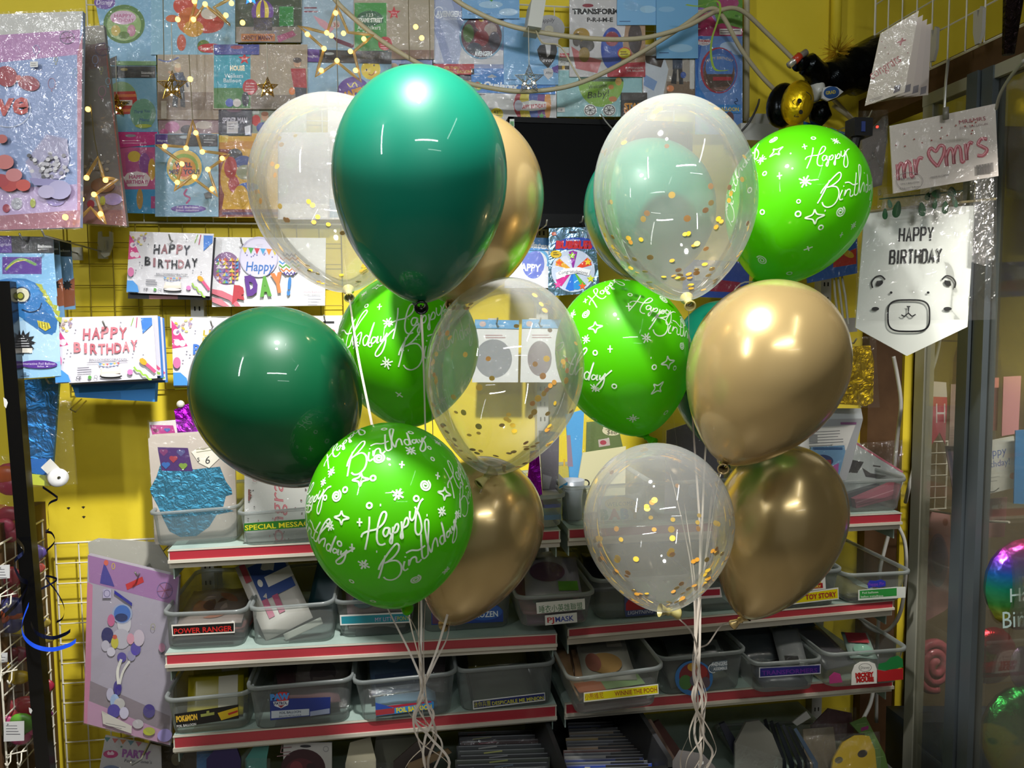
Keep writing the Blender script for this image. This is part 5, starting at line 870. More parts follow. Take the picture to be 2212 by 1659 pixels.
def bday(a):
    a.ell(489, 580, 31, 36, '#8a6a90'); rg = random.Random(5)
    for i in range(7):
        for k in range(7):
            x, y = 466+i*7, 556+k*8
            if (x+3-489)**2/900+(y+4-580)**2/1200 < 1: a.poly([(x, y+8), (x+7, y+8), (x+(0 if i % 2 else 7), y)], rg.choice(['#6a4a94', '#c9b84a', '#7fae5a', '#b8505a', '#4a8ac0', '#d8d0dc', '#c9783c']))
    a.ell(559, 555, 42, 44, '#b9b4cc'); a.ell(559, 557, 39, 41, '#cbc7da')
    a.line([(526, 534), (560, 537), (598, 540)], 1, '#6a6a8a')
    for i, c in enumerate(['#c9b83c', '#4a9a4a', '#c03a4a', '#4a9ac8', '#d8823c', '#c9b83c']): x = 529+i*13; a.poly([(x-6, 534+i*.8), (x+6, 535+i*.8), (x, 548+i*.8)], c)
    a.text('Happy', 562, 585, 20, '#3f6fb4', width=62, shear=.15, bold=.01)
    for i in range(12): a.star(530+rg.uniform(0, 60), rg.choice([548, 552, 588, 592])+rg.uniform(-3, 3), 2, '#6a6ab0')
    a.ell(625, 570, 23, 25, '#d8d4dc')
    for k, c in enumerate(['#4a3a84', '#b8443c', '#4a8ac8', '#5a9a3c', '#c9783c', '#4a3a84']):
        y = 551+k*8; w = 22*math.sqrt(max(0.05, 1-((y-570)/25)**2)); n = 6; a.line([(625-w+2*w*i/n, y+(3 if i % 2 else -3)) for i in range(n+1)], 3.6, c, 1)
    a.poly([(458, 624), (480, 628), (505, 640), (520, 662), (508, 662), (495, 648), (458, 634)], '#c46a78'); a.poly([(458, 642), (478, 646), (496, 662), (482, 662), (458, 652)], '#c87a86')
    for ch, x, y, c, r in (('B', 514, 656, '#b03a44', -6), ('D', 546, 634, '#5a2f84', 8), ('A', 574, 636, '#5a9a3c', 4), ('Y', 603, 628, '#d07a44', 10), ('!', 623, 634, '#3a78b8', -6)): a.text(ch, x, y, 36 if ch != '!' else 32, c, width=26 if ch != '!' else 8, bold=.09, rot=r)
    a.text('multi-balloon', 676, 633, 5.5, '#a07a84', width=40); a.bars(665, 640, 697, 4, 6, '#9a9aa4', 1.2)
pack('white card pack spelling a coloured short birthday word under three printed balloons', HD, 0, '#dedee2', bday, group=GB, name='banner_pack', Y=2.20, cat='banner pack')
pack('plain white pack on a hook, between the bottle green and lime balloons', [(640, 688), (735, 688), (735, 790), (640, 795)], 0, '#dcdce2', lambda a: (a.rect(698, 694, 722, 699, '#2a2a2c'), a.ell(716, 716, 8, 5, '#c86a70')), group=GB, name='banner_pack', Y=2.15, cat='banner pack')
# packs seen between and through the balloons in the middle
pack('white pack with a blue header and a violet glitter balloon, left of the bubble-print pack', [(1095, 512), (1188, 514), (1184, 622), (1090, 622)], 0, '#e4e6ec', lambda a: (a.ell(1152, 570, 24, 32, '#6f7fd0'), a.ring(1158, 566, 30, 30, 6, '#6fb4e4', a0=230, a1=380), a.text('HAPPY', 1140, 585, 15, '#e4e4f4', width=56, bold=.04, rot=-4)), head=([(1095, 512), (1188, 514), (1187, 541), (1096, 540)], '#3f88cc', lambda h: h.text('Qualatex', 1152, 535, 12, '#eef2f8', width=72, bold=.04, shear=.15, rot=-6)), Y=2.17)
SILV = foil('silver_blue_foil', '#8fb4d8', 0.25, 0.5, 24)
def bub(a):
    a.poly([(1199, 524), (1225, 514), (1262, 513), (1290, 522), (1286, 538), (1200, 540)], '#1f3fa4'); a.text('BUBBLES', 1240, 536, 15, '#b8222c', width=80, bold=.08, shear=.1); a.text('Qualatex', 1238, 520, 4.5, '#e8ecf4', width=30)
    a.ell(1238, 585, 47, 46, '#b9c6dc')
    for k, (an, c, r) in enumerate(((-150, '#d8a02c', 40), (-90, '#8a2a9a', 42), (-30, '#d8442c', 42), (-125, '#cfd4e4', 36), (100, '#2a6fd0', 42), (140, '#c82a8a', 42), (60, '#5fae2c', 40), (75, '#2a8ad0', 40))):
        p, q = math.radians(an-13), math.radians(an+13); a.poly([(1238, 584), (1238+r*math.cos(p), 585+r*math.sin(p)), (1238+r*1.05*math.cos((p+q)/2), 585+r*1.05*math.sin((p+q)/2)), (1238+r*math.cos(q), 585+r*math.sin(q))], c)
    for x, y, c in ((1208, 568, '#e05a2c'), (1236, 552, '#8fc42c'), (1270, 566, '#e8c42c'), (1258, 618, '#e0602c'), (1205, 615, '#e04a9a'), (1276, 602, '#c4d42c')): a.star(x, y, 9, c)
    a.poly([(1200, 590), (1222, 580), (1250, 577), (1276, 583), (1272, 596), (1248, 590), (1224, 594), (1203, 604)], '#e8eaf0'); a.text('Congratulations', 1238, 590, 7.5, '#26262e', width=62, shear=.2, arc=120)
    a.ell(1201, 549, 12, 8, '#c9a81c'); a.bars(1195, 546, 1208, 2, 4, '#3a3414', 1.6); a.poly([(1191, 502), (1200, 501), (1202, 508), (1193, 509)], '#a84a2c'); a.rect(1229, 499, 1246, 503, '#1a2230')
pack('silver-blue foil pack with a round congratulations balloon, hanging on a hook below the screen', [(1186, 493), (1284, 488), (1296, 632), (1184, 640)], 0, SILV, bub, Y=2.10, amp=0.003)
for i, (q, lab) in enumerate((([(1026, 690), (1121, 692), (1119, 826), (1020, 826)], 'white pack with a silver balloon, seen through the clear centre balloon at left'), ([(1128, 690), (1216, 690), (1214, 826), (1124, 826)], 'white pack with a grey balloon, seen through the clear centre balloon at right'))):
    f = bil(q); cx, cy = f(.45, .62)
    pack(lab, q, 0, '#e2e4e8', lambda a, f=f, cx=cx, cy=cy, i=i: (a.ell(cx, cy, 40-14*i, 42-4*i, ['#8f929c', '#8a8088'][i]), a.bars(*f(.25, .25), f(.75, .25)[0], 2, 5, '#b08a94', 2)), head=([f(0, .0), f(1, .0), f(1, .14), f(0, .14)], '#5fa4dc', lambda h, f=f: (h.ell(*f(.18, .07), 7, 6, '#c8b0b0'), h.text('Qualatex', f(.5, .11)[0], f(.5, .11)[1], 6, '#d8e6f4', width=34))), Y=2.18)
pack('blue and white pack behind the top clear balloon and the lime balloon', [(1478, 560), (1620, 566), (1616, 646), (1474, 640)], 0, '#27489c', lambda a: (a.rect(1500, 575, 1560, 606, '#cfd2dc'), a.poly([(1520, 600), (1600, 610), (1598, 632), (1510, 628)], '#8a2440')), Y=2.16)
pack('red, yellow and blue pack peeking out below the lime balloon', [(1740, 540), (1852, 512), (1852, 590), (1744, 612)], 0, '#2a62b4', lambda a: (a.poly([(1800, 556), (1850, 536), (1850, 570), (1800, 578)], '#c43a34'), a.ell(1832, 548, 14, 7, '#d8b02c', rot=30)), Y=2.12)
# ------------------------------------------------------------------ the two big bags and the packs at the left edge
def bag(label, q, Y, draw, col, seed, yaw=0, lean=0, fold=None, name='gift_bag', mat=None):
    pl = plane(sum(p[0] for p in q)/4, sum(p[1] for p in q)/4, Y, lean, yaw); b = PP(q[2][0], q[2][1], pl)
    root = thing(name, label, 'gift bag', tuple(b), 'large printed gift bags'); a = Art(pl, q, col, 0.016); draw(a); a.build('bag_front', root)
    sleeve(root, pl, q, 0.005, 0.003, BAGF, nu=20, nv=30, seed=seed, name='clear_sleeve', grow=0.02)
    return root
def bagart(f, dim):  # dim: same print with the shade put into its colours
    def art(a):
        pg = lambda uv, c: a.poly([f(*p) for p in uv], c)
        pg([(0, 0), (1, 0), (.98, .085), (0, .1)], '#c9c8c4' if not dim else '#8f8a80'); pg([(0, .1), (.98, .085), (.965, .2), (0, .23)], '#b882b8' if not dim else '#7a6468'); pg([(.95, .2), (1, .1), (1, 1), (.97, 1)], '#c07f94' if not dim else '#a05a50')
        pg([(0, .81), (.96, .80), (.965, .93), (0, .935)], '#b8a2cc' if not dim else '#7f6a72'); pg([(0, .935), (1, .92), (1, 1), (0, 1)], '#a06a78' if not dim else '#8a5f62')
        for u, v, s, c in ((.74, .22, 6, '#a8a87a'), (.93, .28, 8, '#8ab0c8'), (.7, .33, 12, '#b07a94'), (.55, .17, 10, '#8a9ac8')):
            x, y = f(u, v); a.ring(x, y, s*.7, s, 1.2, c); a.poly([(x-1.5, y+s+2), (x+1.5, y+s+2), (x+1.5, y+s+5), (x-1.5, y+s+5)], c)
        x, y = f(.85, .12); a.ring(x, y, 16, 14, 1.4, '#5a5a7a'); [a.line([(x, y), (x+16*math.cos(k), y+14*math.sin(k))], .9, '#7a4a6a', 1) for k in range(0, 7)]
        for u, v, rx, ry, c in ((.33, .88, 12, 13, '#a8a8b4'), (.74, .87, 20, 13, '#9a8ac4'), (.5, .88, 6, 10, '#a8b04a'), (.22, .9, 8, 9, '#9a2a44')):
            x, y = f(u, v); a.ell(x, y, rx, ry, c)
        x, y = f(.33, .88); a.text('Hello', x, y+2, 5, '#6a6a7a', width=14)
    return art
Q1 = [(-46, 32), (179, 24), (173, 491), (-30, 498)]
f1 = bil(Q1)
def love(a):
    bagart(f1, False)(a)
    a.text('love', 0, 248, 50, '#c2362c', width=126, bold=.03, shear=.15, rot=4)
    a.ell(14, 165, 24, 22, '#a02a3c', rot=30); a.ell(62, 180, 24, 16, '#96283a', rot=14); a.ell(40, 168, 6, 6, '#c8584c')
    a.ring(18, 235, 48, 40, 1.4, '#cfd4e2', a0=-30, a1=120)
    a.poly([(55, 350), (100, 290), (145, 300), (150, 345), (138, 386), (70, 386)], '#a8a4c8'); rg = random.Random(4)
    for i in range(60): x, y = rg.gauss(102, 18), rg.gauss(354, 12); a.ell(x, y, 5, 4.4, rg.choice(['#d0cdd2', '#bdbac2', '#8f8c94', '#e0dee2', '#4f4e54']), 8)
    a.poly([(62, 384), (128, 388), (110, 402), (74, 400)], '#8a84b4')
    for x, y, r, c in ((20, 398, 20, '#b03430'), (50, 400, 16, '#c0463a'), (2, 390, 18, '#a82c34'), (30, 378, 18, '#c87a7c'), (10, 350, 20, '#c8706c'), (4, 300, 12, '#b85a54'), (128, 410, 26, '#a8a2c8'), (100, 414, 18, '#b0a8ca')): a.ell(x, y, r, r*.8, c, 16)
    a.rect(65, 133, 82, 145, '#dcdad6'); a.bars(67, 137, 80, 2, 4, '#6a6a6a', 1.2)
bag('large gift bag with red lettering, flowers and a bouquet, at the upper left edge', Q1, 1.93, love, '#8fa4d4', 3)
Q2 = [(172, 58), (224, 54), (274, 488), (176, 482)]
bag('second large gift bag, coloured as shaded, hanging right behind the red-lettered one', Q2, 2.06, lambda a: (bagart(bil(Q2), True)(a), [a.ell(205+random.Random(i).gauss(0, 12), 360+random.Random(i+9).gauss(0, 9), 4, 3.6, ['#8a8078', '#6a605a', '#a0968c'][i % 3], 8) for i in range(24)], a.ell(222, 400, 26, 16, '#7a5a4a')), '#7a7474', 8)
# sea-creature packs
QF = [(-34, 508), (114, 512), (132, 812), (18, 820)]
def fish(a):
    a.poly([(-20, 550), (116, 550), (124, 640), (-14, 650)], '#7fb4dc'); a.poly([(30, 700), (126, 660), (130, 780), (40, 800)], '#a9cbe4')
    a.rect(5, 555, 90, 592, '#56318e'); a.line([(12, 583), (30, 566), (50, 560), (78, 572)], 6, '#6f9a5a'); a.line([(14, 580), (34, 566), (58, 561)], 2, '#c9c03c')
    a.poly([(-6, 606), (20, 600), (55, 602), (78, 612), (95, 636), (112, 666), (124, 692), (122, 712), (112, 724), (88, 714), (62, 698), (50, 688), (22, 672), (0, 640)], '#2f74b4')
    a.poly([(30, 604), (70, 610), (88, 634), (60, 650), (20, 636), (4, 618)], '#3a84c6'); a.poly([(50, 690), (90, 664), (124, 694), (120, 718), (96, 722)], '#2a68a4')
    for x, y in ((84, 618), (92, 630), (99, 642), (105, 654)): a.poly([(x-8, y-6), (x+6, y-4), (x+11, y+10), (x+3, y+6)], '#a9b03c')
    for x, y in ((112, 664), (118, 676), (122, 690)): a.poly([(x-5, y-8), (x+12, y-4), (x+10, y+8), (x+2, y+2)], '#9fa83a')
    a.ell(47, 637, 19, 18, '#1c3a60'); a.ell(47, 637, 16, 15, '#d6d2b4'); a.ell(44, 640, 9, 9, '#4a4a2a'); a.ell(44, 639, 6, 6, '#a4a83a')
    a.line([(47, 668), (66, 674), (84, 668), (90, 654)], 2.2, '#16304e'); a.poly([(80, 692), (106, 698), (110, 708), (98, 715), (84, 706)], '#c4b83a'); [a.line([(84+k*6, 695+k), (86+k*6, 708+k*.8)], 1.2, '#4a4420', 1) for k in range(4)]
    a.star(50, 740, 28, '#16161a', 12, .62); a.bars(36, 731, 64, 4, 5.5, '#c8c8cc', 1.6); a.rect(48, 752, 70, 762, '#d4cfc4')
    a.ell(84, 787, 40, 9, '#56318e', rot=1); a.text('Interactive Foil Balloon', 84, 788, 5, '#d8cfe6', width=70); a.text('Ballon', 88, 793, 3.6, '#d8cfe6', width=14); a.bars(42, 806, 66, 3, 3.2, '#1c2430', 1.6)
pack('blue sea-creature balloon pack with a black and purple header, at the left edge', QF, 0, '#8fbce0', fish, head=([(-34, 508), (114, 512), (117, 546), (-34, 546)], '#1b1b1f', lambda h: (h.poly([(-34, 508), (24, 510), (26, 546), (-34, 546)], '#4f2b88'), h.text('Anagram', 4, 531, 7, '#cfc4e4', width=40), h.text('Balloon', 96, 535, 6.5, '#dcdcdc', width=29, bold=.02), h.bars(82, 538, 110, 1, 3, '#b8b8b8', 1))), Y=1.97, group='sea-creature balloon packs', yaw=4)
for i, (q, Y) in enumerate((([(60, 514), (127, 516), (140, 690), (66, 690)], 2.02), ([(70, 518), (153, 520), (163, 668), (80, 672)], 2.07))):
    pack(['second sea-creature pack, only its right edge showing behind the front one', 'rear sea-creature pack, against the wire grid'][i], q, 0, '#6f9cc4', lambda a, i=i: (a.poly([(q[1][0]-24, 620), (q[1][0]+8, 600), (q[2][0]-1, 660), (q[2][0]-24, 664)], '#8a4f34'), a.star(q[1][0]-8, 616, 12, '#1c1c20', 9, .6)), head=([q[0], q[1], (q[1][0]+2, q[1][1]+34), (q[0][0]+2, q[0][1]+34)], '#141418', lambda h: h.text('Balloon', q[1][0]-14, q[1][1]+24, 5.5, '#cfcfcf', width=24)), Y=Y, group='sea-creature balloon packs', yaw=4)
# long clear bag with blue foil, a white roll and a tag
pl = plane(100, 935, 2.08, 0, 3); root = thing('hanging_bag', 'long clear bag of folded blue foil with a white roll, hanging under the sea-creature packs', 'clear bag', tuple(PP(100, 1048, pl)))
a = Art(pl, [(30, 822), (128, 815), (112, 1030), (46, 1020)], foil('blue_foil', '#2f7fc4', 0.4, 0.5, 30), 0.012); a.poly([(48, 992), (100, 990), (108, 1028), (52, 1018)], '#1f62ae'); a.build('folded_foil', root)
a = Art(plane3(PP(52, 1022, pl, .006), PP(110, 1028, pl, .006), PP(60, 1045, pl, .012)), [(52, 1022), (112, 1028), (108, 1050), (55, 1046)], '#a8b01c', 0.004); a.build('green_ribbon_end', root, label='yellow-green foil end')
a = Art(plane(110, 1010, 2.05, 0, 0), [(88, 1010), (108, 991), (133, 1016), (113, 1034)], '#d4d3cc', 0.002); a.build('paper_tag', root)
m = MB(); c_ = P(125, 1032, 2.05); m.lathe(c_, V((.55, -.8, .1)).normalized(), V((0, 0, 1)), V((.8, .55, 0)).normalized(), [(0.004, 0.011), (0.011, 0.011), (0.022, 0.010), (0.023, 0.0), (0.022, -0.024), (0.010, -0.025), (0.004, -0.02), (0.004, 0.011)], C('#dcdcdc', 0.35), 24); m.build('plastic_roll', root, smooth=True)
sleeve(root, pl, [(28, 818), (150, 812), (168, 1046), (40, 1054)], 0.03, 0.004, BAGF, nu=18, nv=26, seed=5)
# ------------------------------------------------------------------ screen under the posters
A_, B_ = P(1098, 252, 2.10), P(1496, 252, 2.10); z1 = A_.z; z0 = P(1098, 489, 2.10).z
root = thing('television', 'black flat television on the wall, mostly behind the balloons', 'television', ((A_.x+B_.x)/2, 2.14, z0))
m = MB(); m.box((A_.x, 2.105, z0), (B_.x, 2.16, z1), C('#0e0f11', 0.5)); m.build('housing', root)
m = MB()
BZ = C('#0c0d0e', 0.4)
for lo, hi in (((A_.x, 2.098, z1-.014), (B_.x, 2.106, z1)), ((A_.x, 2.098, z0), (B_.x, 2.106, z0+.034)), ((A_.x, 2.098, z0), (A_.x+.014, 2.106, z1)), ((B_.x-.014, 2.098, z0), (B_.x, 2.106, z1))): m.box(lo, hi, BZ)
bez = m.build('bezel', root)
m = MB(); m.box((A_.x+.012, 2.1025, z0+.03), (B_.x-.012, 2.1055, z1-.012), C('#07080a', 0.6)); m.build('screen', root)
s = Art(plane(1108, 268, 2.0975), R_(1101, 257, 1111, 274), '#cfd4cc', .0004); s.rect(1102, 262, 1110, 273, '#4a9a4c'); s.bars(1103, 264, 1109, 3, 3, '#20301c', 1); s.build('energy_sticker', bez)
m = MB(); m.box(((A_.x+B_.x)/2-.06, 2.16, z0+.06), ((A_.x+B_.x)/2+.06, 2.30, z0+.16), C('#1c1c1e', .5)); m.build('wall_mount', root)
for k_ in (('#0e0f11', 0.5, 0.0, 0.0), ('#0c0d0e', 0.4, 0.0, 0.0), ('#07080a', 0.6, 0.0, 0.0)): MATS[k_].node_tree.nodes['Principled BSDF'].inputs['Specular IOR Level'].default_value = 0.06
# ================================================================== what stands in the tubs of the top shelf
def standing(label, outline, pl, col, art=None, name='foil_pack', cat='foil balloon pack', group=None, thick=0.006, film=None, seed=0, parts=None, lab2=None):
    ys = [p[1] for p in outline]; b = PP(sum(p[0] for p in outline)/len(outline), max(ys), pl)
    root = thing(name, label, cat, tuple(b), group); a = Art(pl, outline, col, thick)
    if art: art(a)
    a.build('pack_body', root)
    if film: sleeve(root, pl, film, 0.006, 0.003, BAGF, nu=16, nv=18, seed=seed)
    return root, pl
def inpl(t, w, lean=0, yaw=0, px=None, py=None):
    """a plane inside tub t at depth share w"""
    p = t[2](0.5, 0.05, w); l, a = math.radians(lean), math.radians(yaw)
    return (p, V((math.sin(a)*math.cos(l), -math.cos(a)*math.cos(l), -math.sin(l))))
BLUEF = foil('blue_heart_foil', '#3f8fb0', 0.45, 0.35, 60); MAGF = foil('magenta_foil', '#a018b8', 0.28, 0.5, 40)
GH = 'heart balloon packs in the left end tub'
def heartlabel(a, x, y, w, h, base, cols):
    a.poly([(x, y), (x+w, y+h*.03), (x+w*1.16, y+h), (x+w*.14, y+h*.98)], base)
    for u, v, c in cols:
        cx, cy = x+w*(u+.13*v), y+h*v; a.ell(cx-w*.06, cy-h*.03, w*.08, h*.09, c, 12); a.ell(cx+w*.06, cy-h*.03, w*.08, h*.09, c, 12); a.poly([(cx-w*.14, cy), (cx+w*.14, cy), (cx, cy+h*.17)], c)
pl = inpl(QT, 0.62, -4)
QR, _ = standing('rear pack in the left end tub, magenta foil bag and pink label', [(322, 912), (440, 902), (505, 910), (508, 1166), (334, 1170)], pl, '#cfc8c4', lambda a: (a.poly([(376, 885), (413, 869), (421, 880), (438, 905), (455, 940), (384, 940)], MAGF), heartlabel(a, 324, 918, 50, 30, '#a8327c', [(.2, .4, '#6a1a4a'), (.7, .35, '#3f5a9c')]), a.ell(452, 926, 18, 14, '#dcdad4'), a.text('$', 448, 930, 12, '#2a2a2a')), group=GH, thick=0.01, film=[(318, 908), (506, 902), (508, 1166), (330, 1172)])
m = MB(); c_ = PP(390, 873, pl, .004); m.sphere(c_, .010, C('#c9c6ba', .3), 10, 7); m.build('bag_cap', QR)
pl = inpl(QT, 0.12, -3)
def hp(a):
    a.poly([(338, 1030), (352, 985), (418, 1014), (475, 1008), (488, 1040), (500, 1056), (502, 1068), (488, 1072), (482, 1096), (506, 1104), (468, 1112), (452, 1138), (424, 1158), (390, 1160), (366, 1148), (352, 1120), (340, 1092), (326, 1066), (324, 1056)], BLUEF)
    heartlabel(a, 340, 966, 66, 52, '#3f1f5c', [(.18, .2, '#6a2a5a'), (.74, .22, '#4a4a78'), (.46, .48, '#8f2f3c'), (.18, .74, '#2a5a9c'), (.74, .78, '#6f8a34')])
    a.poly([(413, 976), (424, 970), (440, 972), (478, 957), (481, 972), (474, 990), (452, 1011), (430, 1000)], '#d8d4c4'); a.text('$', 429, 997, 9, '#2a2a2a', rot=4); a.text('6', 449, 1002, 17, '#1c1c1e', rot=4, shear=.15); a.bars(424, 967+4, 470, 2, 6, '#8a8a6a', 1.2, -.15)
standing('front pack in the left end tub, blue heart foil and price tag', [(320, 948), (330, 939), (488, 929), (506, 938), (512, 1170), (336, 1176)], pl, '#b5aba0', hp, group=GH, thick=0.012, film=[(318, 936), (504, 930), (512, 1172), (334, 1178)], seed=4)
pl = inpl(RT_, 0.10, -3)
def msg(a):
    a.text('congrats', 612, 1098, 30, '#c2485a', width=200, rot=90, shear=.1); a.text('congrats', 612.6, 1098, 30, '#d88a92', width=199, rot=90, shear=.1, bold=-.012)
    rg = random.Random(2)
    for i in range(40): a.ell(rg.uniform(532, 695), rg.uniform(1000, 1165), 1.6, 1.6, rg.choice(['#6a6a6a', '#8a5a5a', '#c87a84']), 6)
    a.poly([(536, 1057), (540, 1057), (540, 1065), (544, 1070), (540, 1076), (540, 1082), (536, 1082)], '#8a5a54'); a.text('CO FE', 556, 1030, 10, '#c88a90', width=22, rot=84)
standing('white congratulations pack turned on its side in the special-message tub', [(528, 1004), (700, 1000), (702, 1166), (528, 1174)], pl, '#d6d6d2', msg, thick=0.008, film=[(524, 1000), (704, 996), (704, 1168), (524, 1176)])
s = sticker(*RT_[:2], [(527, 1131), (672, 1120), (672, 1138), (527, 1148)], '#2a6a24'); s.text('SPECIAL MESSAGE', 604, 1140, 10.5, '#c9c02a', width=150, rot=4.2, bold=.02); s.build('front_label', BODY[RT_[0].name])
pl = inpl(ST, 0.15, -3)
standing('violet foil pack in the tub behind the lower left gold balloon', [(1146, 975), (1164, 972), (1176, 1130), (1130, 1130)], pl, MAGF, group='packs in the tub behind the lower left gold balloon')
standing('crinkled dark clear bag in the tub behind the lower left gold balloon', [(1164, 930), (1208, 934), (1206, 1062), (1172, 1062)], inpl(ST, 0.3, -4), C('#5d5a62', .3), lambda a: a.poly([(1172, 1024), (1192, 1030), (1186, 1056), (1172, 1056)], '#8a8a90'), group='packs in the tub behind the lower left gold balloon', film=[(1160, 924), (1214, 928), (1210, 1066), (1166, 1066)], name='foil_pack')
standing('blue-edged white card leaning out right of the lower left gold balloon', [(1206, 1022), (1226, 1042), (1226, 1048), (1208, 1057)], inpl(ST, 0.05, -3), '#e4e4e8', lambda a: a.poly([(1207, 1052), (1226, 1041), (1226, 1047), (1208, 1056)], '#3a94d0'), name='card', cat='card')
for i, (x0, y0, x1, y1, c) in enumerate(((1176, 1091, 1212, 1098, '#3a4ac0'), (1172, 1114, 1212, 1124, '#3f8fc4'), (1170, 1072, 1214, 1080, '#a8a8ac'))):
    standing(['folded cobalt pack low in the tub behind the lower left gold balloon', 'folded sky blue pack at the bottom of the tub behind the lower left gold balloon', 'folded grey pack at the top of the tub behind the lower left gold balloon'][i], [(x0, y0), (x1, y0-3), (x1, y1-2), (x0, y1)], inpl(ST, 0.1), c, thick=0.1, group='packs in the tub behind the lower left gold balloon')
GT = 'packs in the tub with the coloured letter label'
standing('tall sky blue pack in a crinkled bag, at the left of the lettered tub', [(1222, 896), (1262, 884), (1250, 1126), (1236, 1126)], inpl(TT, 0.35, -4), '#4f9ad0', lambda a: (a.poly([(1224, 940), (1232, 940), (1238, 1008), (1226, 1008)], '#8a7a8c'), a.rect(1217, 992, 1221, 1008, '#d0a82c')), group=GT, film=[(1208, 886), (1280, 880), (1262, 1130), (1220, 1130)], seed=9)
standing('olive green pack with an oval price tag in the lettered tub', [(1268, 912), (1332, 906), (1350, 985), (1348, 1120), (1262, 1120)], inpl(TT, 0.5, -4), '#5f7040', lambda a: (a.ell(1322, 930, 21, 11, '#cfc8a4'), a.text('$68', 1322, 938, 9, '#2a2a20', width=22, shear=.15), a.bars(1308, 924, 1336, 2, 4, '#5a5a40', 1), a.poly([(1292, 950), (1316, 946), (1318, 962), (1294, 966)], '#b8a8a0'), a.ell(1303, 956, 7, 5, '#a03a4a')), group=GT, film=[(1262, 904), (1356, 900), (1354, 1122), (1258, 1122)], seed=11)
standing('pale yellow card leaning in the lettered tub', [(1259, 978), (1352, 964), (1350, 1100), (1248, 1110), (1250, 1030)], inpl(TT, 0.25, -6), '#c4bf98', lambda a: a.ring(1264, 1044, 10, 9, 3, '#2a2a2a', a0=-160, a1=80), group=GT, name='card', cat='card')
m = MB(); c0 = TT[2](0.1, 0.02, 0.2); m.lathe(c0, V((0, 0, 1)), V((1, 0, 0)), V((0, 1, 0)), [(0.004, 0), (0.026, 0.0), (0.026, 0.055), (0.033, 0.1), (0.03, 0.1), (0.022, 0.05)], C('#aab0b8', .35, .3), 24); m.build('roll', label='grey roll standing at the left end of the lettered tub', cat='roll', smooth=True)
standing('grey pack standing behind the clear balloon on the top right shelf', [(1440, 930), (1500, 910), (1560, 930), (1566, 1110), (1436, 1112)], inpl(T2, 0.3, -4), '#6f6a74', lambda a: (a.ell(1480, 1000, 20, 26, '#4a5a6a'), a.ell(1500, 1060, 14, 16, '#8a9ab8')), film=[(1430, 915), (1570, 910), (1570, 1112), (1432, 1114)], seed=13)
GS = 'packs stacked over the right end of the top shelf'
standing('large silver-edged white box pack above the right end of the top shelf', [(1752, 882), (1860, 882), (1864, 906), (1840, 1000), (1810, 1090), (1700, 1094), (1706, 930)], plane(1790, 990, 2.02, -6, -8), C('#b4b6ba', .3, .3), lambda a: (a.poly([(1752, 882), (1860, 882), (1864, 904), (1754, 906)], '#ccd2d6'), a.poly([(1742, 924), (1848, 918), (1828, 972), (1720, 985)], '#d2d0cc'), a.bars(1748, 934, 1822, 6, 6, '#5a5a60', 1.3, -.05), a.rect(1748, 938, 1766, 956, '#8a8a8a'), a.rect(1816, 912, 1850, 917, '#8a5a84')), group=GS, thick=0.03)
standing('pale blue pack with dark red lettering in front of the silver-edged box', [(1752, 966), (1824, 962), (1826, 976), (1814, 1022), (1812, 1034), (1740, 1030)], plane(1788, 1000, 1.93, -6), '#6f9cc4', lambda a: (a.rect(1756, 966, 1820, 972, '#2f5a8a'), a.ell(1776, 996, 24, 14, '#23386a'), a.text('BUBBLES', 1776, 1002, 8, '#a8262c', width=40, bold=.06), a.poly([(1798, 1006), (1812, 1000), (1810, 1030), (1796, 1030)], '#b05aa0')), group=GS, film=[(1748, 960), (1828, 958), (1816, 1034), (1738, 1034)])
standing('large clear pack with black shapes leaning in the right end tub of the top shelf', [(1824, 985), (1852, 955), (1945, 1016), (1956, 1028), (1940, 1072), (1824, 1082)], inpl(UT, 0.35, -18), '#8f9694', lambda a: (a.poly([(1824, 990), (1866, 998), (1852, 1022), (1816, 1020)], '#1a1a1c'), a.poly([(1862, 1010), (1880, 1022), (1916, 1028), (1900, 1034), (1870, 1030)], '#202022'), a.line([(1886, 1006), (1902, 1008)], 3, '#2a2a2a', 1), a.line([(1850, 958), (1950, 1020)], 4, '#9a4a5c', 1)), film=[(1822, 960), (1950, 950), (1955, 1078), (1824, 1084)], seed=15)
standing('pink pack lying at a slant inside the right end tub of the top shelf', [(1846, 1078), (1932, 1042), (1948, 1046), (1936, 1076), (1850, 1098)], inpl(UT, 0.12, -3), '#b0566a', lambda a: (a.line([(1850, 1086), (1938, 1056)], 2, '#d08a98', 1), a.line([(1852, 1093), (1938, 1068)], 1.6, '#8a3a4c', 1)), thick=0.02)
standing('dark folded pack under the pink one inside the right end tub', [(1820, 1070), (1900, 1046), (1902, 1052), (1846, 1076), (1846, 1098), (1824, 1100)], inpl(UT, 0.2, -3), '#43454a', thick=0.02)
GOLDB = foil('crumpled_gold_foil', '#e0bc14', 0.35, 0.9, 35)
r_, pl = standing('crumpled gold foil in a clear bag, hanging right of the largest gold balloon', [(1818, 752), (1880, 746), (1888, 780), (1886, 870), (1870, 877), (1800, 872), (1806, 800)], plane(1850, 810, 1.95), GOLDB, group=None, thick=0.014, film=[(1808, 730), (1892, 726), (1900, 880), (1796, 882)], seed=19, name='foil_bag', cat='foil bag')
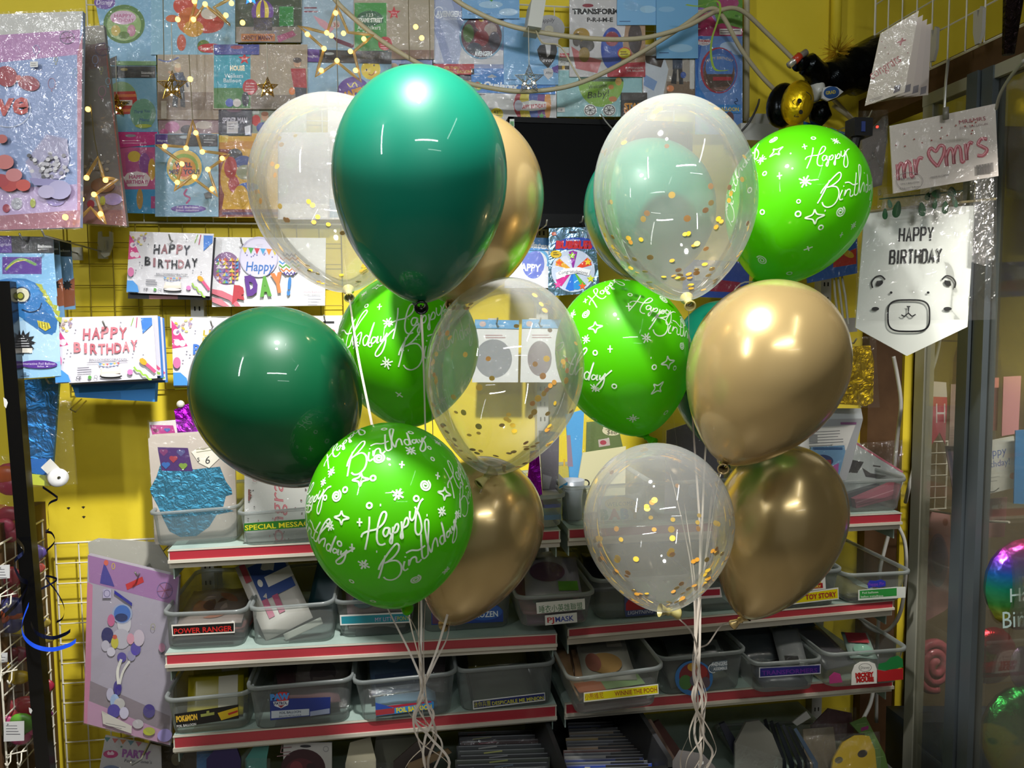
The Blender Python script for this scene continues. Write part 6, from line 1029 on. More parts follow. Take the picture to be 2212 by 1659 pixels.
# ================================================================== bottom bins
ZB = 0.27; DK = C('#2a2a2b', 0.5); DK2 = C('#3a3b3d', 0.4)
for k, (x0, x1, lb) in enumerate(((372, 1205, 'low base shelf of the left bay holding the standing packs'), (1222, 1935, 'low base shelf of the right bay holding the bins'))):
    a_, b_ = P(x0, 1600, 1.80), P(x1, 1600, 1.80); m = MB(); root = thing('base_shelf', lb, 'shelf', ((a_.x+b_.x)/2, 1.95, 0)); m.box((a_.x, 1.66, ZB-.03), (b_.x, YB-.005, ZB), MINT); m.build('shelf_board', root); m = MB(); m.box((a_.x, 1.70, 0), (b_.x, 1.72, ZB-.03), C('#8a2a2c', .4)); m.build('kick_plate', root)
def low(label, outline, Y, col, art=None, lean=-12, yaw=0, thick=0.008, film=False, **k):
    pl = plane(sum(p[0] for p in outline)/len(outline), outline[0][1], Y, lean, yaw); n = len(outline)
    def down(p):                                    # foot of the pack: same direction on its plane, down to the base shelf
        a, b = PP(p[0], p[1], pl), PP(p[0], p[1]+60, pl); d = (b-a); t = (ZB+0.004-a.z)/d.z; q = a+d*t; v = q-CAM; dd = v.dot(FW); return (W/2+F*v.dot(RT)/dd, H/2-F*v.dot(UP)/dd)
    o = list(outline)+[down(outline[-1]), down(outline[0])]
    xs = [p[0] for p in outline]
    return standing(label, o, pl, col, art, thick=thick, film=[(min(xs)-2, outline[0][1]-2), (max(xs)+2, outline[-1][1]-2), o[-2], o[-1]] if film else None, **k)
low('blue pack at the left end under the lowest shelf', [(425, 1622), (462, 1612)], 1.93, '#2f5f8f', film=True, group='packs standing on the base shelf')
low('dark violet bag under the left of the lowest shelf', [(446, 1640), (470, 1612), (508, 1606), (520, 1640)], 1.88, '#2a1f4a', group='packs standing on the base shelf')
low('dark pack with a pale disc behind the violet bag', [(400, 1622), (452, 1616)], 2.0, '#3a342c', lambda a: a.ell(440, 1648, 14, 16, '#8a8468'), group='packs standing on the base shelf')
low('teal crinkled bag beside the white card pack', [(530, 1640), (548, 1612), (582, 1606), (576, 1640)], 1.90, '#3f7a70', film=True, group='packs standing on the base shelf')
low('white card pack with a dark red round balloon under the lowest shelf', [(612, 1604), (717, 1604)], 1.90, '#a8a5a0', lambda a: (a.ell(655, 1660, 48, 42, '#32161a'), a.ell(650, 1668, 34, 30, '#4a1c22'), a.ell(640, 1660, 14, 16, '#6a2a30'), a.ell(672, 1656, 10, 8, '#2a1418'), a.ell(660, 1612, 12, 3, '#2a2a2c'), a.ring(704, 1618, 6, 6, 1, '#6a6a6a'), [a.line(p, 2, '#7a5a5c', 1) for p in ([(610, 1606), (632, 1604)], [(608, 1616), (630, 1614)], [(606, 1626), (628, 1624)], [(610, 1606), (606, 1626)], [(598, 1634), (626, 1630)])]), lean=-14, group='packs standing on the base shelf')
low('cream bag under the middle of the left bay', [(746, 1650), (756, 1604), (800, 1592), (812, 1640)], 1.90, '#8f8a74', group='packs standing on the base shelf', film=True)
low('olive-grey bag beside the cream bag, behind the ribbons', [(806, 1650), (812, 1590), (900, 1588), (905, 1650)], 1.94, '#5f5f50', group='packs standing on the base shelf', film=True)
low('dark brown pack behind the ribbons under the left bay', [(850, 1646), (900, 1602), (940, 1606), (935, 1650)], 1.86, '#231c18', group='packs standing on the base shelf')
low('tan wooden strip slanting behind the ribbons under the left bay', [(880, 1652), (968, 1618), (976, 1626), (910, 1659)], 1.84, '#6a563c', name='wooden_strip', cat='wooden strip', thick=.01)
# the stack of dark packs and the bin of filed packs
GF = 'filed packs under the right end of the left bay'
for i in range(9):
    y = 1575+i*10; x0 = 990-i*1.5+(i*37 % 11); x1 = 1180+(i*23 % 13)
    low(['rearmost of the dark sleeved packs filed under the right end of the left bay', 'second dark sleeved pack from the back of that dark row', 'third dark sleeved pack from the back of that dark row', 'fourth dark sleeved pack from the back of that dark row', 'middle dark sleeved pack of that dark row', 'fourth dark sleeved pack from the front of that dark row', 'third dark sleeved pack from the front of that dark row', 'second dark sleeved pack from the front of that dark row', 'front dark sleeved pack of the dark row under the left bay'][i], [(x0, y+6), (x1, y)], 2.10-i*0.045, ['#3a3d3a', '#2a2c30', '#4a2f2c', '#33383a', '#3f4440', '#26282a', '#3a4036', '#2c2f34', '#44484a'][i], (lambda a, x0=x0, x1=x1, y=y, i=i: (a.line([(x0+20+i*9, y+12), (x0+60+i*9, y+7)], 3, ['#6a2a2c', '#8a8a5a', '#7a2430', '#9a9a94', '#a8a85a', '#7a7a80', '#8f9450', '#5a6a7a', '#9a9aa0'][i], 1), a.line([(x0+4, y+8), (x1-4, y+2)], 1.4, '#8d9092', 1))), lean=-24, thick=.004, film=i in (2, 8), group=GF)
root = thing('storage_bin', 'dark open bin of filed packs in front of the right bay', 'storage bin', tuple(P(1300, 1640, 1.72)*1.0)); ORG[root.name] = V(root.location)
m = MB(); zt = P(1300, 1622, 1.75).z
for xa, ya, xb, yb in ((1204, 1.66, 1214, 2.2), (1424, 1.66, 1434, 2.2)):
    p_, q_ = P(xa, 1620, 1.75), P(xb, 1620, 1.75); m.box((p_.x, 1.69, ZB+.002), (q_.x, 2.22, zt), DK2)
p_, q_ = P(1204, 1620, 1.75), P(1434, 1620, 1.75); m.box((p_.x, 1.69, ZB+.002), (q_.x, 1.70, zt-.02), DK2); m.box((p_.x, 2.21, ZB+.002), (q_.x, 2.22, zt+.02), DK2); m.box((p_.x, 1.69, ZB+.001), (q_.x, 2.22, ZB+.006), DK2)
m.build('bin_body', root)
ORDN = ['rearmost', 'second from the back', 'third from the back', 'fourth from the back', 'fifth from the back', 'sixth from the back', 'seventh from the back', 'eighth from the back', 'middle', 'eighth from the front', 'seventh from the front', 'sixth from the front', 'fifth from the front', 'fourth from the front', 'third from the front', 'second from the front', 'frontmost']
PC = ['#35373c', '#3a4a7a', '#3f4248', '#7a6a50', '#2f3034', '#a0863c', '#4a4d55', '#303238', '#9a8064', '#5a3a34', '#484c54', '#8a8a86', '#2c3c78', '#55595c', '#1f3fa0', '#6a6d70', '#3f4246']
for i in range(17):
    Y = 2.16-i*0.026; y = 1556+i*6.6; x0 = 1226-i*1.0+(i*29 % 9); x1 = 1385+i*1.6+(i*17 % 12)-(i*31 % 17)
    low('%s pack filed in the dark bin, %s top edge' % (ORDN[i], ['dark grey', 'blue', 'slate', 'tan', 'near-black', 'yellow-brown', 'grey', 'charcoal', 'peach', 'maroon', 'steel grey', 'pale grey', 'navy', 'mid grey', 'bright blue', 'light grey', 'graphite'][i]), [(x0, y+5), (x1, y)], Y, PC[i], lambda a, x0=x0, x1=x1, y=y, i=i: (a.line([(x0+2, y+6.5), (x1-2, y+1.5)], 1.2, '#9a9a98', 1), a.poly([(x1-60-i % 3*20, y+4), (x1-8, y+2), (x1-8, y+9), (x1-60-i % 3*20, y+11)], '#17181a'), a.rect(x0+50, y+8, x0+62, y+16, '#b8b8a8') if i in (1, 14) else None), lean=-30, thick=.004, group='packs filed in the dark bin')
for i, (x, y, x1, y1, c) in enumerate(((1386, 1560, 1400, 1552, '#6a564a'), (1404, 1552, 1420, 1546, '#4a3028'), (1432, 1570, 1446, 1562, '#5a4a42'))):
    pass
GD = 'long packs leaning between the bins'
low('brown-edged long pack leaning right of the dark bin', [(1440, 1655), (1392, 1560), (1408, 1556), (1466, 1650)], 1.86, '#5c4a40', group=GD, lean=-4)
low('dark red long pack leaning right of the brown-edged one', [(1466, 1652), (1412, 1562), (1424, 1556), (1490, 1648)], 1.90, '#4a2a26', group=GD, lean=-4)
low('grey clear bag with a small white tag, behind the right ribbons', [(1452, 1652), (1470, 1622), (1520, 1630), (1545, 1656)], 1.76, '#6a6664', lambda a: a.rect(1508, 1650, 1520, 1656, '#c9c9c4', -.5), film=True)
low('dark navy long pack left of the pale plastic bag', [(1596, 1655), (1555, 1565), (1566, 1560), (1622, 1650)], 1.92, '#2c2c3a', group=GD, lean=-4)
low('pale translucent plastic bag standing under the right bay', [(1588, 1606), (1612, 1560), (1640, 1556), (1668, 1585), (1690, 1640)], 1.90, '#76746c', film=True, lean=-6)
for i in range(6):
    low(['leftmost of the thin dark packs filed left of the big clear bin', 'second thin dark pack left of the big clear bin', 'third thin dark pack left of the big clear bin', 'fourth thin dark pack left of the big clear bin', 'fifth thin dark pack left of the big clear bin', 'blue-grey pack against the big clear bin'][i], [(1672+i*17, 1650), (1650+i*13, 1556+i*4), (1656+i*13, 1553+i*4), (1682+i*17, 1648)], 1.95-.02*i, ['#1d2026', '#24272d', '#1f242c', '#2a2c32', '#23262a', '#4a5a70'][i], thick=.003, group='thin dark packs filed left of the big clear bin', lean=-4)
BT = tub('3R', 'large clear bin under the right end of the right bay, with a yellow smiling pack', (1705, 1770), (2030, 1752), (2010, 1882), (1715, 1900), Y=1.70, length=0.46, lip=0.008, group='large bins under the shelves')
root = thing('foil_pack', 'yellow pack with black oval eyes in the large clear bin', 'foil balloon pack', tuple(P(1870, 1700, 1.85)))
pl = plane(1860, 1620, 1.86, -30, 0); a = Art(pl, [(1790, 1720), (1800, 1640), (1820, 1604), (1850, 1586), (1878, 1590), (1890, 1620), (1900, 1720)], '#b89a12', .008); a.ell(1863, 1628, 11, 8, '#26201a', rot=-20); a.ell(1812, 1642, 9, 7, '#5a5438', rot=-20); a.line([(1818, 1600), (1840, 1588), (1868, 1586)], 3, '#26241a'); a.build('pack_body', root)
sleeve(root, pl, [(1740, 1590), (1900, 1580), (1905, 1720), (1750, 1725)], .008, .005, BAGF, seed=31)
standing('green leaf-print pack with a purple tag in the large clear bin', [(1836, 1562), (1870, 1548), (1912, 1630), (1926, 1690), (1890, 1690), (1872, 1600)], plane(1880, 1600, 1.92, -24), '#5a7a3c', lambda a: (a.rect(1860, 1572, 1876, 1580, '#8a2a6a', -.3), [a.line([(1850+i*9, 1565+i*18), (1872+i*9, 1562+i*18)], 1.5, '#7f9a5a', 1) for i in range(5)]), thick=.006)
standing('white card scrap sticking up in the large clear bin', [(1712, 1560), (1742, 1536), (1752, 1550), (1722, 1568)], plane(1732, 1555, 1.93, -20), '#b4b2ac', name='card', cat='card')
standing('dark red crinkled pack at the back of the large clear bin', [(1752, 1568), (1790, 1530), (1840, 1540), (1846, 1600), (1760, 1600)], plane(1790, 1560, 2.0, -20), '#4a2328', film=[(1745, 1530), (1850, 1528), (1850, 1604), (1750, 1604)], seed=33)
standing('clear crumpled bag at the left of the large clear bin', [(1735, 1575), (1800, 1570), (1812, 1660), (1740, 1690)], plane(1770, 1620, 1.90, -24), '#6d6350', film=[(1725, 1565), (1830, 1562), (1830, 1700), (1730, 1700)], seed=35, name='plastic_bag', cat='plastic bag')

# ================================================================== left corner
o = P(121, 1669, 2.26); zt = P(121, 1172, 2.26).z; step = P(171, 1172, 2.26).x-P(121, 1172, 2.26).x
x0 = P(121, 1172, 2.26).x
wiregrid('wire_grid', 'white wire grid on the yellow wall below the bare patch, left of the shelves', (x0, 2.255, zt-14*.056), (step, 0, 0), (0, 0, .056), 5, 14, .0019)
QA = [(190, 1199), (387, 1246), (368, 1610), (181, 1562)]
def astro(a):
    f = bil(QA); pg = lambda uv, c: a.poly([f(*p) for p in uv], c)
    pg([(0, 0), (1, 0), (.97, .17), (0.02, .16)], '#8f6894'); pg([(0, .16), (.06, .17), (.07, 1), (0, 1)], '#b0708c'); pg([(.06, .74), (.98, .83), (.98, 1), (.05, .98)], '#7a7078'); pg([(.04, .86), (.98, .93), (.98, 1), (.04, 1)], '#a8829c')
    pg([(.15, .10), (.18, .02), (.22, .06), (.26, .10), (.3, .15), (.14, .15)], '#3f3a84'); x, y = f(.2, .02); a.ell(x, y, 5, 6, '#c05a4a'); x, y = f(.28, .03); a.ring(x, y, 4, 7, 1.6, '#b8a04a'); pg([(.42, .12), (.6, .05), (.62, .08), (.44, .15)], '#b02a2c')
    x, y = f(.85, .1); a.ring(x, y, 17, 18, 1.4, '#6a5a8a'); [a.line([(x, y), (x+17*math.cos(k), y+18*math.sin(k))], .9, '#8a4a5a', 1) for k in range(7)]
    blobs(a, [(268, 1346, 15, 24, '#b4b2b8'), (262, 1380, 20, 22, '#a5a2ac'), (264, 1326, 22, 22, '#8a94ac'), (264, 1326, 18, 19, '#3a62a8'), (262, 1334, 14, 9, '#22305c'), (240, 1340, 8, 13, '#b05a80'), (232, 1372, 13, 17, '#2a2a5a'), (228, 1395, 9, 12, '#a8a4b0'), (248, 1388, 8, 13, '#b0a83a'), (248, 1376, 5, 5, '#b0503a'), (263, 1420, 10, 11, '#4a3f8c'), (284, 1416, 9, 12, '#8a86a0'), (293, 1402, 11, 14, '#4f4494'), (240, 1408, 9, 10, '#b8b4c0'), (300, 1378, 12, 18, '#b4a8b4'), (282, 1380, 8, 12, '#c08a9a'), (254, 1486, 9, 16, '#3a3078'), (238, 1500, 8, 14, '#a8a4b8'), (248, 1515, 10, 16, '#8aa0c0'), (258, 1520, 12, 12, '#a8a6a4'), (246, 1536, 14, 15, '#43398c'), (268, 1540, 10, 13, '#b4b0c4'), (322, 1536, 13, 15, '#3f3670'), (298, 1564, 12, 10, '#a8a4a8')])
    a.line([(262, 1424), (254, 1450), (256, 1478)], 6, '#c4c2ba'); a.line([(280, 1428), (266, 1450), (258, 1478)], 5, '#bcbab2')
    a.rect(222, 1272, 240, 1292, '#9a94ac'); a.ring(231, 1282, 7, 8, 1.2, '#5a5474'); pg([(.3, .17), (.5, .22), (.5, .24), (.3, .19)], '#2f2f84')
    pg([(.2, .90), (.55, .945), (.55, .99), (.22, .975)], '#b0aca4'); a.bars(228, 1562, 275, 4, 5, '#6a6a6a', 1, .2); x, y = f(.75, .95); a.ell(x, y, 13, 9, '#9aa03a'); x, y = f(.93, .95); a.ell(x, y, 16, 14, '#8f84b8', rot=-20)
    x, y = f(.85, .44); a.ell(x, y, 7, 10, '#a87a90'); a.rect(x-2, y+11, x+2, y+15, '#4a4a54'); x, y = f(.74, .33); a.ring(x, y, 5, 7, 1, '#8a8a64')
bag('gift bag printed with a spaceman and balloons, hanging left of the shelves', QA, 1.98, astro, '#98929f', 21)  # base and header colours darkened to carry the shade here
root, pl = standing('pale tissue bag top behind the spaceman gift bag', [(190, 1172), (212, 1163), (340, 1172), (386, 1245), (378, 1300), (196, 1240)], plane(290, 1210, 2.06), '#a8a69a', film=[(186, 1164), (340, 1160), (392, 1290), (190, 1270)], seed=23, name='tissue_bag', cat='bag', thick=.004)
QP = [(228, 1588), (348, 1612), (352, 1760), (200, 1740)]
def party(a):
    for i, c in enumerate(['#4a7a7a', '#b05a5a', '#b8703c', '#4a7a8a', '#a85a6a']): x, y = 232+i*17, 1592+i*2.5; a.poly([(x-7, y), (x+7, y+1.5), (x-1, y+11)], c)
    a.ell(239, 1629, 16, 8.5, '#b02a6c'); a.poly([(231, 1627), (234, 1622), (238, 1626), (242, 1622), (247, 1627), (245, 1631), (233, 1631)], '#d8b8c8'); a.text('PARTY', 294, 1637, 16, '#8a4a94', width=62, rot=-5, bold=.05); a.text("Follow one's", 298, 1648, 7, '#4a4a5a', width=60, rot=-4, shear=.2); a.ell(240, 1668, 22, 15, '#6a7a9c'); a.star(262, 1613, 3.5, '#4a7a6a')
pack('white party pack with small pennants and a pink oval, at the bottom left', QP, 0, '#b4b2b4', party, Y=2.10, group=None, film=True)
pack('beige pack with a small pale disc behind the white party pack', [(322, 1600), (408, 1612), (410, 1740), (330, 1740)], 0, '#4f473c', lambda a: a.ell(380, 1640, 10, 14, '#8f886c'), Y=2.18, group=None)
m = MB(); p = P(322, 1608, 2.06); m.tube([V((p.x, 2.25, p.z+.02)), p, P(305, 1640, 2.0), P(285, 1652, 1.99), P(282, 1646, 1.985)], .003, STEEL, 8); m.build('display_hook', label='bent metal hook holding the white party pack', cat='hook', group='display hooks', smooth=True)
# left rack: slanting black post, side grid, bags of balloons
m = MB(); A1, A2 = P(19, 970, 1.93), P(77, 1659, 1.93); d_ = (A1-A2); top = A2+d_*1.5; bot = A2-d_*((A2.z-0.0)/d_.z) if d_.z else A2
ux = V((.031, 0, 0)); uy = V((0, .031, 0))
m.prism([bot, bot+ux, bot+ux+uy, bot+uy], top-bot, C('#0b0b0c', 0.18)); root = m.build('rack_post', label='black slanting rack post at the left edge, scuffed with white', cat='rack post')
for x, y, w, h in ((12, 870, 5, 12), (47, 1180, 3, 5), (66, 1535, 4, 7)):
    a = Art(plane(x, y, 1.9285)); a.poly([(x-w, y-h), (x+w*.4, y-h*.6), (x+w, y), (x+w*.2, y+h), (x-w*.6, y+h*.6)], '#c9c9c6'); a.build('scuff', root)
wiregrid('wire_grid', 'slanting-looking side grid behind the black rack post', (-0.945, 1.99, .2), (0, .052, 0), (0, 0, .052), 5, 15, .0018)
GBAG = 'small bags of rubber balloons on the left rack'
def pouch(label, px, py, w, h, Y, cols, seed):
    c = P(px, py, Y); sx, sz = w/F*Y/2, h/F*Y/2; root = thing('balloon_bag', label, 'bag of balloons', (c.x, c.y, c.z-sz), GBAG); rg = random.Random(seed)
    for i in range(7):
        m = MB(); col = cols[i % len(cols)]; q = c+V((rg.uniform(-.6, .6)*sx, rg.uniform(-.008, .008), rg.uniform(-.75, .6)*sz)); r = min(sx, sz)*rg.uniform(.45, .7)
        m.sphere(q, r, C(col, .35), 10, 7, 1.3, .4, rg.uniform(.7, 1.1)); m.tube([q, q+V((rg.uniform(-1, 1)*sx*.6, 0, rg.uniform(-1, 1)*sz*.5))], [r*.3, r*.16], C(col, .35), 7); m.build('rubber_balloon', root, smooth=True)
    m = MB(); m.grid(lambda u, v: c+V(((u-.5)*2.1*sx, -.022+.006*noise.noise(V((u*4, v*4, seed)))-.0*abs(u-.5), (v-.5)*2.1*sz)), 10, 10, BAGF); m.build('clear_bag', root, smooth=True)
    return root
for i, (x, y, w, h, Y, cols, lb) in enumerate(((10, 1030, 60, 90, 2.05, ['#b8a02c', '#a02a4a', '#c05a2c'], 'bag of yellow and pink balloons, highest on the left rack'), (12, 1130, 64, 90, 2.08, ['#a03048', '#b83a5a', '#c8843c'], 'bag of rose balloons under the highest bag'), (14, 1262, 60, 70, 2.06, ['#b03048', '#a82c3c', '#c24a5a'], 'bag of red-pink balloons beside the price card'), (20, 1330, 70, 70, 2.04, ['#c8b41c', '#a8481c', '#3a3a6a'], 'bag with one big yellow balloon showing'), (20, 1400, 70, 80, 2.07, ['#7a1f3a', '#8a2440', '#3a2a5a'], 'bag of dark crimson balloons'), (22, 1455, 66, 60, 2.05, ['#b89a14', '#c8a81c', '#a8861a'], 'bag of mustard balloons'), (40, 1530, 84, 80, 2.05, ['#a82a34', '#b8343c', '#9a2430'], 'bag of bright red balloons low on the left rack'), (40, 1570, 80, 60, 2.02, ['#5a9a2c', '#c83a7a', '#d04a86'], 'bag of green and hot pink balloons, lowest on the left rack'), (78, 1225, 44, 110, 2.14, ['#c8507a', '#c04a3c', '#5a4a8a'], 'bag of pink balloons right of the black post'), (84, 1350, 40, 110, 2.16, ['#3a3a5a', '#a8943a', '#7a4a2a'], 'bag of mixed dark balloons right of the black post'), (86, 1500, 44, 120, 2.16, ['#a02a40', '#3a2a6a', '#6a2a5a'], 'bag of crimson and violet balloons right of the black post'))):
    pouch(lb, x, y, w, h, Y, cols, i+3)
for x0, y0, x1, y1, Y, lb in ((-8, 1222, 21, 1251, 1.99, 'upper white price card on the left rack'), (-6, 1412, 16, 1432, 1.99, 'middle white price card on the left rack'), (8, 1560, 52, 1602, 1.97, 'lowest white price card on the left rack')):
    a = Art(plane(x0, y0, Y), [(x0, y0), (x1, y0-2), (x1, y1-2), (x0, y1)], '#c8c8c8', .0015); a.bars(x0+5, y0+8, x1-4, 4, 6, '#55555c', 1.3); a.text('P' if y0 > 1500 else 'S', x0+9, y0+8, 5, '#3a3a40'); a.build('price_card', label=lb, cat='price card', group='price cards on the left rack')
for x, y, lb in ((12, 1285, 'upper'), (14, 1450, 'middle'), (35, 1625, 'lowest')):
    m = MB(); p = P(x, y, 1.98)
    for dx in (-.012, .012): m.tube([p+V((dx, .2, .0)), p+V((dx, 0, 0)), p+V((dx, -.004, -.02)), p+V((dx*1.1, -.02, -.024)), p+V((dx*1.1, -.026, -.012))], .0018, WIRE, 6)
    m.tube([p+V((-.024, 0, -.006)), p+V((.024, 0, .002))], .0018, WIRE, 6); m.build('display_hook', label=lb+' white double wire hook on the left rack', cat='hook', group='display hooks', smooth=True)
# curled blue foil ribbons
BLF = C('#2458f0', .25, .3); BLD = foil('dark_ribbon_foil', '#1a2040', 0.35, 0.1)
def curl(label, pts, Y, mat, w=.004):
    q = smoothline([P(x, y, Y+dy) for x, y, dy in pts], 8); m = MB(); m.strip(q, [V((0, w*.3, w)) for _ in q], mat); return m.build('curling_ribbon', label=label, cat='ribbon', group='curled foil ribbons', smooth=True)
curl('shiny blue curl of foil ribbon beside the left wire grid', [(62, 1305, 0), (48, 1345, -.01), (52, 1375, -.02), (76, 1396, -.03), (112, 1403, -.02), (148, 1394, 0), (164, 1384, .01)], 1.88, BLF, .0045)
curl('dark curl of foil ribbon just above the shiny blue one', [(66, 1345, 0), (80, 1368, -.02), (112, 1378, -.02), (140, 1370, 0), (152, 1362, .01)], 1.90, BLD)
curl('black foil ribbon zigzagging over the left edge of the yellow wall', [(92, 1052, .02), (118, 1070, 0), (124, 1078, -.01), (104, 1092, 0), (106, 1140, 0), (98, 1148, .02), (112, 1152, 0), (118, 1170, -.01), (100, 1190, .0)], 2.05, BLD, .003)
curl('thin black foil ribbon looping below the zigzag one', [(60, 1300, 0), (80, 1278, -.01), (116, 1258, 0), (122, 1250, 0), (98, 1246, .01), (122, 1278, 0), (138, 1310, 0), (136, 1334, 0), (122, 1344, .01)], 2.05, BLD, .0025)
curl('dark blue foil ribbon wound round the black rack post', [(36, 1165, 0), (52, 1190, -.05), (30, 1215, -.06), (44, 1250, -.04), (60, 1262, 0), (40, 1300, -.05), (10, 1330, -.03)], 1.93, BLD, .005)
# hooks, clips
def hook(label, x, y, Y0, Y1=2.27, r=.0022, mat=None):
    p = P(x, y, Y0); m = MB(); m.tube([V((p.x, Y1, p.z-.012)), V((p.x, (Y0+Y1)/2, p.z-.010)), p+V((0, .012, -.008)), p+V((0, 0, .004))], r, mat or STEEL, 8); m.box((p.x-.012, Y1-.003, p.z-.03), (p.x+.012, Y1+.006, p.z+.004), C('#c8c6bc', .4)); return m.build('display_hook', label=label, cat='hook', group='display hooks', smooth=True)
for x, y, Y, lb in ((365, 510, 2.13, 'metal hook through the black-lettered banner pack'), (222, 698, 1.955, 'metal hook through the rose-letter banner packs'), (455, 697, 2.075, 'metal hook through the rainbow-letter banner pack'), (520, 518, 2.17, 'metal hook through the coloured birthday word pack'), (700, 684, 2.12, 'metal hook in the plain white pack'), (1182, 478, 2.06, 'white bent hook below the television, left one'), (1260, 470, 2.06, 'white bent hook above the silver-blue foil pack'), (42, 508, 1.94, 'metal hook through the front sea-creature pack'), (90, 500, 1.90, 'metal hook behind the large gift bags'), (1075, 690, 2.15, 'metal hook through the silver balloon pack'), (1168, 690, 2.15, 'metal hook through the grey balloon pack'), (1146, 516, 2.14, 'metal hook through the violet glitter balloon pack'), (1545, 566, 2.13, 'metal hook through the blue pack behind the lime balloon'), (1796, 528, 2.09, 'metal hook through the pack peeking below the lime balloon'), (1884, 242, 1.83, 'metal hook holding the clear bag behind the small black unit'), (1850, 735, 1.93, 'metal hook holding the crumpled gold foil bag'), (292, 1240, 1.95, 'metal hook through the spaceman gift bag'), (100, 822, 2.05, 'metal hook holding the long clear bag'), (245, 815, 2.03, 'metal hook holding the folded bright blue foil bag'), (424, 826, 2.10, 'metal hook holding the yellow-green foil')): hook(lb, x, y, Y)
m = MB(); pl = plane(228, 530, 2.262); pts = [PP(x, y, pl) for x, y in ((214, 502), (221, 500), (222, 512), (238, 512), (238, 500), (245, 502), (246, 528), (238, 552), (228, 557), (221, 550), (213, 526))]
m.prism(pts, pl[1]*.008, C('#c9c6b8', .4)); m.tube([PP(229, 520, pl, .009), PP(229, 540, pl, .012)], .003, C('#b8b5a8', .4), 8); m.build('adhesive_hook', label='grey plastic stick-on hook on the yellow wall under the gift bags', cat='hook')
m = MB(); m.tube([P(176, 862, 2.2), P(152, 884, 2.12), P(163, 890, 2.12), P(186, 866, 2.2)], .002, C('#a89a5a', .4, .6), 6); m.build('wire_loop', label='bent wire loop below the folded blue foil bag', cat='wire loop', smooth=True)
# ================================================================== cables and lights along the top
CB = C('#b7ad90', 0.5)
def cable(label, pts, r=.005, mat=None, name='cable', cat='cable'):
    q = smoothline([P(*p) for p in pts], 7); m = MB(); m.tube(q, r, mat or CB, 8); return m.build(name, label=label, cat=cat, group='cables' if cat == 'cable' else None, smooth=True)
cable('thick beige cable sagging over the screen, the lower of the two', [(715, -12, 2.14), (745, 22, 2.13), (830, 92, 2.12), (950, 160, 2.10), (1060, 190, 2.10), (1150, 197, 2.10), (1250, 180, 2.10), (1360, 128, 2.11), (1470, 60, 2.13), (1530, 20, 2.15), (1560, 34, 2.16), (1600, 105, 2.19), (1645, 165, 2.22), (1690, 210, 2.24)], .0062)
cable('thick beige cable sagging under the white adapter, the upper of the two', [(970, -12, 2.13), (1010, 16, 2.12), (1090, 52, 2.11), (1180, 72, 2.10), (1290, 84, 2.10), (1390, 82, 2.11), (1480, 58, 2.12), (1550, 24, 2.14), (1600, 22, 2.16), (1660, 75, 2.2), (1745, 160, 2.23), (1830, 245, 2.25), (1856, 275, 2.26)], .0062)
m = MB(); p = P(1158, 25, 2.07); m.obox(p+V((-.022, 0, -.036)), (.036, 0, -.004), (0, .03, 0), (.012, 0, .07), C('#c4c4be', .4)); m.obox(p+V((-.022, .03, -.036)), (.036, 0, -.004), (0, .05, 0), (.012, 0, .07), C('#aeb0ac', .4)); m.build('power_adapter', label='white block adapter hanging over the upper cable', cat='adapter')
cable('thin white flex dropping from the white adapter past the carriage pack', [(1142, 48, 2.08), (1156, 62, 2.09), (1172, 92, 2.1), (1210, 100, 2.1), (1240, 150, 2.1), (1260, 182, 2.1)], .0022)
cable('thin grey lead running down the screen', [(1298, 246, 2.08), (1310, 264, 2.07), (1330, 285, 2.07), (1362, 312, 2.075)], .002, C('#8a8a86', .4))
m = MB(); q = smoothline([P(x, y, 2.09) for x, y in ((1482, 10), (1510, 13), (1548, 2), (1556, 22), (1548, 52), (1538, 84), (1536, 120), (1545, 150), (1572, 152))], 6); m.strip(q, [V((.003, 0, .0015)) for _ in q], C('#8aa83a', .35)); m.build('curling_ribbon', label='yellow-green ribbon tied over the cables', cat='ribbon', smooth=True)
BULB = glow('warm_bulb', '#ffc65a', 5.0); STARP = clear_film('star_tube_plastic', tint='#f6e6bc', milk=0.35, milkcol='#f2d089', edge=0.4, gloss=0.1, rough=0.1)
def starlight(label, pts, Y, bulbs, wire=None, core=None):
    pl = plane(pts[0][0], pts[0][1], Y); w = [PP(x, y, pl) for x, y in pts]
    b = min(w, key=lambda v: v.z); root = thing('star_light', label, 'star light', tuple(b), 'star lights along the top')
    m = MB(); q = []
    for i in range(len(w)): a_, b_ = w[i], w[(i+1) % len(w)]; q += [a_+(b_-a_)*t for t in (0, .33, .66)]
    m.tube(q, .0036, STARP, 7, closed=True); fr_ = m.build('star_frame', root, smooth=True)
    for x, y in bulbs:
        m = MB(); m.sphere(PP(x, y, pl, .002), .0062, BULB, 8, 6); m.build('bulb', fr_, smooth=True)
    if wire:
        m = MB(); m.tube([P(x, y, Y+.004) for x, y in wire], .0011, C('#6a5f3c', .4), 5); m.build('lead', root)
    return root
starlight('biggest star-shaped light, above and left of the large teal balloon', [(727, 12), (752, 70), (806, 76), (764, 112), (780, 176), (728, 134), (682, 165), (700, 105), (645, 56), (706, 72)], 2.09, [(725, 28), (664, 74), (700, 105), (694, 152), (728, 131), (768, 152), (757, 111), (786, 84), (742, 72), (706, 71), (716, 77)], [(726, -10), (727, 30), (728, 130), (731, 225)])
starlight('star-shaped light over the farewell pack, left of the clear balloon', [(416, 260), (436, 326), (496, 334), (450, 366), (470, 424), (414, 382), (378, 412), (394, 352), (338, 313), (402, 318)], 2.11, [(423, 287), (437, 328), (480, 342), (449, 366), (458, 408), (420, 382), (383, 394), (393, 354), (356, 316), (402, 320)], [(408, 118), (412, 190), (416, 262)])
